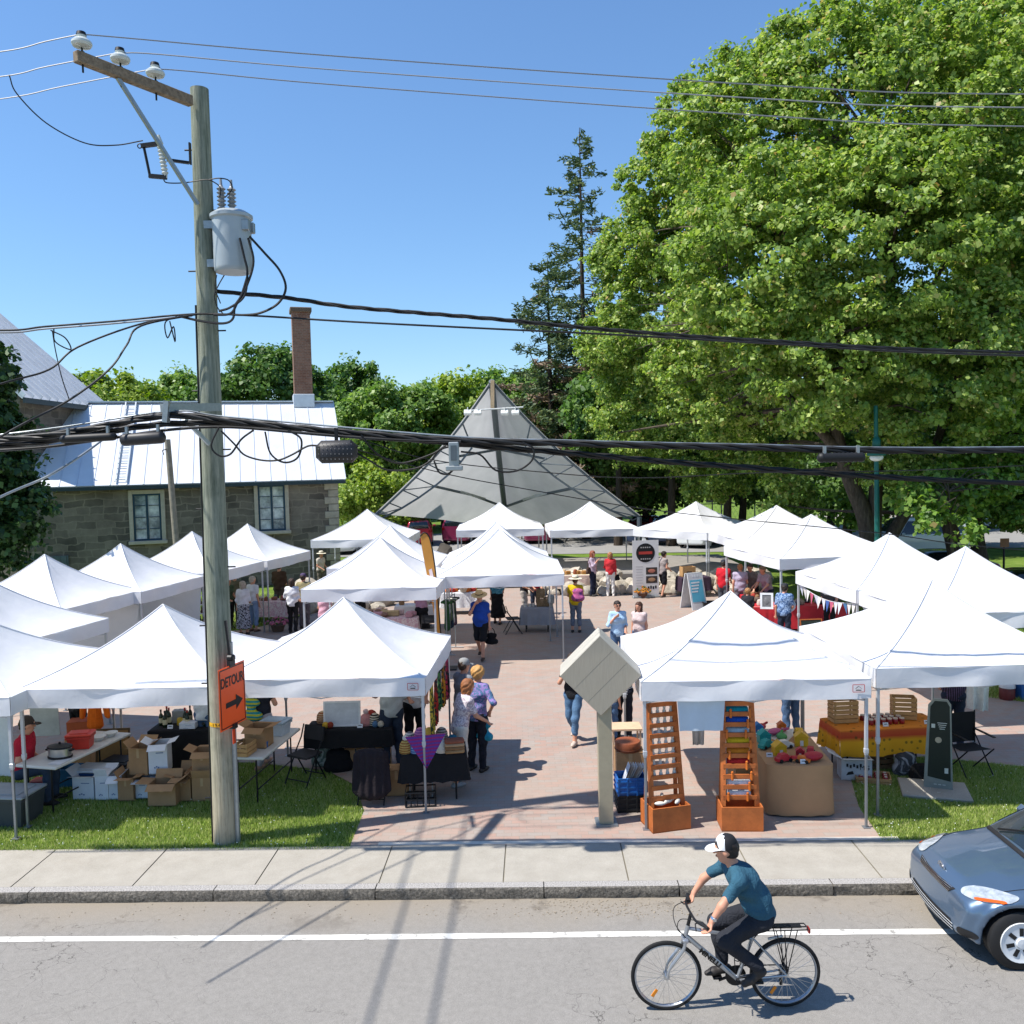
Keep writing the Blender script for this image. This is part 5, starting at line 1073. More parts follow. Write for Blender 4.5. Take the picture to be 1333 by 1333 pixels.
W_=cloth('#dfe0e2'); BLKC=cloth('#1d1d20'); JEAN=cloth('#4b6484'); DJEAN=cloth('#2a3140'); KHAKI=cloth('#8d8468'); GREYC=cloth('#77787c')
# --- square, centre
person('man in a blue polo shirt, black shorts and straw hat walking through the square',(627,858),1.74,-12,cloth('#23479b'),BLKC,'#6b5a48','short',('face','down'),'walk',4,'shorts',.6,'#3a2d26',hat=('straw',M_STRAW),grid=.014,nod=15,fat=1.12)
person('woman in a red jacket and white trousers standing by the boulders with her back turned',(795,776),1.62,175,cloth('#c2353a'),cloth('#d9d7d2'),'#9c6a43','bob',('down','cross'),'stand',0,'long',2,'#d8d0c8',female=True)
person('red-haired woman in a pale mauve top and dark trousers beside the red jacket woman',(772,776),1.68,60,cloth('#b5a3b1'),cloth('#23283a'),'#8a4a30','long',('cam','hip'),'stand',0,'long',1.4,'#2a2624',female=True)
person('person in a yellow shirt and straw hat wearing a purple backpack',(750,823),1.64,170,cloth('#cfae22'),cloth('#6d7482'),'#5a4636','short',('cross','cross'),'stand',0,'capri',.6,'#2a2624',hat=('straw','#e3dcc0'),fat=1.1)
person('woman in a black vest standing behind the grey-clothed table',(683,806),1.64,75,cloth('#2a2a2e'),cloth('#b4aca4'),'#5a3a28','bob',('fwd','fwd'),'stand',6,'long',.1,female=True)
person('person in a teal patterned shirt and black skirt under the centre tent',(648,812),1.66,165,cloth('#2f6f86','floral','#5d93a8',18),BLKC,'#6d5a44','short',('fwd','down'),'step',5,'skirt',.9,female=True)
person('person in a red top behind the wicker crates under the centre tent',(697,800),1.6,20,cloth('#a2263a'),DJEAN,'#3a2a20','short',('fwd','fwd'),'stand',4)
person('woman in a grey vest and black shorts beside the tall printed banner',(863,777),1.66,120,cloth('#948a86'),BLKC,'#2e221c','bun',('fwd','reach'),'step',6,'shorts',.15,'#5a4a40',female=True)
person('man in a red T-shirt and dark cap browsing at the right column',(942,800),1.74,140,cloth('#c1222e'),cloth('#4e5258'),'#2b221c','short',('fwd','down'),'stand',3,'long',.6,hat=('cap','#1e2230'))
person('person in a lilac T-shirt with a black strap standing beside the man in red',(964,803),1.66,170,cloth('#a99eb0'),cloth('#6c6a72'),'#a06b40','short',('fwd','down'),'stand',2,'long',.5)
person('vendor in a grey shirt leaning over the stall goods at the right column',(981,800),1.66,-50,cloth('#6f6a66'),BLKC,'#3b2d24','short',('reach','fwd'),'stand',16,'long',.8,grid=.02)
person('vendor in a mauve shirt reaching over a table',(1000,806),1.7,-60,cloth('#9a8a90'),DJEAN,'#6b5646','short',('reach','reach'),'stand',20,'long',.7,grid=.02)
person('person with curly brown hair crouched low by the red-clothed table',(973,826),1.3,150,cloth('#2e2c30'),BLKC,'#9b6f45','curly',('fwd','fwd'),'stand',8,'long',1)
person('man in a blue patterned shirt and dark cap holding a white plate',(1021,842),1.66,150,cloth('#31507c','floral','#8fa7c6',22),DJEAN,'#2b221c','short',('fwd','down'),'stand',6,'long',.8,hat=('cap','#22242a'))
person('person in dark grey seated under the coloured bunting',(1080,826),1.55,-30,cloth('#4a4a4e'),BLKC,'#3b2d24','short',('cross','fwd'),'stand',10,'long',.6)
person('woman in a light blue blouse and sunglasses walking behind the beige box',(805,872),1.66,8,cloth('#a8c6e0'),JEAN,'#2c2019','bun',('strap','fwd'),'step',0,'long',1.2,female=True,glasses=True)
person('girl with long brown hair walking beside the woman in sunglasses',(833,868),1.58,-35,cloth('#c6b3b0'),JEAN,'#4a2d1e','long',('down','down'),'step',0,'long',.4,female=True)
person('woman in black T-shirt and rolled jeans behind the beige box',(748,966),1.62,-25,cloth('#232326'),cloth('#54718f'),'#3a2a20','bob',('cam','cam'),'walk',2,'capri',.5,'#b9a79a',female=True,grid=.013)
person('woman in a striped top and dark trousers beyond the sign post',(812,960),1.62,165,cloth('#d7d5d2','stripe','#2d2f3c',11),cloth('#20222c'),'#4a3526','bob',('fwd','fwd'),'stand',4,'long',1,female=True,grid=.014)
person('child in jeans standing beside the woman in the striped top',(796,962),1.25,150,cloth('#d7d5d2','stripe','#3a4258',13),JEAN,'#6b4a30','short',('down','down'),'stand')
# --- front stall with the knitted hats
person('woman in a pale floral blouse leaning on the hat table',(600,1020),1.66,118,cloth('#a79aa4','floral','#d5ccd0',16),cloth('#d6cfc4'),'#8f5a34','bob',('reach','down'),'step',14,'capri',.7,'#8d9093',female=True,grid=.012)
person('woman with short blond hair in a teal and purple patterned top beside the floral blouse',(622,1003),1.7,150,cloth('#4c6f8f','floral','#8d7ab0',15),cloth('#23252e'),'#c08f52','curly',('hip','fwd'),'stand',6,'long',1.1,female=True,grid=.012)
person('person in a grey cap between the two women at the hat table',(604,985),1.68,130,cloth('#7d8086'),BLKC,'#4a3a2e','short',('fwd','fwd'),'stand',4,hat=('cap','#8b8b88'),grid=.014)
person('man in a pale grey shirt behind the hat table with his back turned',(512,1000),1.78,200,cloth('#b9bcba'),cloth('#2f3847'),'#3a2f28','short',('fwd','reach'),'stand',0,'long',.9,'#2a2624',grid=.012)
person('person in a white shirt facing the man at the hat table',(541,985),1.76,20,cloth('#dcdcdc'),BLKC,'#3a2f28','short',('reach','fwd'),'stand',0,'long',.9,grid=.014)
person('woman with a striped shoulder bag walking behind the utility pole sign',(343,1000),1.66,160,cloth('#2a2c36'),cloth('#a9a6ac'),'#a57a4a','long',('strap','down'),'walk',0,'long',.5,'#b08a78',female=True,grid=.013)
person('person in a white shirt standing half hidden behind the utility pole',(270,1000),1.7,170,cloth('#d7dade'),JEAN,'#4a3a2e','short',('fwd','fwd'),'stand',2,'long',1.3,grid=.014)
person('man in a red T-shirt and dark cap sitting behind the slow cooker table',None,1.74,95,cloth('#b02236'),cloth('#3a4658'),'#2b221c','short',('fwd','fwd'),'sit',8,'long',.6,hat=('cap','#3a2f2a'),grid=.012,look=20,loc=(-7.62,13.35,0))
# --- left column
person('grey-haired woman in a white blouse and black floral skirt, back turned, at the left column',(318,826),1.62,175,cloth('#dcdbe2'),cloth('#22232b','floral','#b9bac4',20),'#a59c92','bob',('fwd','down'),'stand',2,'skirt',1.3,female=True)
person('man in a white T-shirt and denim shorts beside the woman in the floral skirt',(331,822),1.7,150,cloth('#d9dade'),cloth('#8297b3'),'#b0a89c','short',('down','fwd'),'stand',0,'capri',.6,'#6a4a3a')
person('man in a brown shirt standing by the pink-clothed table at the left column',(365,802),1.78,175,cloth('#4a3a2e'),cloth('#5a5048'),'#3a2c22','short',('fwd','fwd'),'stand',3,'long',1)
person('woman in a white top and black leggings, back turned, near the flower basket',(382,824),1.66,180,cloth('#e0e0e4'),BLKC,'#3b2a20','bob',('fwd','strap'),'step',0,'long',1.2,female=True)
person('man in an olive shirt and purple cap with hands behind his back',(397,818),1.7,172,cloth('#8d8462'),cloth('#57525a'),'#3a2c22','short',('back','back'),'stand',0,'long',.6,hat=('cap','#4a3a5a'))
person('person in a straw hat bending over the left column table',(306,812),1.62,170,cloth('#5d5a4a'),BLKC,'#5a4636','short',('fwd','fwd'),'stand',8,hat=('straw',M_STRAW))
person('vendor in a green top behind the left column table',(298,818),1.6,60,cloth('#40503c'),BLKC,'#3a2c22','short',('fwd','fwd'),'stand',4)
person('woman in a dark shirt and sunglasses under the second tent of the left column',(72,868),1.62,15,cloth('#33262e'),BLKC,'#2b1f1a','bob',('down','down'),'stand',0,female=True,glasses=True)
person('person in pink standing at the left edge of the middle flag tent',(424,842),1.66,160,cloth('#d6a3b2'),cloth('#cfa6b4'),'#4a3526','short',('fwd','fwd'),'stand',3,female=True)
person('person in a sun hat resting by the boulders at the back left',(418,770),1.6,60,cloth('#c8beb0'),cloth('#6a6258'),'#5a4636','short',('fwd','fwd'),'stand',5,hat=('straw','#d9d2bd'))
person('person in a mauve top and black skirt under the flag tent',(550,833),1.66,165,cloth('#b48aa2'),BLKC,'#4a3526','short',('reach','fwd'),'stand',3,'skirt',.8,female=True)
person('person in a black shirt working behind the flag tent table',(470,815),1.62,10,cloth('#2a2a2c'),BLKC,'#3a2c22','short',('fwd','fwd'),'stand',4)
person('person in dark clothes with a purple scarf behind the orange-clothed table',(1241,975),1.7,165,cloth('#2a2630','vstripe','#5a4a66',9),cloth('#2a3244'),'#3a2c22','short',('fwd','fwd'),'stand',6,'long',1.6,grid=.014)
person('person in jeans standing behind the toy table under the front right tent',(1030,960),1.68,200,cloth('#54595f'),JEAN,'#5a4636','short',('down','down'),'stand',0,grid=.014)
person('vendor in a dark jacket beside the orange coat at the far left stall',(104,985),1.66,150,cloth('#2d2d31'),BLKC,'#3a2c22','short',('fwd','fwd'),'stand',3,grid=.016)
# things people carry
def carried(who,j,name,label,cat,off,d,col,strap=None):
    p=wj(who,j)+Vector(off); return bag(name,label,cat,p,d,col,PJ[who][0].rotation_euler.z,strap)
st_=[(-.1,0,.05),(-.07,0,.2),(0,0,.26),(.07,0,.2),(.1,0,.05)]
carried('man in a blue polo shirt, black shorts and straw hat walking through the square','wrl','carrier_bag','black carrier bag hanging from the hand of the man in blue','bag',(.05,0,-.32),(.3,.14,.36),cloth('#141416'),st_)
carried('woman in a red jacket and white trousers standing by the boulders with her back turned','wrr','handbag','black handbag held by the woman in the red jacket','bag',(0,.05,-.12),(.3,.12,.26),cloth('#17171b'),st_)
carried('red-haired woman in a pale mauve top and dark trousers beside the red jacket woman','hipr','handbag','brown handbag at the hip of the red-haired woman','bag',(-.12,-.1,.1),(.3,.13,.26),cloth('#4a3830'),[(-.1,0,.05),(-.05,0,.3),(.1,0,.5),(.1,.03,.4)])
carried('person in a yellow shirt and straw hat wearing a purple backpack','chest','backpack','purple and pink backpack worn over the yellow shirt','backpack',(.06,-.18,-.08),(.28,.2,.42),cloth('#7a4a86','plaid','#b05a8a',8))
carried('woman with a striped shoulder bag walking behind the utility pole sign','hipl','shoulder_bag','teal and yellow striped shoulder bag of the woman behind the sign','bag',(-.05,-.14,.18),(.36,.16,.5),cloth('#2a8a96','stripe','#b8b93c',5),[(-.12,0,.1),(-.06,.02,.4),(.0,.1,.62),(.1,.08,.4),(.12,0,.1)])
carried('woman with short blond hair in a teal and purple patterned top beside the floral blouse','hipl','carrier_bag','turquoise carrier bag of the blond woman at the hat table','bag',(.2,-.05,-.22),(.26,.14,.44),cloth('#2f8fa6'),st_)
wl=wj('man in a blue patterned shirt and dark cap holding a white plate','wrr'); r=thing('plate','round white plate held by the man in the blue patterned shirt','plate',wl+Vector((-.12,-.05,.12))); mb=MB(); mb.lathe([(0,0),(.12,.004),(.19,.02),(.2,.028),(.12,.014),(0,.01)],(0,0,0),18,Matrix.Rotation(1.1,3,'X')); mb.build('dish',mat('#e5e5e3',.5,name='white_dish'),r)
# ================================================================== STALL GOODS
M_CARD=mat('#a5805a',.85,0,.14,5,.15,30,name='cardboard'); M_CARDI=mat('#8a6847',.9,0,.1,5,name='cardboard_inside'); M_WCARD=mat('#d6d8dc',.75,0,.08,5,name='white_carton'); M_PLTAB=mat('#cfcdc6',.5,0,.06,5,name='plastic_tabletop'); M_BCLO=mat('#18181b',.95,0,.2,6,.4,30,name='black_cloth'); M_WOOD=mat('#b3642f',.6,0,.28,5,.2,20,name='orange_stained_wood'); M_CRATE=mat('#b58d5c',.8,0,.22,6,.2,20,name='crate_wood'); M_KRAFT=mat('#a98560',.85,0,.1,2.5,.3,5,name='kraft_paper')
RED=mat('#b3202c',.6,name='red_cloth')
def at(px,py,z=0.): return G(px,py,z)
def place(name,label,cat,loc,rz=0,group=None): r=thing(name,label,cat,loc,R_(rz),group); setm(r); return r
def box_walls(mb,w,d,h,t=.012):
    mb.box((0,0,t/2),(w,d,t)); mb.box((-w/2+t/2,0,h/2),(t,d,h)); mb.box((w/2-t/2,0,h/2),(t,d,h)); mb.box((0,-d/2+t/2,h/2),(w-2*t,t,h)); mb.box((0,d/2-t/2,h/2),(w-2*t,t,h))
def carton(label,loc,d,rz=0,m=M_CARD,openf=(.5,.8,.4,.9),lid=False,group='cartons under the front stalls',tip=False):
    r=place('cardboard_box',label,'box',loc,rz,group); w,dd,h=d; mb=MB(); box_walls(mb,w,dd,h); mb.build('carton',m,r,smooth=0)
    if m is M_WCARD:
        mb=MB()
        for q in range(3): mb.box((w*(-.18+.1*q),-dd/2-.001,h*(.22+.03*(q%2))),(w*.07,.003,h*.05))
        mb.box((w*.1,-dd/2-.001,h*.72),(w*.4,.003,h*.03)); mb.build('print',mat('#5a7196',.7,name='blue_print'),r,smooth=0)
    elif m is M_CARD: mb=MB(); mb.box((0,-dd/2-.001,h*.82),(w*.13,.003,h*.34)); mb.build('tape',mat('#b99a72',.35,name='parcel_tape'),r,smooth=0)
    if lid: mb=MB(); mb.box((0,0,h+.004),(w+.006,dd+.006,.006)); mb.box((0,0,h+.009),(w*.12,dd,.002)); mb.build('lid',m,r,smooth=0)
    else:
        for k,a in enumerate(openf):
            if a is None: continue
            ang=-a*1.9; ln=(dd if k%2==0 else w)/2*.92; hw=(w if k%2==0 else dd); R=rotz(k*math.pi/2); off=(dd if k%2==0 else w)/2; dv=Vector((0,-math.sin(a*2.2),math.cos(a*2.2))); mb=MB()
            p0=R@Vector((-hw/2+.004,-off,h));p1=R@Vector((hw/2-.004,-off,h)); v=R@(dv*ln); tt=R@Vector((0,.004,.002)); mb.add([p0,p1,p1+v,p0+v,p0+tt,p1+tt,p1+v+tt,p0+v+tt],[(0,1,2,3),(7,6,5,4),(0,4,5,1),(1,5,6,2),(2,6,7,3),(3,7,4,0)]); mb.build('flap',m,r,smooth=0)
    return r
def table(label,loc,w,d,rz=0,h=.73,m=M_PLTAB):
    r=place('folding_table',label,'table',loc,rz); mb=MB(); mb.box((0,0,h-.02),(w,d,.045),b=.012); mb.build('tabletop',m,r)
    for sx_ in(-1,1):
        for sy in(-1,1): mb=MB(); mb.cyl((sx_*(w/2-.15),sy*(d/2-.08),0),(sx_*(w/2-.15),sy*(d/2-.08),h-.04),.014,n=8); mb.build('leg',M_BLKM,r)
        mb=MB(); mb.cyl((sx_*(w/2-.15),-d/2+.08,.2),(sx_*(w/2-.15),d/2-.08,.2),.011,n=6); mb.build('crossbar',M_BLKM,r)
    return r
def drape(label,loc,w,d,rz,h,drop,m,seed=0,wav=.035,cat='tablecloth'):
    """cloth lying on a table: flat top, rounded edges, hanging folds"""
    r=MB(); n=64; prof=[(0,0),(.5,0),(.94,0),(1,-.012),(1.0,-.04)]; rows=[]; rd=random.Random(seed); ph=[rd.uniform(0,6) for _ in range(4)]
    def ring(f,z,amp):
        row=[]
        for i in range(n+1):
            u=(i%n)/n*4; k=int(u); v=u-k; cx,cy=[(-1+2*v,-1),(1,-1+2*v),(1-2*v,1),(-1,1-2*v)][k]; nx,ny=[(0,-1),(1,0),(0,1),(-1,0)][k]
            a=amp*(math.sin(i*1.9+ph[0])+.6*math.sin(i*.83+ph[1])); row.append(Vector((cx*w/2*f+nx*a+(amp*.8 if amp else 0)*nx,cy*d/2*f+ny*a+(amp*.8 if amp else 0)*ny,h+z)))
        return row
    for f,z in prof: rows.append(ring(f,z+.004,0))
    for k in range(1,6): rows.append(ring(1.01,-.04-(drop-.04)*k/5+(.015*math.sin(k) if k<5 else 0),wav*k/5))
    r.sheet(rows); o=r.build('tablecloth',m,smooth=60); o.location=loc; o.rotation_euler=(0,0,R_(rz)); tag(o,label,cat); return o
def local(o_loc,rz,x,y,z): v=rotz(R_(rz))@Vector((x,y,z)); return Vector(o_loc)+v
def bin_(name,label,loc,d,rz,m,lidm=None,cat='bin',taper=.9,handles=True):
    r=place(name,label,cat,loc,rz); w,dd,h=d; mb=MB(); vs=[]
    for f,z in ((taper,0),(1,h),(1-.03,h),(taper-.03,.01)):
        for sx_,sy in((-1,-1),(1,-1),(1,1),(-1,1)): vs.append((sx_*w/2*f,sy*dd/2*f,z))
    fs=[(3,2,1,0)]+[(a*4+i,a*4+(i+1)%4,(a+1)*4+(i+1)%4,(a+1)*4+i) for a in range(3) for i in range(4)]+[(12,13,14,15)]; mb.add(vs,fs)
    mb.box((0,-dd/2-.008,h-.02),(w+.03,.018,.03)); mb.box((0,dd/2+.008,h-.02),(w+.03,.018,.03)); mb.box((-w/2-.008,0,h-.02),(.018,dd,.03)); mb.box((w/2+.008,0,h-.02),(.018,dd,.03))
    mb.build('tub',m,r,smooth=0)
    if lidm: mb=MB(); mb.box((0,0,h+.02),(w+.05,dd+.05,.04),b=.012); mb.box((0,0,h+.045),(w*.8,dd*.75,.014),b=.005); mb.build('lid',lidm,r)
    return r
# ---------------- far left front stall (A0/A1)
tl=at(66,1042); T1=table('white plastic folding table with the slow cooker, at the far left stall',(-6.98,13.75,0),.72,1.7,-14)
p=Vector((-7.0,13.3,.735)); r=place('slow_cooker','oval steel slow cooker with black rim on the white plastic table','slow cooker',p,-10); mb=MB(); R2=Matrix.Diagonal((1.25,.95,1)); mb.lathe([(0,0),(.12,0),(.14,.02),(.145,.15),(.15,.155)],(0,0,0),24,R2); mb.build('body',mat('#a7a9a8',.3,.7,.1,name='brushed_steel'),r); mb=MB(); mb.lathe([(.15,.155),(.158,.165),(.15,.18),(.05,.205),(0,.207)],(0,0,0),24,R2); mb.ball((0,0,.222),.02,8); mb.build('lid',M_BLKM,r)
for s in(-1,1): mb=MB(); mb.box((s*.2,0,.12),(.05,.09,.025),b=.008); mb.build('handle',M_BLKM,r)
mb=MB(); mb.lathe([(.14,0),(.152,.005),(.152,.03),(.14,.035)],(0,0,.0),24,R2); mb.build('base',M_BLKM,r)
bin_('food_container','red plastic food container with lid behind the slow cooker',Vector((-6.9,13.75,.74)),(.34,.26,.2),8,mat('#c2372a',.45,name='red_plastic'),mat('#cf4433',.45,name='red_lid'),'container')
for k,(x,y) in enumerate(((-6.78,14.1),(-6.68,14.3))): r=place('bowl','white bowl at the far end of the white plastic table'+(', nearer the red container' if k==0 else ', farther one'),'bowl',(x,y,.735),0,'white bowls'); mb=MB(); mb.lathe([(0,0),(.05,0),(.11,.07),(.115,.07),(.05,.008),(0,.008)],n=18); mb.build('dish',mat('#dcdcd8',.3,name='white_bowl'),r)
bin_('storage_tote','dark grey storage tote with a pale lid at the lower left corner',at(6,1068),(.95,.55,.42),-6,mat('#3d4245',.6,name='dark_grey_plastic'),mat('#8f969a',.5,name='grey_lid'),'tote')
bin_('storage_tote','yellow tote with a red lid under the white plastic table',at(56,1040),(.32,.28,.26),0,mat('#c9a021',.5,name='yellow_plastic'),mat('#b3262b',.5,name='red_lid2'),'tote')
bin_('bucket','blue plastic bin on the grass beside the white cartons',at(90,1021),(.34,.3,.3),0,mat('#1f5f86',.5,name='blue_plastic'),None)
bin_('storage_tote','grey tote with a black lid standing before the black cloth table',at(157,1018),(.5,.4,.34),-12,mat('#70767b',.55,name='grey_plastic'),mat('#26282b',.5,name='black_lid'),'tote')
bin_('cool_box','white lidded blue cooler behind the row of white cartons',at(125,1030),(.52,.36,.36),-8,mat('#274f7c',.5,name='cooler_blue'),mat('#d5d8da',.45,name='cooler_lid'),'cool box')
def board(name,label,cat,px,py,w,h,rz,m,lean=8,frame_=None,zb=0.,loc=None):
    r=place(name,label,cat,loc if loc is not None else at(px,py),rz); Rm=Matrix.Rotation(R_(-lean),3,'X'); mb=MB(); mb.box(Rm@Vector((0,0,h/2+zb)),(w,.02,h),Rm,b=.003); mb.build('panel',m,r)
    if frame_:
        mb=MB()
        for c_,d_ in (((0,-.012,zb+.015),(w,.014,.03)),((0,-.012,zb+h-.015),(w,.014,.03)),((-w/2+.015,-.012,zb+h/2),(.03,.014,h-.06)),((w/2-.015,-.012,zb+h/2),(.03,.014,h-.06))): mb.box(Rm@Vector(c_),d_,Rm)
        mb.build('frame',frame_,r)
    return r
board('back_board','brown cork board in a dark frame leaning between the tent legs','board',147,1006,.56,.74,4,mat('#9a7446',.85,0,.15,20,name='cork'),8,mat('#5a4428',.7,name='dark_frame'))
board('foam_panel','tall white foam panel leaning at the far left edge','panel',-2,1010,.5,1.0,-10,M_WCARD,6)
board('foam_panel','pale grey foam panel hanging askew under the first front tent','panel',64,1003,.46,.55,6,mat('#b9bbb8',.8,name='grey_foam'),-4,None,.62)
# cartons on the grass
CB=[('low white carton, first of the row beside the blue bin',(110,1041),(.34,.34,.36),-4,M_WCARD,0),('white carton with raised flaps, second of the row on the grass',(133,1042),(.2,.3,.38),0,M_WCARD,0),('white carton at the end of the white row, next to a brown one',(149,1041),(.2,.3,.37),2,M_WCARD,0),
('brown carton on the grass right of the white row',(164,1043),(.24,.32,.36),0,M_CARD,0),('white carton on the grass under the tall brown carton',(184,1040),(.22,.3,.3),0,M_WCARD,0),('brown carton lying on its side in front of the others, opening to the right',(211,1050),(.42,.3,.34),0,M_CARD,0),('brown carton with open flaps behind the one lying on its side',(237,1043),(.3,.34,.36),-3,M_CARD,0),('brown carton on the grass touching the utility pole',(263,1043),(.3,.32,.36),2,M_CARD,0),
('tall brown carton stacked on top behind the white row',(183,1037),(.3,.3,.42),-6,M_CARD,.34),('white carton stacked on top beside the tall brown carton',(206,1037),(.28,.3,.46),8,M_WCARD,.36),('brown carton stacked on the one beside the utility pole',(264,1040),(.3,.3,.36),3,M_CARD,.37)]
for lb,(x,y),d,rz,m,z in CB:
    L=at(x,y); carton(lb,(L.x,L.y+d[1]/2,z),d,rz,m,[random.uniform(.15,1.1) for _ in range(4)])
carton('brown carton standing on the second plastic table right of the pole',Vector((-4.05,13.65,.735)),(.34,.3,.32),-10,M_CARD,(.9,.6,.8,.5))
# black cloth table with bottles
bt=Vector((-5.62,14.85,0)); table('folding table under a black cloth behind the cartons',bt,1.08,.6,0); drape('black cloth hanging to the ground over the bottle table',bt,1.12,.62,0,.735,.66,M_BCLO,3,.015)
M_GLASS=mat('#1b2a1a',.12,0,.1,name='dark_bottle_glass'); M_CAPR=mat('#a8281f',.4,name='red_cap')
def bottle(label,loc,h=.3,r0=.037,m=M_GLASS,capm=M_CAPR,lab=None,group=None):
    r=place('bottle',label,'bottle',loc,0,group); mb=MB(); mb.lathe([(0,0),(r0,0),(r0*1.03,.01),(r0,h*.58),(r0*.8,h*.68),(r0*.36,h*.78),(r0*.34,h*.9),(0,h*.9)],n=14); mb.build('glass',m,r); mb=MB(); mb.lathe([(r0*.4,h*.86),(r0*.42,h*.88),(r0*.42,h*1.0),(0,h*1.0)],n=12); mb.build('cap',capm,r)
    mb=MB(); mb.lathe([(r0*1.04,h*.18),(r0*1.05,h*.2),(r0*1.05,h*.45),(r0*1.04,h*.47)],n=14); mb.build('label_band',mat('#cfc39c',.7,name='paper_label'),r); return r
for k,x in enumerate((-.44,-.38,-.3,-.33,.0,.06,.03,.28,.34,.4)): bottle('dark bottle with a red cap on the black cloth table',bt+Vector((x,random.uniform(-.15,.1),.74)),random.uniform(.26,.33),capm=M_CAPR if k%3 else M_BLKM,group='bottles on the black cloth table')
carton('small white box lying among the bottles on the black cloth table',bt+Vector((.1,-.2,.74)),(.26,.18,.1),0,M_WCARD,lid=True,group=None)
carton('grey box at the back of the bottle table',bt+Vector((-.2,.18,.74)),(.2,.16,.2),5,mat('#9b9b98',.8,name='grey_box'),lid=True,group=None)
r=place('metal_pot','wide dented metal pot on the right of the bottle table','pot',bt+Vector((.33,.02,.74)),0); mb=MB(); mb.lathe([(0,0),(.13,0),(.15,.03),(.155,.16),(.165,.165),(.15,.165),(.14,.03),(0,.02)],n=20); mb.build('vessel',mat('#6d6c62',.4,.6,.3,12,name='old_metal'),r)
for s in(-1,1): mb=MB(); mb.tube(spline([(s*.15,-.04,.11),(s*.2,-.03,.12),(s*.2,.03,.12),(s*.15,.04,.11)],4),.008,5); mb.build('handle',M_BLKM,r)
for k,x in enumerate((-.12,-.06)): r=place('yellow_jar','squat yellow jar between the bottles'+(' on the left' if k==0 else ' on the right'),'jar',bt+Vector((x,.0,.74)),0,'yellow jars'); mb=MB(); mb.lathe([(0,0),(.05,0),(.055,.02),(.055,.1),(.045,.12),(0,.12)],n=14); mb.build('vessel',mat('#c7a12a',.4,name='mustard'),r)
# second plastic table right of the pole
table('white plastic folding table just right of the utility pole',(-4.02,13.85,0),.6,1.5,-8)
def crate(label,loc,d,rz,m=M_CRATE,slats=3,group=None):
    r=place('wooden_crate',label,'crate',loc,rz,group); w,dd,h=d; t=.012; mb=MB(); mb.box((0,0,t/2),(w-.03,dd-.03,t)); mb.build('bottom',m,r,smooth=0)
    sh=h/slats
    for k,(cx,cy,ww,ddv) in enumerate(((0,-dd/2,w,t),(0,dd/2,w,t),(-w/2,0,t,dd-t),(w/2,0,t,dd-t))):
        mb=MB()
        for q in range(slats): mb.box((cx,cy,sh*(q+.5)),(ww,ddv,sh*.78))
        mb.build('slatted_side',m,r,smooth=0)
    mb=MB()
    for sx_ in(-1,1):
        for sy in(-1,1): mb.box((sx_*(w/2-.02),sy*(dd/2-.02),h/2),(.025,.025,h-.01))
    mb.build('corner_post',m,r,smooth=0); return r
crate('small wooden crate on the plastic table beside the pole',Vector((-4.15,13.25,.735)),(.22,.3,.2),-10)
bin_('storage_tote','white plastic tote with pale blue lid on the table right of the pole',Vector((-3.95,14.25,.735)),(.4,.3,.2),-15,mat('#c4ccd4',.5,name='white_tub'),mat('#a8bccb',.5,name='pale_blue_lid'),'tote')
# orange coat on a hanger stand
cp=at(127,1000); r=place('orange_coat','bright orange coat hanging on a thin stand at the back of the first front stall','coat',cp,0); o=SDF(); o.cap((-.13,0,1.32),(.13,0,1.32),.05,.05,.04); o.cap((0,0,1.28),(0,0,.75),.07,.10,.05,(1,0,0),.8); 
for s in(-1,1): o.cap((s*.16,0,1.3),(s*.22,0,.9),.05,.04,.03)
V,Q=o.mesh(.016); V=V+.012*np.c_[np.sin(V[:,0]*60),np.sin(V[:,0]*70),0*V[:,0]]; np_mesh('cloth',V,Q,cloth('#e06a1c'),r,True); mb=MB(); mb.cyl((0,0,0),(0,0,1.45),.014); mb.cyl((-.15,0,1.34),(.15,0,1.34),.01); mb.build('stand',M_GALV,r)
carton('orange-red printed box on a low stack at the back of the first stall',at(103,1000)+Vector((0,.1,.55)),(.34,.3,.26),10,mat('#b0552c',.7,name='orange_print_box'),lid=True,group=None)
carton('brown box beneath the orange-red printed box',at(103,1000)+Vector((0,.1,0)),(.4,.34,.54),6,M_CARD,lid=True,group=None)
# ---------------- hat stall (A2)
def folding_chair(label,loc,rz,m=M_BLKM,seatm=None):
    r=place('folding_chair',label,'chair',loc,rz); sm=seatm or mat('#26262a',.7,name='chair_vinyl'); mb=MB(); mb.box((0,0,.45),(.42,.4,.035),b=.014); mb.build('seat',sm,r)
    mb=MB(); rows=[[Vector((x,.2+.03*math.cos(x*3.6)-.0+(z-.62)*.18,z)) for x in np.linspace(-.21,.21,9)] for z in np.linspace(.62,.84,5)]; mb.sheet(rows); mb.sheet([[p+Vector((0,.02,0)) for p in q] for q in rows]); mb.build('backrest',sm,r)
    for s in(-1,1):
        mb=MB(); mb.tube([(s*.22,-.24,0),(s*.22,.02,.44),(s*.22,.18,.66),(s*.21,.24,.86)],.012,7); mb.build('leg',m,r); mb=MB(); mb.tube([(s*.2,.26,0),(s*.2,.0,.44),(s*.2,-.14,.44)],.012,7); mb.build('leg',m,r)
    mb=MB(); mb.cyl((-.22,-.2,.08),(.22,-.2,.08),.009,n=6); mb.cyl((-.2,.22,.08),(.2,.22,.08),.009,n=6); mb.build('stretcher',m,r); return r
folding_chair('black folding chair standing on the grass edge under the second front tent',at(398,1017),-28)
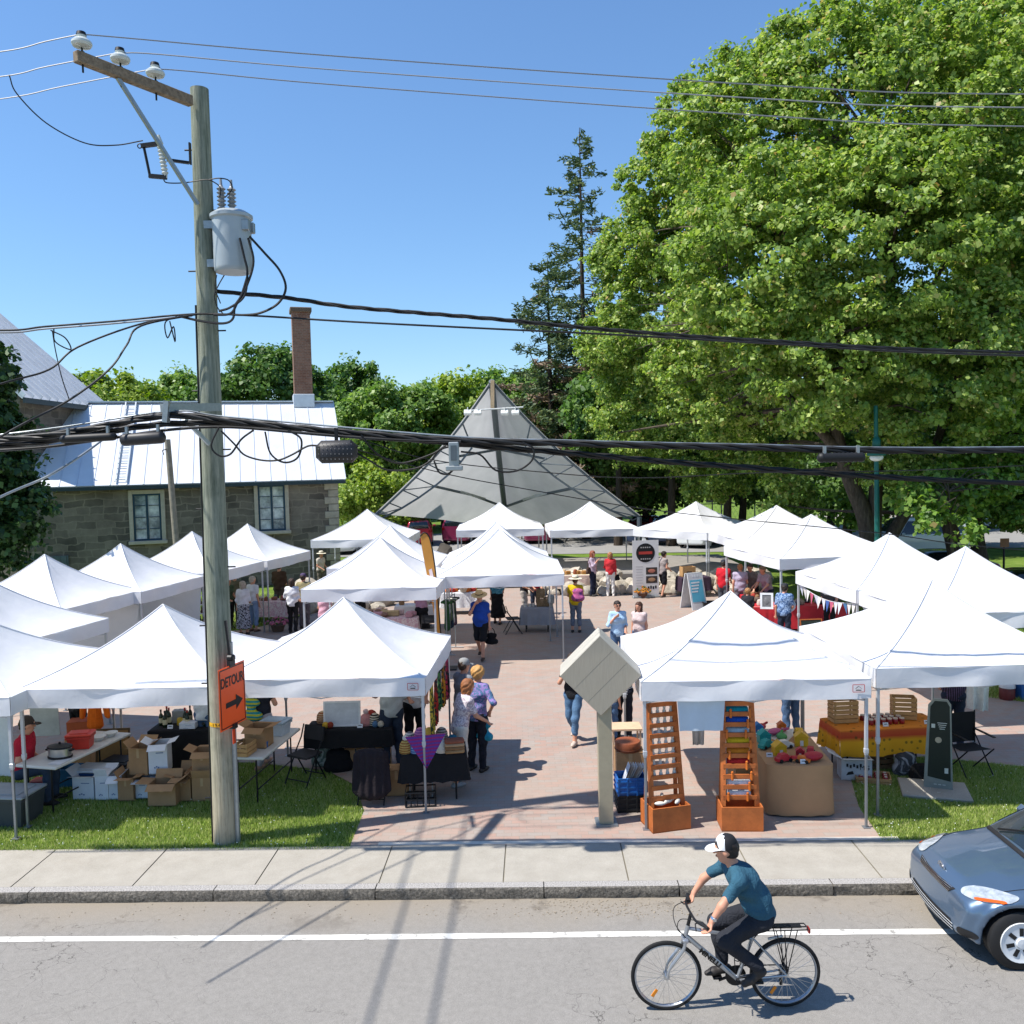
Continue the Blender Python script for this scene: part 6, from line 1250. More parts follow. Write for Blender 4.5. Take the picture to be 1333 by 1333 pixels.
ht=Vector((-2.8,14.65,0)); table('folding table under a short black cloth at the hat stall',ht,1.42,.55,0); drape('short black cloth on the long table of the hat stall',ht,1.44,.57,0,.735,.3,M_BCLO,5,.02)
board('picture_frame','white framed blank panel standing on the long hat table','panel',0,0,.62,.42,0,mat('#c9cdd3',.5,name='panel_face'),6,mat('#e2e3e4',.6,name='white_frame'),0,ht+Vector((-.12,-.1,.74)))
def knit(label,loc,c1,c2=None,s=1.,pom=None,group='knitted hats on the hat stall'):
    r=place('knitted_hat',label,'hat',loc,random.uniform(0,90),group); mb=MB(); mb.lathe([(.0,0),(.095*s,0),(.105*s,.02),(.105*s,.06),(.1*s,.065),(.098*s,.12),(.07*s,.17),(.03*s,.195),(0,.197)],n=16); mb.build('knit',cloth(c1,'stripe',c2,9) if c2 else cloth(c1),r)
    if pom: mb=MB(); mb.ball((0,0,.225),.045,10,jit=.25); mb.build('pompom',cloth(pom),r)
for x,c1,c2,pm,lb in ((.27,'#c98a86',None,'#e0c4c0','pink knitted hat with a pale pompom on the long hat table'),(.42,'#2a2624','#cfc4ae',None,'black knitted hat with cream stripes on the long hat table'),(.57,'#55555c','#26262b',None,'grey and black knitted hat at the right of the long hat table'),(-.5,'#9b5a3c','#cbb08a',None,'rust knitted hat on a stand at the left end of the long hat table'),(.33,'#b0463c',None,None,'red knitted hat behind the pink one')):
    knit(lb,ht+Vector((x,-.05 if lb[0]!='r' else .15,.74)),c1,c2,1,pm)
for x,y,c,lb in ((-2.7,14.7,M_CARD,'brown carton under the long hat table'),(-2.35,14.75,M_CARD,'brown carton with lid under the right end of the long hat table')): carton(lb,(x,y,0),(.4,.32,.34),5,c,lid='lid' in lb,group=None)
b_=at(441,1003); bag('backpack','black backpack on the ground under the long hat table','backpack',b_+Vector((0,0,.19)),(.34,.26,.4),cloth('#19191c'),.2)
b_=at(425,995); bag('carrier_bag','grey and green carrier bag on the ground beside the black chair','bag',b_+Vector((0,0,.15)),(.36,.26,.32),cloth('#6f7d74','floral','#b8bbb4',6),.1)
jr=at(488,1040); ch=folding_chair('folding chair hidden beneath the dark jacket at the hat stall',jr,175); r=place('jacket','dark brown jacket draped over a chair back at the hat stall','jacket',jr,0); o=SDF(); o.cap((-.15,-.24,.78),(.15,-.24,.78),.07,.07,.04); o.cap((0,-.25,.76),(0,-.27,.22),.1,.13,.05,(1,0,0),.5)
for s in(-1,1): o.cap((s*.2,-.24,.76),(s*.25,-.26,.25),.06,.045,.03)
V,Q=o.mesh(.015); V=V+.012*np.c_[np.sin(V[:,0]*50)*.3,np.sin(V[:,0]*55),0*V[:,0]]; np_mesh('cloth',V,Q,cloth('#2a2428'),r,True)
h2=Vector((-1.28,13.35,0)); table('folding table piled with hats beside the floral blouse woman',h2,.95,.62,4); drape('black cloth over the piled hat table',h2,.97,.64,4,.735,.42,M_BCLO,8,.03)
pal=[('#b49a5a','#8a5a34'),('#3f5f9a','#7d9ac2'),('#b8332f',None),('#c9c4b8',None),('#4a7a86','#26303a'),('#8a8f98',None),('#7a4a86','#c07aa0'),('#caa24a',None),('#5a4a44','#a89a8a'),('#2f6a78',None),('#d2cfc8','#6a6a70'),('#a83a4a','#3a2a34')]
nm=['mustard','blue','red','cream','teal','grey','purple','golden','brown','petrol','white','crimson']
for k,(a,b) in enumerate(pal):
    x=-.4+.18*(k%5)+random.uniform(-.03,.03); y=-.22+.2*(k//5); z=.74+(.12 if k in(6,7,8) else 0); knit(nm[k]+(' striped' if b else '')+' knitted hat in the pile on the black-clothed table',h2+Vector((x,y,z)),a,b,.95,'#d8d4cc' if k in(3,0) else None)
r=place('folded_scarves','stack of folded tan scarves at the front of the piled hat table','scarves',h2+Vector((.33,-.24,.74)),8); 
for k in range(4): mb=MB(); mb.box((0,0,.025+.05*k),(.3,.2,.045),b=.02); mb.build('scarf',cloth(('#a5835c','#8a6a4a','#b79a78','#9a5a44')[k]),r)
carton('brown carton under the piled hat table',at(517,1035)+Vector((0,.1,0)),(.34,.3,.4),0,M_CARD,lid=True,group=None)
r=place('black_trolley','black folded hand trolley with a milk crate under the piled hat table','trolley',at(548,1046),3); mb=MB(); 
for z in (.02,.12,.22): mb.tube([(-.22,-.16,z),(.22,-.16,z),(.22,.16,z),(-.22,.16,z)],.012,5,closed=True)
for x in np.linspace(-.22,.22,6): mb.cyl((x,-.16,.02),(x,-.16,.22),.008,n=5)
mb.build('basket',M_BLKM,r); mb=MB(); mb.tube([(-.17,.18,0),(-.17,.2,.5),(.17,.2,.5),(.17,.18,0)],.012,6); mb.build('handle',M_GALV,r)
for s in(-1,1): mb=MB(); mb.lathe([(.02,-.015),(.06,-.015),(.06,.015),(.02,.015)],(s*.2,.2,.06),14,Matrix.Rotation(math.pi/2,3,'Y')); mb.build('wheel',M_BLK,r)
# purple shawl hung on the front leg, scarves hung along the side of the tent
A2=wm(TP['A2']); 
def hangcloth(label,tl,tr_,h,m,name='hanging_scarf',cat='scarf',seed=0,tri=False,group=None,wav=.03):
    tl=Vector(tl);tr_=Vector(tr_); r=place(name,label,cat,(tl+tr_)/2,0,group); n=14; rows=[]; rd=random.Random(seed); ph=rd.uniform(0,6); nrm=(tr_-tl).cross(Vector((0,0,1))).normalized()
    for i in range(9):
        f=i/8; row=[]
        for j in range(n+1):
            u=j/n; w_=(1-f) if tri else 1-.1*f; p=tl.lerp(tr_,.5+(u-.5)*w_)-Vector((0,0,h*f)); row.append(p+nrm*wav*math.sin(u*14+ph+f)*min(1,.3+f))
        rows.append(row)
    mb=MB(); mb.sheet(rows); mb.build('cloth',m,r,world=True,smooth=60); return r
q=A2@Vector((1.45,-1.45,1.0)); hangcloth('purple and pink triangular crochet shawl hung from the front tent leg',(q.x-.26,q.y-.08,1.16),(q.x+.32,q.y+.05,1.16),.5,cloth('#8a2a66','stripe','#5a3a8a',6),'hanging_shawl','shawl',2,True,None,.012)
for k,(f,c,lb) in enumerate(((-.9,cloth('#2a3a2a','floral','#b8a03a',9),'dark green scarf with yellow flowers'),(-.5,cloth('#b0302a','floral','#2a2a2a',8),'red and black scarf'),(-.1,cloth('#1f2f2a','floral','#5a8a4a',9),'black scarf with green flowers'),(.4,cloth('#d08a2a','floral','#2a2a2a',8),'orange flowered scarf'),(.9,cloth('#2a2a30','floral','#c03a5a',8),'black scarf with pink flowers'))):
    a=A2@Vector((1.5,f-.14,1.8)); b=A2@Vector((1.5,f+.14,1.8)); hangcloth(lb+' hanging on the open side of the hat stall',a,b,random.uniform(.55,.8),c,'hanging_scarf','scarf',k,False,'scarves hanging on the side of the hat stall')
for k,(x,c,lb) in enumerate(((-.35,'#b03a7a','magenta'),(-.2,'#c9b23a','yellow and black'),(.1,'#a02a3a','crimson'),(.22,'#5a3a8a','violet'))): a=A2@Vector((x,.9,1.78)); hangcloth(lb+' little cloth hanging at the back of the hat stall',a,a+Vector((.11,0,0)),.22,cloth(c),'hanging_cloth','cloth',k+9,False,'little cloths hanging at the back of the hat stall')
# ---------------- toy stall (F1)
def rack(label,px,py,rz,ny,seed,items):
    r=place('display_rack',label,'display rack',at(px,py)+Vector((0,.22,0)),rz); w,d,h=.56,.44,.34; mb=MB(); box_walls(mb,w,d,h,.02); mb.build('base_box',M_WOOD,r,smooth=0); H_=1.74
    for s in(-1,1):
        mb=MB(); mb.bar((s*(w/2-.05),-.06,.3),(s*(w/2-.09),.10,H_),.07,.035); mb.build('upright',M_WOOD,r,smooth=0)
        mb=MB(); mb.bar((s*(w/2-.05),.16,.3),(s*(w/2-.09),.13,H_),.05,.03); mb.build('upright',M_WOOD,r,smooth=0)
    rd=random.Random(seed); mb=MB(); ys=[]
    for k in range(ny):
        f=k/(ny-1); z=.42+(H_-.47)*f; y=-.05+.15*(z-.3)/(H_-.3)-.025; ys.append((y,z)); mb.box((0,y,z),(w-.1-.06*f,.024,.06))
    mb.build('rung',M_WOOD,r,smooth=0)
    return r,ys
def spools(r0,label,loc,cols,w,group):
    for k,c in enumerate(cols):
        r=place('felt_roll','x','felt roll',loc(k),0,group); r['label']=c[1]; mb=MB(); mb.lathe([(0,-w/2),(.05,-w/2),(.05,w/2),(0,w/2)],(0,0,0),12,Matrix.Rotation(math.pi/2,3,'Y')); mb.build('roll',cloth(c[0]),r)
rA,ysA=rack('left orange-stained display rack with a boxed foot and white toys on its rungs',870,1083,14,10,1,None)
rB,ysB=rack('right orange-stained display rack with a boxed foot and coloured felt on its rungs',968,1083,-3,10,2,None)
cols=[('#c9c9cc','pale grey felt roll'),('#d2d2d2','white felt roll'),None,('#b32a2a','red felt roll'),('#cf7a22','orange felt roll'),('#d8ae22','yellow felt roll'),('#9fb3bd','pale blue felt roll'),('#1f4fa8','blue felt roll'),('#168a9a','turquoise felt roll'),('#1f7f86','dark teal felt roll')]
for k,c in enumerate(cols):
    if c is None: continue
    y,z=ysB[k]; r=place('felt_roll',c[1]+' on a rung of the right display rack','felt roll',wm(rB)@Vector((0,y+.075,z+.035)),-3,'felt rolls on the right display rack'); mb=MB(); mb.lathe([(0,-.15),(.05,-.15),(.055,-.13),(.055,.13),(.05,.15),(0,.15)],(0,0,0),12,Matrix.Rotation(math.pi/2,3,'Y')); mb.build('roll',cloth(c[0]),r)
M_WTOY=mat('#d8d3c6',.6,0,.1,20,name='white_toy')
for k in range(2,9):
    y,z=ysA[k]
    for j in range(4):
        r=place('white_figurine','small white wooden figurine standing on a rung of the left display rack','figurine',wm(rA)@Vector((-.15+.1*j,y+.055,z+.0)),14,'white figurines on the left display rack'); mb=MB(); mb.lathe([(0,-.01),(.028,-.01),(.026,.04),(.016,.065),(.02,.075),(.024,.095),(.014,.115),(0,.118)],n=10); mb.build('figure',M_WTOY,r)
for k in range(9):
    for j in range(1 if k%2 else 2):
        y,z=ysB[k]; r=place('wooden_peg','small orange wooden peg toy on a rung of the right display rack','toy',wm(rB)@Vector((.1-.26*j+.03*(k%3),y-.02,z)),0,'peg toys on the right display rack'); mb=MB(); mb.box((0,0,0),(.03,.03,.1),b=.008); mb.ball((0,0,.06),.02,8); mb.build('peg',mat('#c76a22',.5,name='orange_peg'),r)
for k,(x,y) in enumerate(((-.12,-.1),(.02,-.05),(.14,-.1),(0,.08))): r=place('white_figurine','white wooden animal lying in the foot box of the left display rack','figurine',wm(rA)@Vector((x,y,.33)),30*k,'white animals in the foot box'); mb=MB(); mb.ball((0,0,.03),(.08,.03,.03),10); mb.ball((.08,0,.05),.025,8); mb.build('animal',M_WTOY,r)
f1=wm(TP['F1']); a=f1@Vector((-1.02,-1.42,1.86)); b=f1@Vector((-.38,-1.42,1.86)); hangcloth('pale blue-white sheet hanging under the front right tent between the racks',a,b,.50,mat('#b9c7d3',.6,0,.05,name='pale_sheet'),'hanging_sheet','sheet',4,False,None,.008)
cr1=at(823,1058); 
def milk(label,loc,m,rz=0):
    r=place('plastic_crate',label,'crate',loc,rz,None); w,d,h=.42,.34,.25; mb=MB(); box_walls(mb,w,d,h,.016)
    for z in (.05,.12,.2): mb.box((0,-d/2-.006,z),(w+.01,.012,.02)); mb.box((w/2+.006,0,z),(.012,d,.02)); mb.box((-w/2-.006,0,z),(.012,d,.02))
    for x in (-.2,-.07,.07,.2): mb.box((x,-d/2-.008,h/2),(.02,.016,h))
    mb.build('tub',m,r,smooth=0); return r
milk('black plastic crate on the paving beside the left display rack',cr1+Vector((0,.17,0)),mat('#1d1f22',.5,name='crate_black')); milk('blue plastic crate stacked on the black one',cr1+Vector((0,.17,.252)),mat('#1a5fa8',.45,name='crate_blue'),2)
r=place('paper_bundle','bundle of rolled papers and a small basket lying in the blue crate','papers',cr1+Vector((.03,.17,.30)),0)
for k in range(7): mb=MB(); mb.box((-.1+.03*k,0,.2),(.006,.2,.34),Matrix.Rotation(.35+.04*k,3,'Y')); mb.build('sheet',mat(('#c9ccd2','#b9a89a','#d8d5cd')[k%3],.8),r)
carton('brown carton holding the round wooden drum beside the left rack',at(820,1040)+Vector((.05,.42,.0)),(.42,.36,.62),0,M_CARD,lid=True,group=None)
r=place('wooden_drum','round reddish wooden drum lying on a carton by the sign post','drum',at(820,1040)+Vector((.03,.4,.62)),0); mb=MB(); mb.lathe([(0,0),(.19,0),(.2,.015),(.2,.13),(.19,.145),(0,.145)],n=24); mb.build('shell',mat('#8a4a2c',.5,0,.2,8,name='drum_wood'),r); mb=MB(); mb.lathe([(.2,.02),(.207,.024),(.207,.04),(.2,.044)],n=24); mb.build('hoop',mat('#5f2f1c',.5,name='dark_hoop'),r)
r=place('small_table','low side table with little white goods behind the sign post','table',at(815,1000),0); mb=MB(); mb.box((0,0,.7),(.5,.4,.03)); mb.build('tabletop',mat('#c9a98a',.7,name='pale_wood'),r)
for sx_ in(-1,1):
    for sy in(-1,1): mb=MB(); mb.box((sx_*.22,sy*.17,.34),(.03,.03,.68)); mb.build('leg',mat('#c9a98a',.7,name='pale_wood'),r)
hangcloth('small white cotton bag hanging under the front right tent',at(904,990,)+Vector((0,.2,.62)),at(904,990)+Vector((.22,.2,.62)),.42,cloth('#c9c6bd'),'cotton_bag','bag',3,False,None,.02)
kt=at(1048,1060); kt=Vector((kt.x-.02,kt.y+.85,0)); table('toy table fully wrapped in brown kraft paper',kt,.86,1.6,-4)
# kraft paper wrapped over the table, curved at the front
mb=MB(); rows=[]; out=[]
for k in range(33):
    a=math.pi*k/32; out.append((-.47*math.cos(a),-.82-.14*math.sin(a)**.7))
out=[(-.47,.84)]+out+[(.47,.84)]
for z,f in ((.742,.0),(.742,.97),(.735,1.0),(.5,1.0),(.25,1.01),(.03,1.03)): rows.append([Vector((x*f,y*f+(0 if f else 0),z+.006*math.sin(i*.9)*(z<.7))) for i,(x,y) in enumerate(out)])
mb.sheet(rows); o=mb.build('paper_cover',M_KRAFT,smooth=40); o.location=kt; o.rotation_euler=(0,0,R_(-4)); tag(o,'brown kraft paper wrapping the toy table down to the paving','table cover')
TOY={'red':mat('#b02430',.5,name='toy_red'),'yellow':mat('#d2a51e',.5,name='toy_yellow'),'teal':mat('#1d8f8c',.5,name='toy_teal'),'blue':mat('#2a6fb0',.5,name='toy_blue'),'orange':mat('#cc6a20',.5,name='toy_orange'),'pink':mat('#b85a82',.5,name='toy_pink'),'green':mat('#3f8a4a',.5,name='toy_green'),'white':mat('#d6d2c8',.6,name='toy_white')}
def kl(x,y,z=.745): return local(kt,-4,x,y,z)
def toyhouse(label,c,loc,s=1,rz=0):
    s*=.74
    r=place('wooden_toy',label,'toy',loc,rz,'wooden toys on the kraft paper table'); mb=MB(); mb.box((0,0,.06*s),(.16*s,.12*s,.12*s),b=.006); mb.prism([(-.09*s,0),(.09*s,0),(0,.07*s)],(0,-.065*s,.12*s),(1,0,0),(0,0,1),(0,.13*s,0)); mb.build('block',TOY[c],r,smooth=0); mb=MB(); mb.box((0,-.061*s,.045*s),(.04*s,.006,.07*s)); mb.build('door',TOY['white'],r,smooth=0)
def toycar(label,c,loc,s=1,rz=0):
    r=place('wooden_toy',label,'toy',loc,rz,'wooden toys on the kraft paper table'); mb=MB(); mb.prism([(-.12,0.02),(.12,.02),(.12,.06),(.06,.07),(.03,.11),(-.06,.11),(-.09,.07),(-.12,.06)],(0,-.04*s,0),(s,0,0),(0,0,s),(0,.08*s,0)); mb.build('body',TOY[c],r,smooth=0)
    for x in(-.07,.07):
        for y in(-.045,.045): mb=MB(); mb.lathe([(0,-.008),(.026,-.008),(.026,.008),(0,.008)],(x*s,y*s,.026*s),12,Matrix.Rotation(math.pi/2,3,'X')); mb.build('wheel',M_BLKM,r)
def toyround(label,c,loc,s=1,rz=0):
    r=place('wooden_toy',label,'toy',loc,rz,'wooden toys on the kraft paper table'); mb=MB(); mb.ball((0,0,.05*s),(.13*s,.08*s,.05*s),14); mb.build('body',TOY[c],r); mb=MB(); mb.bar((.12*s,0,.05*s),(.26*s,-.04*s,.06*s),.03*s); mb.build('handle',TOY[c],r)
for f,lb,c,x,y,s,rz in ((toyround,'big red wooden toy guitar at the front right corner of the toy table','red',.22,-.74,1.25,200),(toycar,'red wooden toy car at the front left of the toy table','red',-.2,-.8,1.1,20),(toyhouse,'large yellow wooden toy house in the middle of the toy table','yellow',-.2,-.5,1.5,10),(toycar,'orange wooden toy car beside the red guitar','orange',.05,-.83,.9,-30),(toyhouse,'red wooden toy house behind the front corner','red',.08,-.58,1.0,-15),(toycar,'red wooden toy truck behind the toy guitar','red',.25,-.5,1.1,70),(toyhouse,'teal wooden toy house on the left of the toy table','teal',-.3,.05,1.5,5),(toycar,'teal wooden toy car at the left edge of the toy table','teal',-.32,-.2,1.2,40),(toyhouse,'blue wooden toy house at the back of the toy table','blue',-.3,.5,1.3,0),(toyround,'pink wooden toy at the back left of the toy table','pink',-.05,.45,1.,30),(toyhouse,'tall yellow toy house at the right of the toy table','yellow',.22,-.08,1.6,-10),(toycar,'yellow toy truck on the right edge of the toy table','yellow',.28,.3,1.3,80),(toyround,'green wooden toy in the middle of the toy table','green',.0,.2,1.,80),(toycar,'white toy car between the teal and the yellow house','white',-.05,-.2,1.1,15),(toyhouse,'orange toy house at the far end of the toy table','orange',.1,.65,1.1,0),(toyround,'red wooden toy at the far end of the toy table','red',-.2,.72,.9,60)): f(lb,c,kl(x,y),s,rz)
carton('brown carton behind the right display rack',at(985,1040)+Vector((0,.5,0)),(.5,.4,.46),4,M_CARD,lid=True,group=None)
# ---------------- orange-clothed stall (F2)
ot=Vector((5.95,14.15,0)); table('folding table under the orange and yellow cloth',ot,1.75,.7,5)
t=NT('orange_cloth'); v=t.coord(); sx_=t.n('ShaderNodeSeparateXYZ'); t.l(v,sx_.inputs[0]); c=t.ramp(sx_.outputs[2],[(0,lin('#c98a1e')),(.55,lin('#d69a22')),(.62,lin('#b8462a')),(.70,lin('#c0562e')),(.76,lin('#d28a28'))]); lf=t.n('ShaderNodeTexVoronoi'); lf.inputs['Scale'].default_value=9; lf.inputs['Randomness'].default_value=.8; t.l(v,lf.inputs['Vector']); c=t.mix(t.ramp(lf.outputs['Distance'],[(.16,.75),(.26,0.)]),c,lin('#4a4a1c')); M_OCL=t.done(t.bsdf(c,.85,0,.2))
drape('orange and yellow cloth with a leaf print and red border on the crate table',ot,1.78,.74,5,.735,.42,M_OCL,12,.035)
crate('pale slatted crate standing on end at the left of the orange cloth',local(ot,5,-.62,.1,.745),(.4,.26,.36),5,slats=5); crate('pale slatted crate tipped towards the banner on the orange cloth',local(ot,5,.42,.12,.745),(.36,.26,.36),-12,slats=5)
M_APP=mat('#8e1f22',.35,0,.3,9,name='dark_red_jar')
for k in range(18): r=place('preserve_jar','small dark red jar with a pale lid on the orange cloth','jar',local(ot,5,-.28+.105*(k%6)+random.uniform(-.01,.01),-.16+.13*(k//6),.745),0,'dark red jars on the orange cloth'); mb=MB(); mb.lathe([(0,0),(.038,0),(.042,.01),(.042,.065),(.035,.078)],n=10); mb.build('glass',M_APP,r); mb=MB(); mb.lathe([(.037,.076),(.039,.078),(.039,.094),(0,.095)],n=10); mb.build('lid',mat('#c9b9a9',.5,name='jar_lid'),r)
carton('grey carton marked with dark scribbles and MG under the tent leg',at(1117,1016)+Vector((0,.15,0)),(.46,.3,.34),-8,mat('#c6c8c8',.8,name='pale_grey_carton'),(.6,None,None,.5),group=None)
bx=[o for o in bpy.data.objects if o.get('label','').startswith('grey carton marked')][0]; text('MG',.1,M_BLK,bx,(.12,-.154,.2),frame((1,0,0),(0,0,1))); mb=MB()
for k in range(5): mb.box((-.14+.05*k,-.1535,.24-.02*(k%2)),(.03,.004,.05))
mb.prism([(-.06,0),(.06,.02),(.04,.07),(-.03,.05)],(-.1,-.1545,.08),(1,0,0),(0,0,1),(0,.003,0)); mb.build('print',M_BLK,bx)
cr=crate('low open crate of red preserves on the ground under the orange cloth',at(1143,1022)+Vector((0,.2,0)),(.5,.36,.1),-18,slats=2)
for k in range(12): r=place('preserve_jar','dark red jar lying in the low crate on the ground','jar',local(cr.location,-18,-.18+.12*(k%4),-.1+.1*(k//4),.05),0,'dark red jars in the low crate'); mb=MB(); mb.ball((0,0,.02),(.045,.04,.04),10); mb.build('glass',M_APP,r); mb=MB(); mb.lathe([(.02,.05),(.024,.052),(.024,.062),(0,.063)],n=8); mb.build('lid',mat('#c9b9a9',.5,name='jar_lid'),r)
crate('brown slatted crate standing under the orange cloth',at(1150,1005)+Vector((0,.25,0)),(.4,.3,.36),5,mat('#7a5a3a',.8,0,.2,6,name='brown_crate'),slats=4)
bag('backpack','grey and black backpack on the grass beside the dark banner','backpack',at(1182,1010)+Vector((0,.1,.18)),(.3,.24,.38),cloth('#3a3c40','floral','#8a8c90',5),.3)
bag('satchel','black satchel leaning at the foot of the dark banner','bag',at(1205,1018)+Vector((0,.1,.12)),(.3,.2,.26),cloth('#1a1a1c'),-.3)
# dark upright banner on a concrete pad
pd=at(1216,1030); r=place('concrete_pad','square pale concrete pad in the grass under the dark banner','pad',pd,-18); mb=MB(); mb.box((0,0,.02),(.95,.75,.05),b=.012); mb.build('slab',M_CONC,r)
bn=pd+Vector((.06,0,.045)); r=place('upright_sign','dark green tapering upright sign with pale lettering on the concrete pad','sign',bn,-24); M_DKG=mat('#1c2620',.5,0,.15,5,name='dark_green_panel'); M_PAL=mat('#c9cdc4',.6,name='pale_print'); mb=MB(); mb.prism([(-.2,0),(.2,0),(.17,1.28),(.12,1.36),(-.06,1.36),(-.14,1.26)],(0,.0,0),(1,0,0),(0,0,1),(0,.04,0)); mb.build('edge_frame',mat('#8f958f',.5,.3,name='grey_frame'),r,smooth=0)
mb=MB(); mb.prism([(-.145,.17),(.17,.12),(.15,1.26),(.11,1.33),(-.05,1.33),(-.11,1.24)],(0,-.004,0),(1,0,0),(0,0,1),(0,.004,0)); mb.build('face',M_DKG,r,smooth=0)
mb=MB(); mb.box((-.07,-.006,.95),(.05,.004,.06)); mb.box((.11,-.006,.28),(.05,.004,.08))
for k in range(4): mb.box((.05,-.006,1.0-.03*k),(.13-.02*k,.004,.010))
for k in range(3): mb.box((-.04+.06*k,-.006,.06),(.04,.004,.012))
mb.build('lettering',M_PAL,r,smooth=0); mb=MB(); mb.lathe([(0,0),(.045,0),(.045,.004),(0,.004)],(0,-.006,.74),16,Matrix.Rotation(math.pi/2,3,'X')); mb.build('round_emblem',mat('#b5a890',.6,name='tan_emblem'),r)
cc_=at(1262,1006); r=place('camp_chair','black folding camp chair on the grass right of the dark banner','chair',cc_,12); mb=MB(); mb.sheet([[Vector((x,-.22,.43)),Vector((x,0,.40)),Vector((x,.18,.42))] for x in np.linspace(-.23,.23,5)]); mb.build('seat',M_BCLO,r); mb=MB(); mb.sheet([[Vector((x,.18+.03*math.cos(x*4),z)) for x in np.linspace(-.25,.25,7)] for z in (.44,.6,.75,.92)]); mb.build('backrest',M_BCLO,r)
for s in(-1,1):
    for a,b in (((s*.24,-.24,0),(s*.24,.2,.6)),((s*.24,.22,0),(s*.24,-.24,.44)),((s*.25,.19,.42),(s*.25,.2,.94))): mb=MB(); mb.cyl(a,b,.011,n=6); mb.build('leg',M_BLKM,r)
    mb=MB(); mb.bar((s*.25,-.24,.62),(s*.25,.2,.64),.05,.012); mb.build('armrest',M_BLKM,r)
hangcloth('white cloth held behind the orange-clothed table',Vector((7.45,14.4,1.35)),Vector((7.8,14.35,1.3)),.5,cloth('#d9d9d8'),'hanging_cloth','cloth',5,False,None,.05)
bin_('cool_box','blue cooler with white lid on the grass at the right edge',at(1337,908),(.6,.4,.38),10,mat('#2a5f9e',.5,name='cooler_blue2'),mat('#d5d8da',.45,name='cooler_lid'),'cool box')
r=place('drink_jug','round red and white drink jug on the grass at the far right','jug',at(1311,910),0); mb=MB(); mb.lathe([(0,0),(.14,0),(.15,.02),(.15,.22),(.14,.24)],n=18); mb.build('body',mat('#6a2a28',.5,name='maroon_plastic'),r); mb=MB(); mb.lathe([(.145,.24),(.155,.25),(.15,.3),(.06,.33),(0,.33)],n=18); mb.tube(spline([(-.13,0,.28),(-.1,0,.38),(.1,0,.38),(.13,0,.28)],4),.012,6); mb.build('lid',mat('#d8d8d6',.5,name='white_lid'),r)

# price cards, small clutter on the front stalls
def card(label,loc,rz=0,s=.09):
    r=place('price_card',label,'price card',loc,rz,'white price cards on the front stalls'); Rm=Matrix.Rotation(-.3,3,'X'); mb=MB(); mb.box(Rm@Vector((0,0,s*.4)),(s,.003,s*.7),Rm); mb.build('card',M_WCARD,r,smooth=0); mb=MB(); mb.box(Rm@Vector((0,-.003,s*.45)),(s*.6,.002,s*.12),Rm); mb.build('pen_mark',M_BLK,r,smooth=0)
for k,(q,rz) in enumerate(((kl(-.36,-.62),-4),(kl(.05,-.9),0),(kl(-.38,.3),-4),(local(ot,5,-.1,-.3,.745),5),(local(ot,5,.6,-.28,.745),5),(h2+Vector((.1,-.29,.745)),4),(ht+Vector((.2,-.24,.745)),0),(bt+Vector((-.2,-.25,.745)),0))): card('little white price card standing on a front stall table',q,rz)
for k,(x,c) in enumerate(((-.42,'#c9a23a'),(-.33,'#8a3a2a'),(.5,'#4a6a8a'),(.6,'#b9b0a0'))): r=place('yarn_ball',('golden','rust','blue','cream')[k]+' ball of yarn on the long hat table','yarn',ht+Vector((x*.9,-.2,.745)),20*k); mb=MB(); mb.ball((0,0,.05),.055,12,jit=.06,seed=k); mb.build('yarn',cloth(c,'stripe',c,30),r)
r=place('clipboard','white sheet of paper lying at the near end of the white plastic table','paper',(-6.9,13.1,.738),-10); mb=MB(); mb.box((0,0,.001),(.21,.29,.002)); mb.build('sheet',M_WCARD,r)
r=place('cup','small blue cup on the second plastic table beside the pole','cup',(-3.92,13.55,.735),0); mb=MB(); mb.lathe([(0,0),(.03,0),(.04,.1),(.036,.1),(.028,.01),(0,.01)],n=14); mb.build('cup_body',mat('#2f5f9a',.4,name='cup_blue'),r)
# ---------------- middle and back stalls
M_GCLO=mat('#8c8f98',.85,0,.08,4,.2,20,name='grey_cloth'); M_PKCL=cloth('#c9a0a8','floral','#d9c9c6',14); M_WCLO=mat('#cfcfd0',.85,0,.06,4,.2,20,name='white_cloth')
gt=at(700,824)+Vector((0,.35,0)); table('folding table under the grey cloth at the centre tent',gt,.95,.6,-4); drape('grey cloth over the table at the centre tent',gt,.97,.62,-4,.735,.5,M_GCLO,21,.03)
for k,(x,y,z) in enumerate(((.12,.05,0),(.36,.05,0),(.12,.05,.26))): crate(('wicker-look crate on the grey cloth, front left one','wicker-look crate on the grey cloth, right one','wicker-look crate stacked on top on the grey cloth')[k],gt+Vector((x,y,.74+z)),(.24,.3,.25),0,mat('#8d7658',.85,0,.3,30,.3,80,name='wicker'),slats=6,group='wicker crates on the grey cloth')
for k,x in enumerate((-.36,-.22,-.1)): r=place('paper_cup','small pale tub on the left of the grey cloth','tub',gt+Vector((x,-.1+.05*k,.74)),0,'pale tubs on the grey cloth'); mb=MB(); mb.lathe([(0,0),(.04,0),(.05,.09),(.052,.095),(0,.095)],n=12); mb.build('tub',mat('#d8d4cc',.5,name='pale_tub'),r)
r=place('glass_jar','tall glass drink jar on a stand right of the wicker crates','jar',gt+Vector((.42,-.16,.74)),0); mb=MB(); mb.lathe([(.06,0),(.06,.1),(.1,.11),(.11,.3),(.09,.36),(0,.37)],n=16); mb.build('jar',mat('#8a8f8c',.15,0,.1,name='grey_glass'),r); mb=MB(); mb.cyl((0,-.1,.14),(0,-.14,.14),.012); mb.build('tap',M_GALV,r)
folding_chair('black folding chair turned to the grey-clothed table',at(668,826)+Vector((0,.2,0)),100)
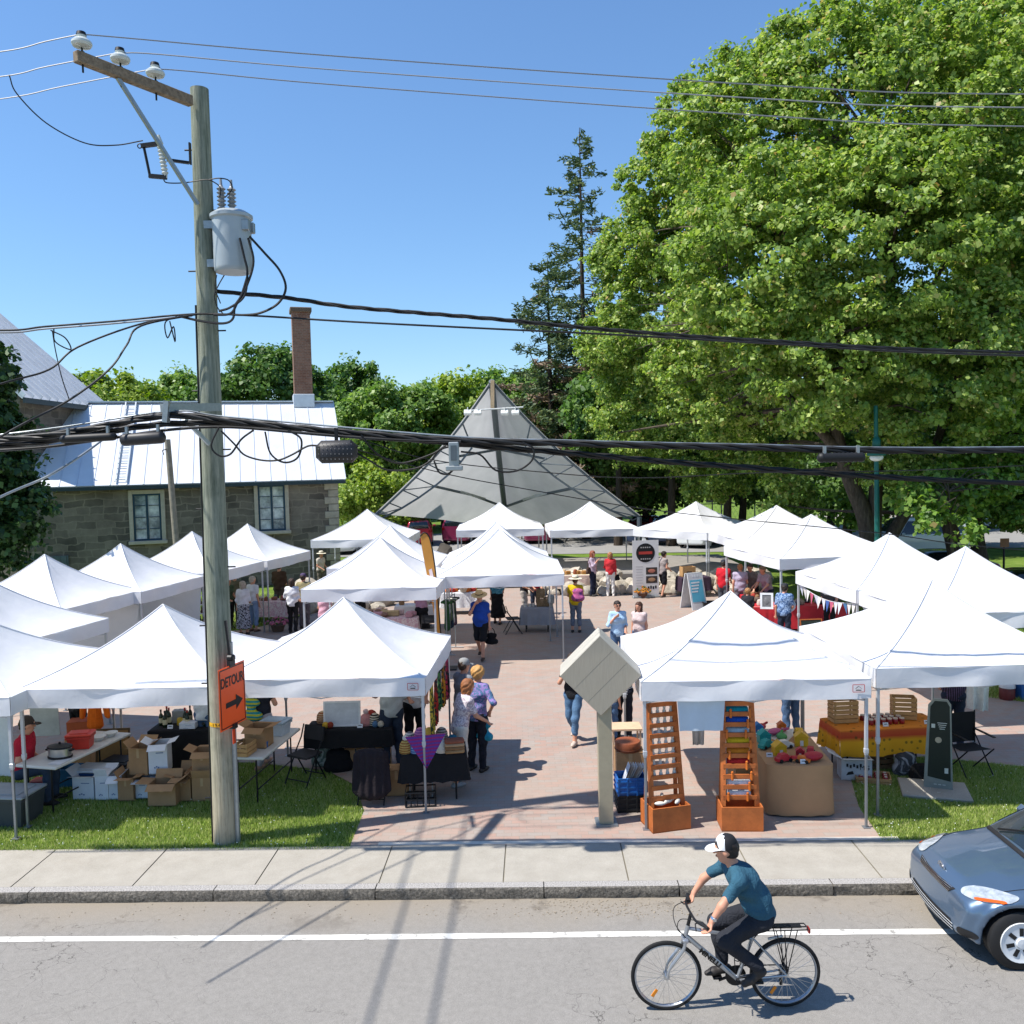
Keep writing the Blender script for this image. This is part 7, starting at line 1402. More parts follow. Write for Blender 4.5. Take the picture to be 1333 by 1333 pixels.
# tables under the flag tent and behind
for px_,py_,w,d,rz,m,lb in ((510,838,1.5,.7,0,M_PKCL,'pink flowered cloth over the table under the flag tent'),(540,820,1.2,.6,0,M_WCLO,'white cloth over the table beside the black chair'),(352,812,1.6,.7,-8,M_PKCL,'pink cloth over the table at the left column'),(745,774,1.5,.6,0,cloth('#b08a8f','stripe','#cfc3a8',7),'pink and beige striped cloth over the table before the boulders'),(905,778,1.1,.6,10,cloth('#3d2f3c'),'dark purple cloth over the table beside the folding board'),(600,800,1.3,.6,0,W_,'white cloth over the table behind the man in blue')):
    L=at(px_,py_)+Vector((0,.3,0)); table('folding table under the '+lb.split(' over the table ')[0]+' '+lb.split(' over the table ')[1],L,w,d,rz); drape(lb,L,w+.02,d+.02,rz,.735,.5,m,int(px_),.03)
def goods(loc,rz,w,d,n,label,cat,group,cols,seed,z=.745,s=1.):
    rd=random.Random(seed)
    for k in range(n):
        c=rd.choice(cols); r=place(cat.replace(' ','_'),label,cat,local(loc,rz,rd.uniform(-w/2,w/2),rd.uniform(-d/2,d/2),z),rd.uniform(0,180),group); mb=MB(); ty=rd.randrange(3)
        if ty==0: mb.box((0,0,.05*s),(.18*s,.13*s,.1*s),b=.02)
        elif ty==1: mb.lathe([(0,0),(.06*s,0),(.07*s,.04*s),(.05*s,.13*s),(0,.15*s)],n=10)
        else: mb.ball((0,0,.05*s),(.11*s,.08*s,.05*s),10,jit=.2,seed=k)
        mb.build('bundle',mat(c,.8),r)
goods(at(510,838)+Vector((0,.3,0)),0,1.3,.5,16,'folded knit or bundle lying on the pink flowered cloth','knit bundle','bundles on the pink flowered cloth',['#b98a94','#c9b3ae','#8a6a5a','#b9a074','#d3ccc6'],5,s=1.5)
goods(at(540,820)+Vector((0,.3,0)),0,1.,.4,8,'dark or pale bundle lying on the white cloth by the black chair','bundle','bundles on the white cloth',['#2a2a2c','#c9c0b4','#8a6a4a'],6,s=1.3)
goods(at(352,812)+Vector((0,.3,0)),-8,1.4,.5,12,'small goods laid out on the pink cloth at the left column','small good','goods on the pink cloth',['#8a5a4a','#c9b8a4','#4a6a5a','#b04a4a'],7,s=1.)
goods(at(745,774)+Vector((0,.3,0)),0,1.2,.4,9,'basket-like good on the striped cloth before the boulders','basket','goods on the striped cloth',['#a5743a','#8a4a2a','#c9b08a'],8,s=1.3)
goods(at(600,800)+Vector((0,.3,0)),0,1.,.4,9,'orange and red fruit heap on the white cloth behind the man in blue','fruit','fruit on the white cloth',['#d0742a','#b8342a','#c9a23a'],9,s=1.2)
folding_chair('black folding chair with a slatted back under the flag tent',at(559,842),0)
r=place('wooden_crate','brown crate with printed front on the purple cloth','crate',local(at(905,778)+Vector((0,.3,0)),10,-.2,.05,.745),10); mb=MB(); box_walls(mb,.5,.34,.36,.02); mb.build('crate_walls',M_CRATE,r,smooth=0); mb=MB(); mb.box((0,-.174,.12),(.2,.006,.16)); mb.build('print',mat('#4a3a34',.8,name='dark_print'),r)
# printed banner, flower pot, folding board
bl=at(841,778); r=place('roll_up_banner','tall white printed banner with a round black logo at the back right tents','banner',bl,6); bw=.98; bh=2.05; M_BAN=mat('#d9d6d1',.6,0,.04,2,name='banner_white'); Rm=Matrix.Rotation(R_(4),3,'Y'); mb=MB(); mb.box((0,0,bh/2+.06),(bw,.012,bh)); mb.build('sheet',M_BAN,r); mb=MB(); mb.box((0,0,.04),(bw+.04,.2,.07),b=.02); mb.build('base',M_GALV,r)
mb=MB(); mb.lathe([(0,0),(.35,0),(.35,.003),(0,.003)],(0,-.008,bh-.40),32,Matrix.Rotation(math.pi/2,3,'X')); mb.build('round_logo',M_BLKM,r); mb=MB(); mb.box((0,-.016,bh-.40),(.5,.003,.1)); 
mb.build('red_word',mat('#b3392f',.6,name='logo_word_red'),r); mb=MB()
for k in range(5): mb.box((-.16+.08*k,-.016,bh-.20),(.05,.003,.045)); mb.box((-.16+.08*k,-.016,bh-.62),(.05,.003,.045))
mb.build('pale_letters',mat('#a9a6a2',.6,name='logo_pale'),r)
for k,(z,c) in enumerate(((.98,'#b5705a'),(.66,'#a9825f'))): mb=MB(); mb.box((.22,-.008,z),(.42,.004,.26)); mb.build('photo_print',mat('#3b322c',.6,name='photo_dark'),r); mb=MB(); mb.ball((.22,-.012,z),(.14,.004,.07),12); mb.build('food_picture',mat(c,.6),r)
mb=MB()
for k in range(8): mb.box((-.24,-.008,1.15-.1*k),(.28-.03*(k%3),.003,.012))
mb.build('text_lines',mat('#a8a49e',.6,name='grey_print'),r); mb=MB()
for k in range(4): mb.box((.1+.09*k,-.008,.36+.02*(k%2)),(.06,.004,.11),b=.001)
mb.build('black_word',M_BLKM,r)
def flowers_pot(label,loc,cols,pm,s=1.,n=110):
    r=place('flower_pot',label,'flower pot',loc,0); mb=MB(); mb.lathe([(0,0),(.13*s,0),(.18*s,.16*s),(.19*s,.17*s),(.16*s,.17*s),(0,.14*s)],n=16); mb.build('pot',pm,r); rd=random.Random(len(label)); mb=MB(); m2=MB()
    for k in range(n):
        a=rd.random()*6.28;q=rd.random()**.5*.3*s; z=.2*s+.17*s*math.cos(q/(.3*s)*1.4)*rd.uniform(.4,1.1); (mb if k%3 else m2).ball((q*math.cos(a),q*math.sin(a),z),.03*s,6,jit=.5,seed=k)
    mb.build('blossoms',mat(cols,.8,0,.35,30),r); m2.build('leaves',mat('#47602a',.8,0,.3,20),r)
flowers_pot('low pot of orange flowers at the foot of the printed banner',at(838,776)+Vector((-.1,-.35,0)),'#c07a26',mat('#6a4a3a',.8,name='brown_pot'),1.1)
flowers_pot('hanging basket of pink flowers standing near the left column',at(362,822),'#b5687e',mat('#5a4a3e',.8,name='basket_brown'),1.25)
flowers_pot('bowl of red and yellow flowers on the table behind the man in blue',at(604,800)+Vector((0,.1,.75)),'#c9522a',mat('#b9b0a0',.8,name='pale_pot'),.8)
ab=at(903,792); r=place('folding_board','white folding board with a pale blue panel standing on the paving','folding board',ab,26); M_WB=mat('#d6d8d8',.5,name='board_white'); M_LB=mat('#5fb3cc',.5,0,.05,name='pale_blue_print')
for s in(-1,1):
    Rm=Matrix.Rotation(R_(-s*-13),3,'X'); mb=MB(); mb.box((0,s*.2,.6),(.62,.025,1.24),Rm); pn=mb.build('board_panel',M_WB,r)
    if s<0:
        mb=MB(); o_=Rm@Vector((0,-.016,.02)); mb.box(Vector((0,-.2,.6))+o_,(.5,.004,.74),Rm); mb.build('blue_print',M_LB,pn); mb=MB()
        for k in range(4): mb.box(Vector((-.04,-.2,.6))+Rm@Vector((-.02*k,-.02,.3-.1*k)),(.34-.03*k,.003,.05),Rm)
        for k in range(3): mb.box(Vector((-.1+.1*k,-.2,.6))+Rm@Vector((0,-.016,.53)),(.06,.003,.07),Rm)
        mb.build('lettering',mat('#e3e6e6',.6,name='white_print'),pn)
bin_('bucket','black round-edged tub beside the folding board',at(923,793),(.42,.42,.26),0,mat('#202124',.5,name='black_tub'))
# red stall with bunting
for px_,py_,w,d,rz,lb in ((1062,822,1.9,.7,-4,'bright red cloth under the bunting tent'),(992,815,.75,2.6,-6,'bright red cloth running along the right column stall')):
    L=at(px_,py_)+Vector((0,.4,0)); table('folding table beneath the '+lb,L,w,d,rz); drape(lb,L,w+.02,d+.02,rz,.735,.66,RED,int(px_),.03)
goods(at(1062,822)+Vector((0,.4,0)),-4,1.7,.5,16,'dark or grey trinket on the red cloth under the bunting','trinket','trinkets on the red cloth under the bunting',['#3a3a3e','#6a6a6e','#8a7a6a','#2a2a2c','#b0a8a0'],11,s=1.1)
goods(at(992,815)+Vector((0,.4,0)),-6,.55,2.2,16,'handmade good laid on the long red cloth','handmade good','goods on the long red cloth',['#8a6a4a','#b09a84','#5a4a3e','#a23a2a','#c9bdb0'],12,s=1.2)
r=place('picture_frame','white framed portrait leaning on the red cloth','picture',at(997,826)+Vector((0,-.1,.76)),-15); mb=MB(); Rm=Matrix.Rotation(-.25,3,'X')
for c_,d_ in (((0,0,.02),(.36,.03,.06)),((0,0,.42),(.36,.03,.06)),((-.15,0,.22),(.06,.03,.34)),((.15,0,.22),(.06,.03,.34))): mb.box(Rm@Vector(c_),d_,Rm)
mb.build('frame',M_WB,r); mb=MB(); mb.box(Rm@Vector((0,.006,.22)),(.24,.01,.34),Rm); mb.ball(Rm@Vector((0,-.002,.22)),(.07,.008,.1),12,Rm); mb.build('print',mat('#6b6b6c',.6,0,.4,14,name='grey_print2'),r)
E3=wm(TP['E3'])
def bunting(label,a,b,n,seed):
    r=place('bunting',label,'bunting',(a+b)/2,0); pts=[a.lerp(b,i/40)-Vector((0,0,.16*math.sin(math.pi*i/40))) for i in range(41)]; mb=MB(); mb.tube(pts,.006,5); mb.build('string',W_,r,world=True); rd=random.Random(seed); d=(b-a).normalized()
    for k in range(n):
        p=a.lerp(b,(k+.5)/n)-Vector((0,0,.16*math.sin(math.pi*(k+.5)/n))); mb=MB(); mb.add([p-d*.1,p+d*.1,p-Vector((0,0,.27))+d.cross(Vector((0,0,1)))*rd.uniform(-.06,.06)],[(0,1,2)]); mb.build('pennant',mat(rd.choice(['#c9ccd6','#b0506a','#3a5a9a','#d9d4d0','#7a2a4a','#4a7aa8']),.8),r,world=True,smooth=0)
bunting('string of little coloured pennants along the left side of the bunting tent',E3@Vector((-1.46,1.4,1.8)),E3@Vector((-1.46,-1.4,1.8)),14,1); bunting('string of little coloured pennants along the front of the bunting tent',E3@Vector((-1.4,-1.46,1.8)),E3@Vector((1.4,-1.46,1.8)),12,2)
board('chalk_board','small dark chalkboard in front of the red cloth under the bunting','board',1058,838,.62,.42,4,mat('#22302a',.8,name='chalk_dark'),12,M_WOOD,.25)
# left column: hanging side sheets, dark tiered display, necklaces
B1=wm(TP['B1']);B2=wm(TP['B2']);B3=wm(TP['B3'])
for m,lb,sd in ((B1,'white side sheet closing the back of the second left column tent',1),(B2,'white side sheet closing the back of the third left column tent',2)):
    hangcloth(lb,m@Vector((-1.45,1.40,1.85)),m@Vector((1.45,1.40,1.85)),1.75,M_TENT,'side_sheet','tent sheet',sd,False,'white side sheets of the left column',.02)
    hangcloth(lb.replace('back','outer side'),m@Vector((-1.40,-1.45,1.85)),m@Vector((-1.40,1.35,1.85)),1.75,M_TENT,'side_sheet','tent sheet',sd+4,False,'white side sheets of the left column',.02)
td=at(249,835); r=place('tiered_stand','white stepped stand filled with small dark figures under the left column','display stand',td+Vector((0,.3,0)),-12); mb=MB()
for k in range(5): mb.box((0,.04*k,.52+.26*k),(.78-.14*k,.16,.025))
mb.box((0,.2,.7),(.06,.04,1.4)); mb.box((0,.2,.25),(.7,.3,.5)); mb.build('shelves',M_WB,r,smooth=0)
for k in range(5):
    for j in range(6-k):
        q=place('dark_figure','small dark bottle-shaped figure on the white stepped stand','figure',wm(r)@Vector((-.055*(5-k)+.118*j-.0,.04*k,.535+.26*k)),0,'dark figures on the stepped stand'); mb=MB(); mb.lathe([(0,0),(.045,0),(.05,.06),(.02,.12),(.03,.16),(0,.19)],n=10); mb.build('figure',mat(('#3a1f1f','#26262a','#4a2a2a')[(j+k)%3],.5),q)
nk=B3@Vector((-.9,-1.3,1.85)); r=place('necklace_rack','lattice rack of hanging bead necklaces at the left column','necklace rack',at(215,838)+Vector((0,.3,0)),-10); mb=MB(); 
for x in np.linspace(-.32,.32,6): mb.bar((x,0,1.25),(x+.12 if x<.2 else x-.12,0,1.62),.02,.012)
mb.box((0,0,1.62),(.8,.03,.03)); mb.box((0,0,1.25),(.8,.03,.03))
for s in(-1,1): mb.box((s*.39,0,.8),(.03,.03,1.6))
mb.build('lattice',mat('#a06a3a',.7,name='lattice_wood'),r,smooth=0)
for x in np.linspace(-.3,.3,8): mb=MB(); L=random.uniform(.25,.5); mb.tube(spline([(x-.03,-.02,1.24),(x-.02,-.03,1.24-L),(x,-.03,1.2-L),(x+.02,-.03,1.24-L),(x+.03,-.02,1.24)],4),.01,5); mb.build('necklace',mat(random.choice(['#3a2a2a','#1f2426','#5a3a2a']),.5),r)
tb3=at(120,862); table('plastic table with a grey cloth corner under the second left column tent',tb3+Vector((0,.3,0)),1.2,.6,0); drape('pale mauve cloth on the table under the second left column tent',tb3+Vector((0,.3,0)),1.22,.62,0,.735,.3,mat('#a9a3b0',.85,name='mauve_cloth'),31,.02)
# things between the two middle tents: racks of clothes at the side
rk=at(588,848); r=place('garment_rail','garment rail with green and dark clothes at the left edge of the centre tent','garment rail',rk,80); mb=MB(); mb.cyl((-.5,0,1.5),(.5,0,1.5),.014)
for s in(-1,1): mb.cyl((s*.48,0,0),(s*.48,0,1.5),.014); mb.cyl((s*.48,-.22,.02),(s*.48,.22,.02),.014)
mb.build('rail',M_GALV,r)
for k in range(7):
    o=SDF(); x=-.4+.13*k; o.cap((x,-.14,1.40),(x,.14,1.40),.035,.035,.03); o.cap((x,0,1.36),(x,0,.72+.1*(k%3)),.06,.09,.04,(1,0,0),2.6); V,Q=o.mesh(.018); np_mesh('garment',V,Q,cloth(('#3a5a3a','#1f1f24','#6a7a5a','#2a3a4a','#c9c4ba','#26402e','#4a3a4a')[k]),r,True)
# ---------------- boulders and standing stone
t=NT('boulder_stone'); v=t.coord(); c=t.ramp(t.noise(2.2,6,.7,v),[(.3,lin('#8a8173')),(.55,lin('#b5ac9c')),(.75,lin('#d0c8ba'))]); M_BOUL=t.done(t.bsdf(c,.9,0,.2,0,t.noise(5,6,.7,v),.7,.08)); M_DROCK=mat('#4f483f',.95,0,.4,3,.9,6,name='dark_rock')
def boulder(label,loc,r_,seed,m=None,group='pale boulders at the back of the square',name='boulder'):
    rd=random.Random(seed); bm=bmesh.new(); bmesh.ops.create_icosphere(bm,subdivisions=3,radius=1); ph=[Vector((rd.gauss(0,1),rd.gauss(0,1),rd.gauss(0,1))).normalized() for _ in range(9)]; of=[rd.uniform(.62,.95) for _ in ph]
    for vtx in bm.verts:
        d=vtx.co.normalized(); k=1.
        for n,o in zip(ph,of):
            q=d.dot(n)
            if q>0: k=min(k,o/q)
        k*=1+.03*math.sin(d.x*9+seed)+.03*math.sin(d.y*11)+.02*math.sin(d.z*17); vtx.co=Vector((d.x*r_[0],d.y*r_[1],d.z*r_[2]))*k
    me=bpy.data.meshes.new(name); bm.to_mesh(me); bm.free(); me.materials.append(m or M_BOUL); me.polygons.foreach_set('use_smooth',[True]*len(me.polygons)); me.set_sharp_from_angle(angle=R_(28)); o=bpy.data.objects.new(name,me); link(o); o.location=loc; o.rotation_euler=(0,0,rd.random()*6); tag(o,label,'boulder',group); return o
random.seed(21)
for k in range(70):
    x=random.uniform(.6,9.6); y=random.uniform(33.3,35.3)-.08*x; s=random.uniform(.22,.58); boulder('pale boulder in the heap edging the stage on the right',(x,y,s*.35+max(0,y+.08*x-33.6)*.22),(s,s*.8,s*.68),k,group='pale boulders edging the stage')
for k in range(44):
    x=random.uniform(-8.0,-4.4); y=random.uniform(30.6,33.4); s=random.uniform(.25,.65); boulder('pale boulder in the heap by the church corner on the left',(x,y,s*.35+max(0,(y-31.5))*.25),(s*1.1,s*.8,s*.62),k+100,group='pale boulders by the church corner')
boulder('tall dark jagged standing stone between the back-row tents',(D(578,700,32).x,32,.75),(.75,.5,1.45),7,M_DROCK,None,'standing_stone'); boulder('pale boulder leaning against the dark standing stone',(D(566,705,31.6).x,31.6,.6),(.5,.45,.85),9,None,None)
# ---------------- chain-link fence
fe=place('chain_link_fence','grey chain-link fence before the field behind the right column','fence',(14,60,0),0); fa=Vector((D(895,650,58).x,58,0)); fz=Vector((D(1010,650,64).x+20,62,0)); mb=MB(); mb.cyl(fa+Vector((0,0,2)),fz+Vector((0,0,2)),.035,n=6); mb.cyl(fa+Vector((0,0,.1)),fz+Vector((0,0,.1)),.02,n=6); mb.build('rail',M_GALV,fe,world=True)
for k in range(13): p=fa.lerp(fz,k/12); mb=MB(); mb.cyl(p,p+Vector((0,0,2.05)),.045,n=8); mb.build('post',M_GALV,fe,world=True)
mb=MB(); L=(fz-fa).length; d=(fz-fa).normalized()
for k in range(int(L/.3)):
    p=fa+d*k*.3; mb.bar(p+Vector((0,0,.1)),p+d*1.2+Vector((0,0,2)),.008); mb.bar(p+d*1.2+Vector((0,0,.1)),p+Vector((0,0,2)),.008)
mb.build('mesh',M_GALV,fe,world=True,smooth=0)
r=place('small_sign','small white sign on a post near the fence','sign',Vector((D(927,635,56).x,56,0)),0); mb=MB(); mb.cyl((0,0,0),(0,0,2.6),.04); mb.build('post',M_GALV,r); mb=MB(); mb.box((0,-.05,2.5),(.8,.03,.6),b=.01); mb.build('plate',M_WB,r)
r=place('small_sign','slim dark post with a small sign by the far right path','sign',Vector((D(1307,700,30).x,30,0)),0); mb=MB(); mb.cyl((0,0,0),(0,0,1.9),.035); mb.build('post',M_BLKM,r); mb=MB(); mb.box((0,-.04,1.95),(.3,.02,.3)); mb.build('plate',mat('#9a6a4a',.6,name='rust_plate'),r)
# ================================================================== BICYCLE AND RIDER
bR=G(1022,1310,RZ); bF=G(868,1314,RZ); fwd=Vector((bF.x-bR.x,bF.y-bR.y,0)); WB=fwd.length; ang=math.atan2(fwd.y,fwd.x)
bike=thing('bicycle','silver city bicycle with black tyres, rear rack and MINELLI frame lettering ridden along the road','bicycle',bR,ang); setm(bike)   # local: x forward, y to the rider's left, z up
M_SIL=mat('#a9adb2',.3,.7,.05,name='silver_frame'); M_TYRE=mat('#161616',.8,0,.2,30,name='tyre_rubber'); M_CHR=mat('#c2c5c8',.2,.9,.05,name='chrome'); M_AMB=mat('#d8821c',.4,name='amber_reflector')
RW=.335
def wheel(cx,n=30):
    mb=MB(); mb.tube([(cx+RW*.95*math.cos(a),0,RW+RW*.95*math.sin(a)) for a in np.linspace(0,2*math.pi,48,endpoint=False)],.019,8,True); w=mb.build('wheel',M_TYRE,bike)
    mb=MB(); 
    for y in(-.009,.009): mb.tube([(cx+RW*.885*math.cos(a),y,RW+RW*.885*math.sin(a)) for a in np.linspace(0,2*math.pi,48,endpoint=False)],.009,6,True)
    mb.build('rim',M_SIL,w); mb=MB()
    for k in range(n):
        a=2*math.pi*k/n; b=a+(.55 if k%2 else -.55); y=.03 if k%4<2 else -.03; mb.tube([(cx+.025*math.cos(b),y,RW+.025*math.sin(b)),(cx+RW*.88*math.cos(a),0,RW+RW*.88*math.sin(a))],.0018,4)
    mb.build('spokes',M_CHR,w); mb=MB(); mb.cyl((cx,-.05,RW),(cx,.05,RW),.018,n=12); mb.cyl((cx,-.034,RW),(cx,-.028,RW),.03,n=12); mb.cyl((cx,.028,RW),(cx,.034,RW),.03,n=12); mb.build('hub',M_CHR,w)
    a=-.95; mb=MB(); mb.box((cx+.2*math.cos(a),.012,RW+.2*math.sin(a)),(.08,.012,.026),Matrix.Rotation(-a,3,'Y')); mb.build('reflector',M_AMB,w); return w
wheel(0);wheel(WB)
hub=Vector((0,0,RW)); fh=Vector((WB,0,RW)); BB=Vector((.455,0,.285)); ST=Vector((.30,0,.70)); HB=Vector((.945,0,.70)); HT=Vector((.915,0,.82)); SD=Vector((.26,0,.84))
mb=MB(); mb.tube([BB,ST],.017,10); mb.tube([ST+Vector((0,0,-.03)),HT+Vector((.005,0,-.03))],.017,10); mb.tube([BB,HB+Vector((-.005,0,.02))],.023,12); mb.tube([HB,HT],.021,10)
for y in(-.05,.05): mb.tube([BB+Vector((0,y*.5,0)),hub+Vector((0,y,0))],.010,8); mb.tube([ST+Vector((0,y*.25,-.03)),hub+Vector((0,y,0))],.009,8)
mb.build('frame',M_SIL,bike); mb=MB()
for y in(-.05,.05): mb.tube(spline([HB+Vector((.005,y,-.01)),HB+Vector((.03,y,-.1)),Vector((WB-.03,y,RW+.1)),fh+Vector((0,y,0))],6),[.016]*12+[.012]*7,8)
mb.box(HB+Vector((.0,0,-.01)),(.06,.13,.04),b=.012); mb.build('fork',M_SIL,bike)
dt=(HB-BB).normalized(); up2=Vector((0,1,0)).cross(dt)
tx=text('MINELLI',.062,M_BLK,bike,BB.lerp(HB,.53)+Vector((0,.0245,0)),frame(-dt,-up2) if False else frame(-dt,(up2 if up2.z>0 else -up2)),name='frame_lettering',sx=1.15,bold=.003)
mb=MB(); mb.tube([ST,SD+Vector((0,0,-.03))],.013,8); mb.build('seat_post',M_CHR,bike); o=SDF(); o.cap(SD+Vector((-.08,-.05,0)),SD+Vector((-.08,.05,0)),.04,.04,.04); o.cap(SD+Vector((-.06,0,.0)),SD+Vector((.14,0,.0)),.05,.018,.04); V,Q=o.mesh(.01); np_mesh('saddle',V,Q,M_BLKM,bike,True)
# bars: stem, wide handlebar turned a little, grips, brake levers and cables
GL=Vector((.80,.29,.945)); GR=Vector((.855,-.30,.955)); ctr=Vector((.885,0,.93)); mb=MB(); mb.tube([HT,HT+Vector((-.02,0,.08)),ctr],.017,8); mb.tube(spline([GL,GL.lerp(ctr,.45)+Vector((.03,0,0)),ctr,GR.lerp(ctr,.45)+Vector((.03,0,0)),GR],6),.012,8); hbar=mb.build('handlebar',M_BLKM,bike)
for g,sg in((GL,1),(GR,-1)): 
    d=(g-ctr).normalized(); mb=MB(); mb.cyl(g-d*.1,g+d*.02,.017,n=10); mb.build('grip',M_BLK,hbar); mb=MB(); q=g-d*.12; mb.tube([q,q+Vector((.05,0,-.015)),q+Vector((.06,sg*.09,-.035))],.006,6); mb.build('brake_lever',M_BLKM,hbar)
mb=MB(); mb.tube(spline([GL-Vector((-.03,.12,0)),Vector((1.0,.1,.93)),Vector((1.02,.03,.8)),Vector((.96,.03,.74))],6),.004,5); mb.tube(spline([GR+Vector((.03,.1,0)),Vector((1.03,-.08,.95)),Vector((1.03,0,.82)),Vector((.9,.03,.66))],6),.004,5); mb.build('cables',M_BLK,bike)
# drive train
CA=R_(160); CD=Vector((math.cos(CA),0,math.sin(CA)))*.168
mb=MB(); mb.lathe([(.03,-.003),(.095,-.003),(.1,0),(.095,.003),(.03,.003)],BB+Vector((0,-.05,0)),28,Matrix.Rotation(math.pi/2,3,'X')); mb.cyl(BB+Vector((0,-.07,0)),BB+Vector((0,.07,0)),.018); mb.build('chainring',M_BLKM,bike)
ped={}
for sg in(1,-1):
    e=BB+Vector((0,sg*.075,0))+CD*sg; mb=MB(); mb.bar(BB+Vector((0,sg*.075,0)),e,.022,.016); ck=mb.build('crank',M_BLKM,bike); mb=MB(); mb.box(e+Vector((0,sg*.065,0)),(.09,.09,.022),b=.006); mb.build('pedal',M_BLKM,ck); ped[sg]=e+Vector((0,sg*.065,0))
mb=MB(); r1,r2_=.095,.045; mb.tube([BB+Vector((r1*math.sin(a)*1,-.05,r1*math.cos(a))) for a in np.linspace(0,math.pi,10)]+[hub+Vector((-r2_*math.sin(a),-.05,-r2_*math.cos(a))) for a in np.linspace(0,math.pi,8)],.006,4,True); mb.build('chain',M_BLK,bike); mb=MB(); mb.lathe([(.02,-.02),(.05,-.012),(.035,.015),(.02,.02)],hub+Vector((0,-.045,0)),16,Matrix.Rotation(math.pi/2,3,'X')); mb.build('sprocket',M_BLKM,bike); mb=MB(); mb.box(hub+Vector((.02,-.06,-.09)),(.03,.02,.14),b=.005); mb.build('derailleur',M_BLKM,bike)
# rear rack
mb=MB(); zR=.775; 
for y in(-.06,0,.06): mb.tube([(-.20,y,zR),(.2,y,zR)],.006,6)
mb.tube([(-.20,-.06,zR),(-.21,0,zR),(-.20,.06,zR)],.006,6); mb.tube([(.2,-.06,zR),(.2,.06,zR)],.006,6)
for y in(-.065,.065):
    for x in(-.1,.02,.1): mb.tube([(x,y,zR),(0,y,RW+.02)],.005,6)
mb.tube([(.2,0,zR),(.3,0,.67)],.006,6); mb.box((0.0,0,zR+.012),(.3,.06,.012)); mb.build('rear_rack',M_BLKM,bike); mb=MB(); mb.box((-.225,0,zR-.03),(.02,.07,.05),b=.006); mb.build('rear_reflector',mat('#8e1a1a',.3,name='red_reflector'),bike)
mb=MB()
mb.tube([(.02,.0,.69),(.16,0,.665)],.012,6); mb.tube([BB+Vector((-.03,.05,.02)),BB+Vector((-.15,.1,-.1)),BB+Vector((-.25,.11,-.16))],.007,6) if False else None
mb.build('mudguard_stub',M_SIL,bike)
mb=MB(); c0=BB.lerp(ST,.35)+Vector((.05,0,.04)); mb.tube([c0+Vector((.028*math.cos(a),.028*math.sin(a),0)) for a in np.linspace(0,6.28,14,endpoint=False)],.005,5,True); mb.tube([c0+Vector((.028,0,0)),c0+Vector((.02,0,-.12)),c0+Vector((-.02,0,-.12)),c0+Vector((-.028,0,0))],.005,5); mb.build('bottle_cage',M_BLKM,bike)
# the rider: built in bicycle space turned so that he faces -y
def B2P(x,y,z): return np.array([y,-x,z])    # forward x -> -y ; rider's left (y) -> +x
hipz=.905; J={'pel':B2P(.235,0,hipz+.03),'hipl':B2P(.245,.09,hipz),'hipr':B2P(.245,-.09,hipz),'waist':B2P(.265,0,1.06),'chest':B2P(.385,0,1.24),'neck':B2P(.475,0,1.385),'hd':B2P(.555,-.0,1.535),
'shl':B2P(.47,.185,1.33),'shr':B2P(.49,-.185,1.33),'ell':B2P(.655,.25,1.12),'elr':B2P(.70,-.27,1.14)}
gl_=np.array(GL);gr_=np.array(GR); J['wrl']=B2P(gl_[0]-.055,gl_[1]-.035,gl_[2]+.045); J['wrr']=B2P(gr_[0]-.055,gr_[1]+.035,gr_[2]+.045)
al=ped[1]+Vector((.0,.01,.145)); ar=ped[-1]+Vector((-.06,-.01,.14)); J['anl']=B2P(*al); J['anr']=B2P(*ar)
def knee(h,a,l1,l2,out):
    h=Vector(h);a=Vector(a); d=a-h; L=min(d.length,l1+l2-.01); x=(l1*l1-l2*l2+L*L)/(2*L); y=math.sqrt(max(0,l1*l1-x*x)); dn=d.normalized(); f=Vector((0,-1,.35)); f=(f-dn*f.dot(dn)).normalized(); return np.array(h+dn*x+f*y+Vector((out,0,0)))
J['knl']=knee(J['hipl'],J['anl'],.40,.41,.03); J['knr']=knee(J['hipr'],J['anr'],.40,.41,-.03)
J['toel']=J['anl']+B2P(.14,.0,-.10); J['toer']=J['anr']+B2P(.15,0,-.03); J['foot_off']=[0,0,-.075]
rider=person('cyclist in a teal shirt, dark jeans and black and white cap riding the silver bicycle',None,1.72,math.degrees(ang)+90,cloth('#33596b'),cloth('#2b2d33'),'#241c18','short',('down','down'),'ride',0,'long',.62,'#2a2624',grid=.0085,joints=J,loc=tuple(bR),hat=('cap',('#d5d5d6','#17171a')),look=-14,nod=8,glasses=True,tuck=False,hem=.885)
rider['label']='cyclist in a teal shirt, dark trousers and black and white cap riding the silver bicycle'
mb=MB(); w=Vector(J['wrl']); e=Vector(J['ell']); d=(w-e).normalized(); q=d.to_track_quat('Z','Y').to_matrix(); p=w-d*.03; mb.lathe([(.031,-.012),(.034,-.012),(.034,.012),(.031,.012)],p,16,q); mb.box(p+Vector((.036,0,.0)),(.008,.03,.032),b=.003); mb.build('wristwatch',M_CHR,rider)
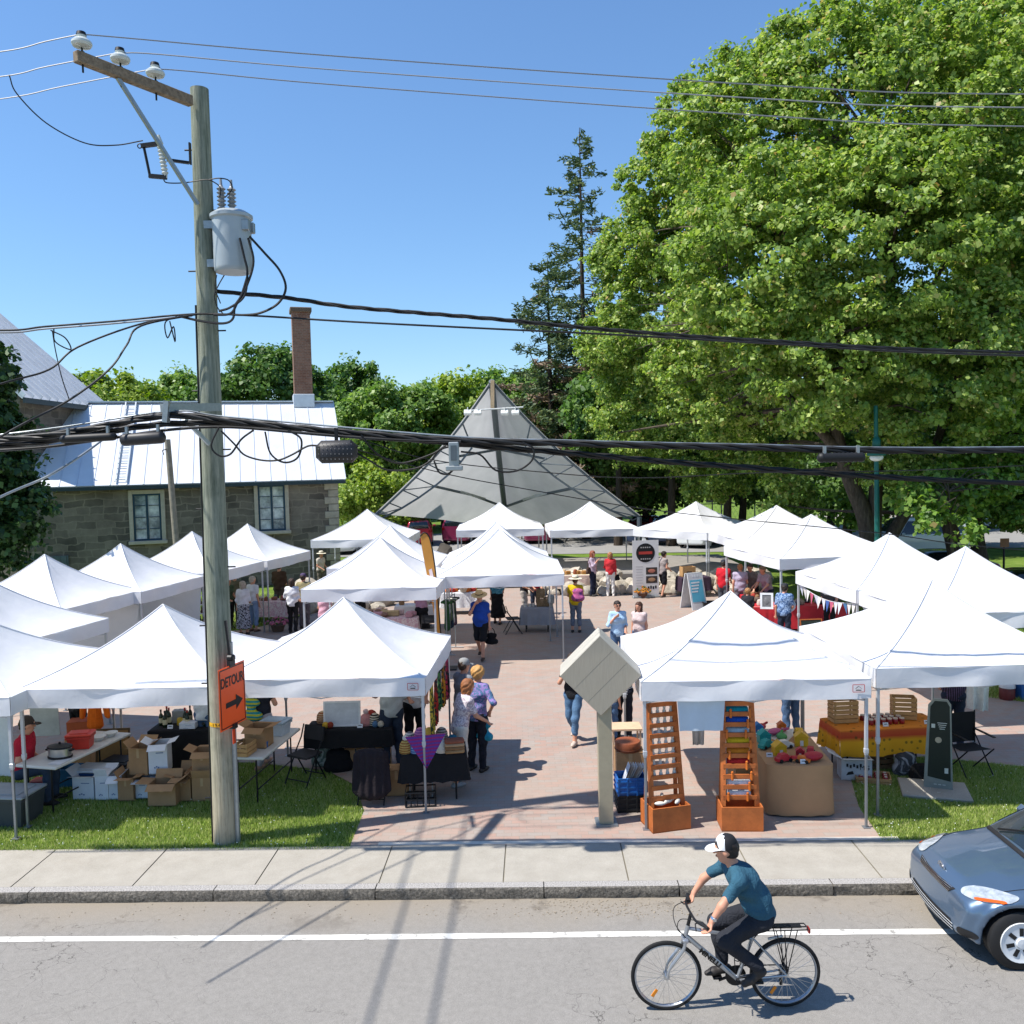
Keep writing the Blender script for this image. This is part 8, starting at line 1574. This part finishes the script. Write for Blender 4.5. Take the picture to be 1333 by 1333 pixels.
# ================================================================== CARS
def carpaint(name,col): 
    t=NT(name); fl=t.noise(900,2,.5,t.coord()); c=t.mix(.12,lin(col),t.ramp(fl,[(.3,dk(lin(col),.6)),(.7,[min(1,x*1.6) for x in lin(col)])])); return t.done(t.bsdf(c,.32,.45,.5,1.))
t=NT('car_glass'); M_CGL=t.done(t.bsdf(lin('#20282b'),.05,.0,.8)); M_RUB=mat('#1a1a1b',.7,name='black_rubber'); M_LAMP=NT('headlamp'); t=M_LAMP; M_LAMP=t.done(t.bsdf(t.ramp(t.noise(14,3,.6,t.coord()),[(.35,lin('#a0a8ac')),(.65,lin('#ccd2d5'))]),.06,.3,.8,1.)); M_TAIL=mat('#8e1418',.2,0,.1,name='tail_lamp'); M_HUBC=mat('#d2d5d7',.35,0,.05,name='wheel_cover')
def car(name,label,loc,rz,paint,dims,grid=.03,suv=False,pickup=False,detail=False,cat='car'):
    """x forward; body = side profile x plan x tumblehome, smoothed"""
    L,Wd,Hh=dims; root=thing(name,label,cat,loc,rz,None); setm(root); wr=.30 if not suv else .35; ax1=L*.5-(.80*L/4.3 if not detail else .54); ax0=-L*.5+.86*L/4.3
    if suv: top=[(-.5,.60),(-.495,.80),(-.46,.97),(-.40,1.0),(.08,1.0),(.13,.97),(.24,.67),(.45,.60),(.49,.50),(.5,.40)]
    elif pickup: top=[(-.5,.58),(-.49,.62),(-.14,.62),(-.12,.98),(-.05,1.0),(.08,1.0),(.13,.96),(.22,.66),(.46,.6),(.49,.5),(.5,.4)]
    else: top=[(-.5,.52),(-.49,.66),(-.40,.71),(-.33,.76),(-.22,.95),(-.13,1.0),(.04,1.0),(.10,.975),(.265,.665),(.36,.625),(.455,.55),(.488,.48),(.5,.38)]
    xs=np.array([p[0] for p in top])*L; zs=np.array([p[1] for p in top])*Hh; z0=.17
    h=grid; X=np.arange(-L/2-.06,L/2+.061,h);Y_=np.arange(-Wd/2-.06,Wd/2+.061,h);Z=np.arange(.05,Hh+.06,h)
    tz=np.interp(X,xs,zs,left=.2,right=.2); k_=max(1,int(.10/h)); ker=np.ones(k_)/k_; tz=np.convolve(np.pad(tz,k_,'edge'),ker,'same')[k_:-k_]
    slope=np.gradient(tz,h); 
    bt=np.full_like(X,z0); bt+=np.clip((np.abs(X)-(L/2-.35))/.35,0,1)**2*.08
    # plan half width as a function of x, then of z (tumblehome)
    u=X/(L/2); pw=Wd/2*(1-.17*np.clip((u-.55)/.45,0,1)**2.1-.13*np.clip((-u-.6)/.4,0,1)**2.2); 
    belt=.66*Hh if not suv else .64*Hh
    zz=Z; tum=np.where(zz<belt,1-.05*np.clip((belt*.75-zz)/belt,0,1)**2-.025*np.clip((zz-belt*.8)/belt/.2,0,1),.975-.26*((zz-belt)/(Hh-belt)).clip(0,1)**1.25)
    dX=np.minimum(X+L/2,L/2-X)
    A=(Z[None,:]-tz[:,None])/np.sqrt(1+np.minimum(slope,4)**2)[:,None]; B=(bt[:,None]-Z[None,:]); C_=-dX[:,None]+0*Z[None,:]
    prof=np.maximum(np.maximum(A,B),C_)          # (x,z)
    crown=((.085 if detail else .045)*(1-(Y_/(Wd/2))**2)); 
    side=np.abs(Y_)[None,:,None]-(pw[:,None]*tum[None,:])[:,None,:]
    P=prof[:,None,:]-crown[None,:,None]+(.07 if detail else .045)
    def smax(a,b,k): hh=np.maximum(k-np.abs(a-b),0)/k; return np.maximum(a,b)+hh*hh*k/4
    Fd=smax(P,side,.13)
    # front rounding in plan
    XX=X[:,None,None];YY=Y_[None,:,None];ZZ=Z[None,None,:]
    for ax in (ax0,ax1):
        d=np.sqrt((XX-ax)**2+(ZZ-wr)**2)-(wr+.055); d=np.maximum(d,(Wd/2-.26)-np.abs(YY)); Fd=smax(Fd,-d,.02)
        rim=np.abs(np.sqrt((XX-ax)**2+(ZZ-wr)**2)-(wr+.085))-.03; rim=np.maximum(rim,np.maximum(np.abs(YY)-(pw[:,None,None]+.012),(Wd/2-.2)-np.abs(YY))); rim=np.maximum(rim,(.24-ZZ)); hh=np.maximum(.03-np.abs(Fd-rim),0)/.03; Fd=np.minimum(Fd,rim)-hh*hh*.03/4
    V,Q=surfnet(Fd.astype(np.float32),np.array([X[0],Y_[0],Z[0]]),h,3 if detail else 2); body=np_mesh('body',V,Q,paint,root,True)
    bvh=BVHTree.FromPolygons([tuple(v) for v in V],[tuple(int(i) for i in q) for q in Q])
    def patch(nm,pts,dirv,m,n=10,off=.006,parent=None,rd=0.):
        """outline pts (4 corners, looking along dirv) laid on the body as a thin shaped panel"""
        dirv=Vector(dirv).normalized(); c=[Vector(p) for p in pts]; rows=[]
        for i in range(n+1):
            row=[]
            for j in range(n+1):
                u_=2*j/n-1;v_=2*i/n-1; uu=u_*(1-rd+rd*math.sqrt(1-v_*v_/2));vv=v_*(1-rd+rd*math.sqrt(1-u_*u_/2)); a=c[0].lerp(c[1],(uu+1)/2);b=c[3].lerp(c[2],(uu+1)/2); p=a.lerp(b,(vv+1)/2); hit=bvh.ray_cast(p-dirv*3,dirv,6)
                if hit[0] is None: hit=bvh.find_nearest(p)
                nn=hit[1]; nn=nn if nn.dot(-dirv)>0 else -nn; row.append(hit[0]+nn*off)
            rows.append(row)
        mb=MB(); mb.sheet(rows); return mb.build(nm,m,parent or root,smooth=80)
    def zt(x): return float(np.interp(x,xs,zs))
    # glass
    if pickup: wsx0,wsx1=.215*L,.115*L
    elif suv: wsx0,wsx1=.235*L,.125*L
    else: wsx0,wsx1=.26*L,.105*L
    patch('windscreen',[(wsx0,-Wd*.41,0),(wsx0,Wd*.41,0),(wsx1,Wd*.335,0),(wsx1,-Wd*.335,0)],(0,0,-1),M_CGL,14)
    bs=-.32*L if not (suv or pickup) else (-.13*L if pickup else -.43*L); zb=belt+.02; zt_=Hh*.93
    if suv: patch('rear_window',[(-L*.5,Wd*.36,Hh*.68),(-L*.5,-Wd*.36,Hh*.68),(-L*.48,-Wd*.3,Hh*.93),(-L*.48,Wd*.3,Hh*.93)],(1,0,0),M_CGL,8)
    else: patch('rear_window',[(bs-.0*L,Wd*.37,0),(bs,-Wd*.37,0),(bs+.11*L,-Wd*.31,0),(bs+.11*L,Wd*.31,0)],(0,0,-1),M_CGL,10)
    for sg in(-1,1):
        x1=wsx0-.03*L;x1t=wsx1-.015*L; xm=-.035*L; x0=(-.26*L if not suv else -.42*L) if not pickup else -.11*L; x0t=(-.20*L if not suv else -.40*L) if not pickup else -.10*L
        for a,b,bt_,at_ in ((x1,xm+.02,xm+.02,x1t),(xm-.02,x0,x0t,xm-.02)): patch('side_window',[(a,sg*2,zb),(b,sg*2,zb),(bt_,sg*2,zt_),(at_,sg*2,zt_)],(0,-sg,0),M_CGL,8)
        for a in (ax0,ax1):
            wl=MB(); Rw=Matrix.Rotation(math.pi/2*-sg,3,'X'); wl.lathe([(wr*.62,-.09),(wr*.9,-.095),(wr,-.07),(wr,.07),(wr*.9,.095),(wr*.66,.095),(wr*.62,.08)],(a,sg*(Wd/2-.115),wr),30,Rw); w=wl.build('wheel',M_RUB,root,smooth=40)
            wl=MB(); cy=(a,sg*(Wd/2-.115),wr); wl.lathe([(0,.125),(wr*.16,.122),(wr*.2,.105),(wr*.55,.10),(wr*.62,.105),(wr*.68,.11),(wr*.69,.08)],cy,30,Rw); wl.build('rim',M_HUBC,w,smooth=40)
            if detail:
                wl=MB()
                for k in range(7): q=2*math.pi*k/7; wl.box(Vector(cy)+Rw@Vector((wr*.37*math.cos(q+.22),wr*.37*math.sin(q+.22),.101)),(wr*.26,.04,.012),Rw@Matrix.Rotation(q+.22,3,'Z'))
                wl.build('cover_slots',M_RUB,w,smooth=0)
        # lamps
        hz=.56*Hh if not detail else .545*Hh
        patch('headlight',[(L*.5,sg*Wd*.30,hz-.075),(L*.40,sg*Wd*.485,hz-.045),(L*.36,sg*Wd*.485,hz+.045),(L*.475,sg*Wd*.31,hz+.03)] if sg<0 else [(L*.40,sg*Wd*.485,hz-.045),(L*.5,sg*Wd*.30,hz-.075),(L*.475,sg*Wd*.31,hz+.03),(L*.36,sg*Wd*.485,hz+.045)],(-.8,-sg*.6,-.12),M_LAMP,14,.008,None,.8)
        patch('tail_light',[(-L*.5,sg*Wd*.33,hz-.05),(-L*.5,sg*Wd*.46,hz-.05),(-L*.5,sg*Wd*.46,hz+.13),(-L*.5,sg*Wd*.35,hz+.13)],(1,0,0),M_TAIL,5,.008)
        mb=MB(); mb.box((wsx0-(.13 if detail else .05)*L,sg*(Wd/2+.09),belt+.06),(.10,.2,.14),b=.045); mb.build('mirror',paint,root)
        mb=MB(); mb.box((0,sg*(Wd/2-.03),.21),(ax1-ax0-2*wr-.15,.05,.08),b=.015); mb.build('sill',M_RUB,root)
    gz=.475*Hh if detail else .45*Hh
    patch('grille',[(L*.5,-Wd*.20,gz-.035),(L*.5,Wd*.20,gz-.035),(L*.5,Wd*.24,gz+.025),(L*.5,-Wd*.24,gz+.025)],(-1,0,0),M_RUB,8,.006)
    patch('bumper_intake',[(L*.5,-Wd*.32,.215),(L*.5,Wd*.32,.215),(L*.5,Wd*.27,.36),(L*.5,-Wd*.27,.36)],(-1,0,0),M_RUB,8,.005)
    if detail:
        for k in range(4):
            patch('grille_bar',[(L*.5,-Wd*.205-.008*k,gz-.028+.015*k),(L*.5,Wd*.205+.008*k,gz-.028+.015*k),(L*.5,Wd*.205+.008*k,gz-.023+.015*k),(L*.5,-Wd*.205-.008*k,gz-.023+.015*k)],(-1,0,0),M_CHR,8,.012)
        for k in range(4): patch('intake_bar',[(L*.5,-Wd*.30,.235+.03*k),(L*.5,Wd*.30,.235+.03*k),(L*.5,Wd*.30,.243+.03*k),(L*.5,-Wd*.30,.243+.03*k)],(-1,0,0),M_HUBC,6,.010)
        hit=bvh.ray_cast(Vector((L,0,gz+.08)),Vector((-1,0,0)),L); p=hit[0]+Vector((.012,0,0)); mb=MB(); mb.tube([p+Vector((0,.075*math.cos(a),.05*math.sin(a))) for a in np.linspace(0,6.28,24,endpoint=False)],.006,6,True); mb.tube([p+Vector((.002,.028*math.cos(a),.046*math.sin(a))) for a in np.linspace(0,6.28,20,endpoint=False)],.005,6,True); mb.tube([p+Vector((.003,.052*math.cos(a),.02+.018*math.sin(a))) for a in np.linspace(0,6.28,20,endpoint=False)],.005,6,True); mb.build('emblem',M_CHR,root)
        for sg in(-1,1):
            pp=[(L*.5,sg*Wd*.34,.27),(L*.455,sg*Wd*.44,.28),(L*.455,sg*Wd*.44,.36),(L*.5,sg*Wd*.35,.36)]
            patch('fog_recess',pp if sg<0 else [pp[1],pp[0],pp[3],pp[2]],(-.85,-sg*.52,0),M_RUB,8,.006,None,.8)
            pp=[(L*.47,sg*Wd*.40,.545*Hh-.055),(L*.40,sg*Wd*.48,.545*Hh-.035),(L*.40,sg*Wd*.48,.545*Hh-.012),(L*.47,sg*Wd*.40,.545*Hh-.03)]
            patch('turn_signal',pp if sg<0 else [pp[1],pp[0],pp[3],pp[2]],(-.8,-sg*.6,-.12),mat('#c9591c',.15,name='amber_lens'),8,.014,None,.6)
            # bonnet shut line
            S=[]
            for i in range(24):
                f=i/23; x=L*(.262+.205*f); y=sg*Wd*(.435-.05*f-.10*f**6); hit=bvh.ray_cast(Vector((x,y,3)),Vector((0,0,-1)),5)
                if hit[0]: S.append(hit[0]+Vector((0,0,.001)))
            mb=MB(); mb.tube(S,.0045,4); mb.build('bonnet_gap',M_RUB,root)
            S=[]
            for i in range(16):
                x=L*(.235); z=.3+(belt-.3)*i/15; hit=bvh.ray_cast(Vector((x-.02*i/15,sg*3,z)),Vector((0,-sg,0)),5)
                if hit[0]: S.append(hit[0])
            mb=MB(); mb.tube(S,.004,4); mb.build('door_gap',M_RUB,root)
        S=[]
        for i in range(21):
            y=Wd*.40*(i/10-1); x=L*(.262+.012*(1-(y/(Wd*.4))**2)); hit=bvh.ray_cast(Vector((x,y,3)),Vector((0,0,-1)),5); S.append(hit[0]+Vector((0,0,.004)))
        mb=MB(); mb.tube(S,.028,6); mb.build('cowl',M_RUB,root,smooth=60)
        for y0,y1 in ((-.5,.02),(.08,.62)):
            S=[]
            for i in range(9):
                y=y0+(y1-y0)*i/8; x=L*(.258-.05*(i/8)); hit=bvh.ray_cast(Vector((x,y,3)),Vector((0,0,-1)),5); S.append(hit[0]+Vector((0,0,.03)))
            mb=MB(); mb.tube(S,.011,5); mb.build('wiper',M_BLK,root)
    return root
P_BLUE=carpaint('blue_car_paint','#50657c'); P_RED=carpaint('red_car_paint','#a51f38'); P_MAG=carpaint('plum_car_paint','#8d2c52'); P_WHITE=mat('#d5d8da',.25,0,.03,coat=1.,name='white_car_paint'); P_DBL=carpaint('navy_car_paint','#22395c'); P_BLK2=carpaint('black_car_paint','#17191d'); P_GRN=carpaint('teal_car_paint','#2b6a78')
cw=G(1326,1262,RZ); crz=math.pi-.035+math.atan2(0,1); L_=4.05; axf=L_*.5-.54; Wc=1.69
# front wheel contact, near side (the car's left), is at cw
hv=Vector((math.cos(crz),math.sin(crz),0)); lv=Vector((-hv.y,hv.x,0)); cpos=cw-hv*axf-lv*(Wc/2-.06)
car('parked_car','blue sedan with its front entering the photo at the right kerb','car' and cpos,crz,P_BLUE,(L_,Wc,1.31),.0175,detail=True)
for nm,lb,px_,d,rz,p,dims,kw in (('parked_car','bright red hatchback parked behind the dark standing stone',545,56,R_(95),P_RED,(4.2,1.75,1.62),dict(suv=True)),('parked_car','plum red sport utility car parked behind the back-row tent apex, left one',601,57,R_(80),P_MAG,(4.5,1.8,1.7),dict(suv=True)),('parked_car','plum red sport utility car parked under the right half of the band shell',697,56,R_(92),P_MAG,(4.5,1.8,1.7),dict(suv=True)),('parked_car','red car parked behind the right foot of the band shell',842,56,R_(60),P_RED,(4.3,1.75,1.5),{}),('pickup_truck','navy blue pickup parked beyond the band shell by the dark trunks',873,52,R_(170),P_DBL,(5.2,1.9,1.75),dict(pickup=True)),('parked_car','white car parked left of the chain-link fence',914,51,R_(60),P_WHITE,(4.5,1.8,1.5),{}),('parked_car','dark blue car parked behind the maple trunk',1092,38,R_(175),P_DBL,(4.4,1.75,1.46),{}),('parked_van','white van standing behind the forked maple trunk',1185,41,R_(185),P_WHITE,(4.9,1.95,2.1),dict(suv=True)),('parked_car','black car parked in the shade at the right column',1215,33,R_(178),P_BLK2,(4.4,1.75,1.45),{}),('parked_car','dark car cut by the right edge in the shade behind the stalls',1335,27,R_(170),P_BLK2,(4.4,1.75,1.45),{}),('parked_car','white car beyond the path at the far right edge',1318,58,R_(178),P_WHITE,(4.5,1.8,1.5),{}),('parked_car','white car peeking out right of the church corner',446,52,R_(95),P_WHITE,(4.4,1.75,1.5),{})):
    x=D(px_,660,d).x; car(nm,lb,(x,d,0),rz,p,dims,.055,**kw)
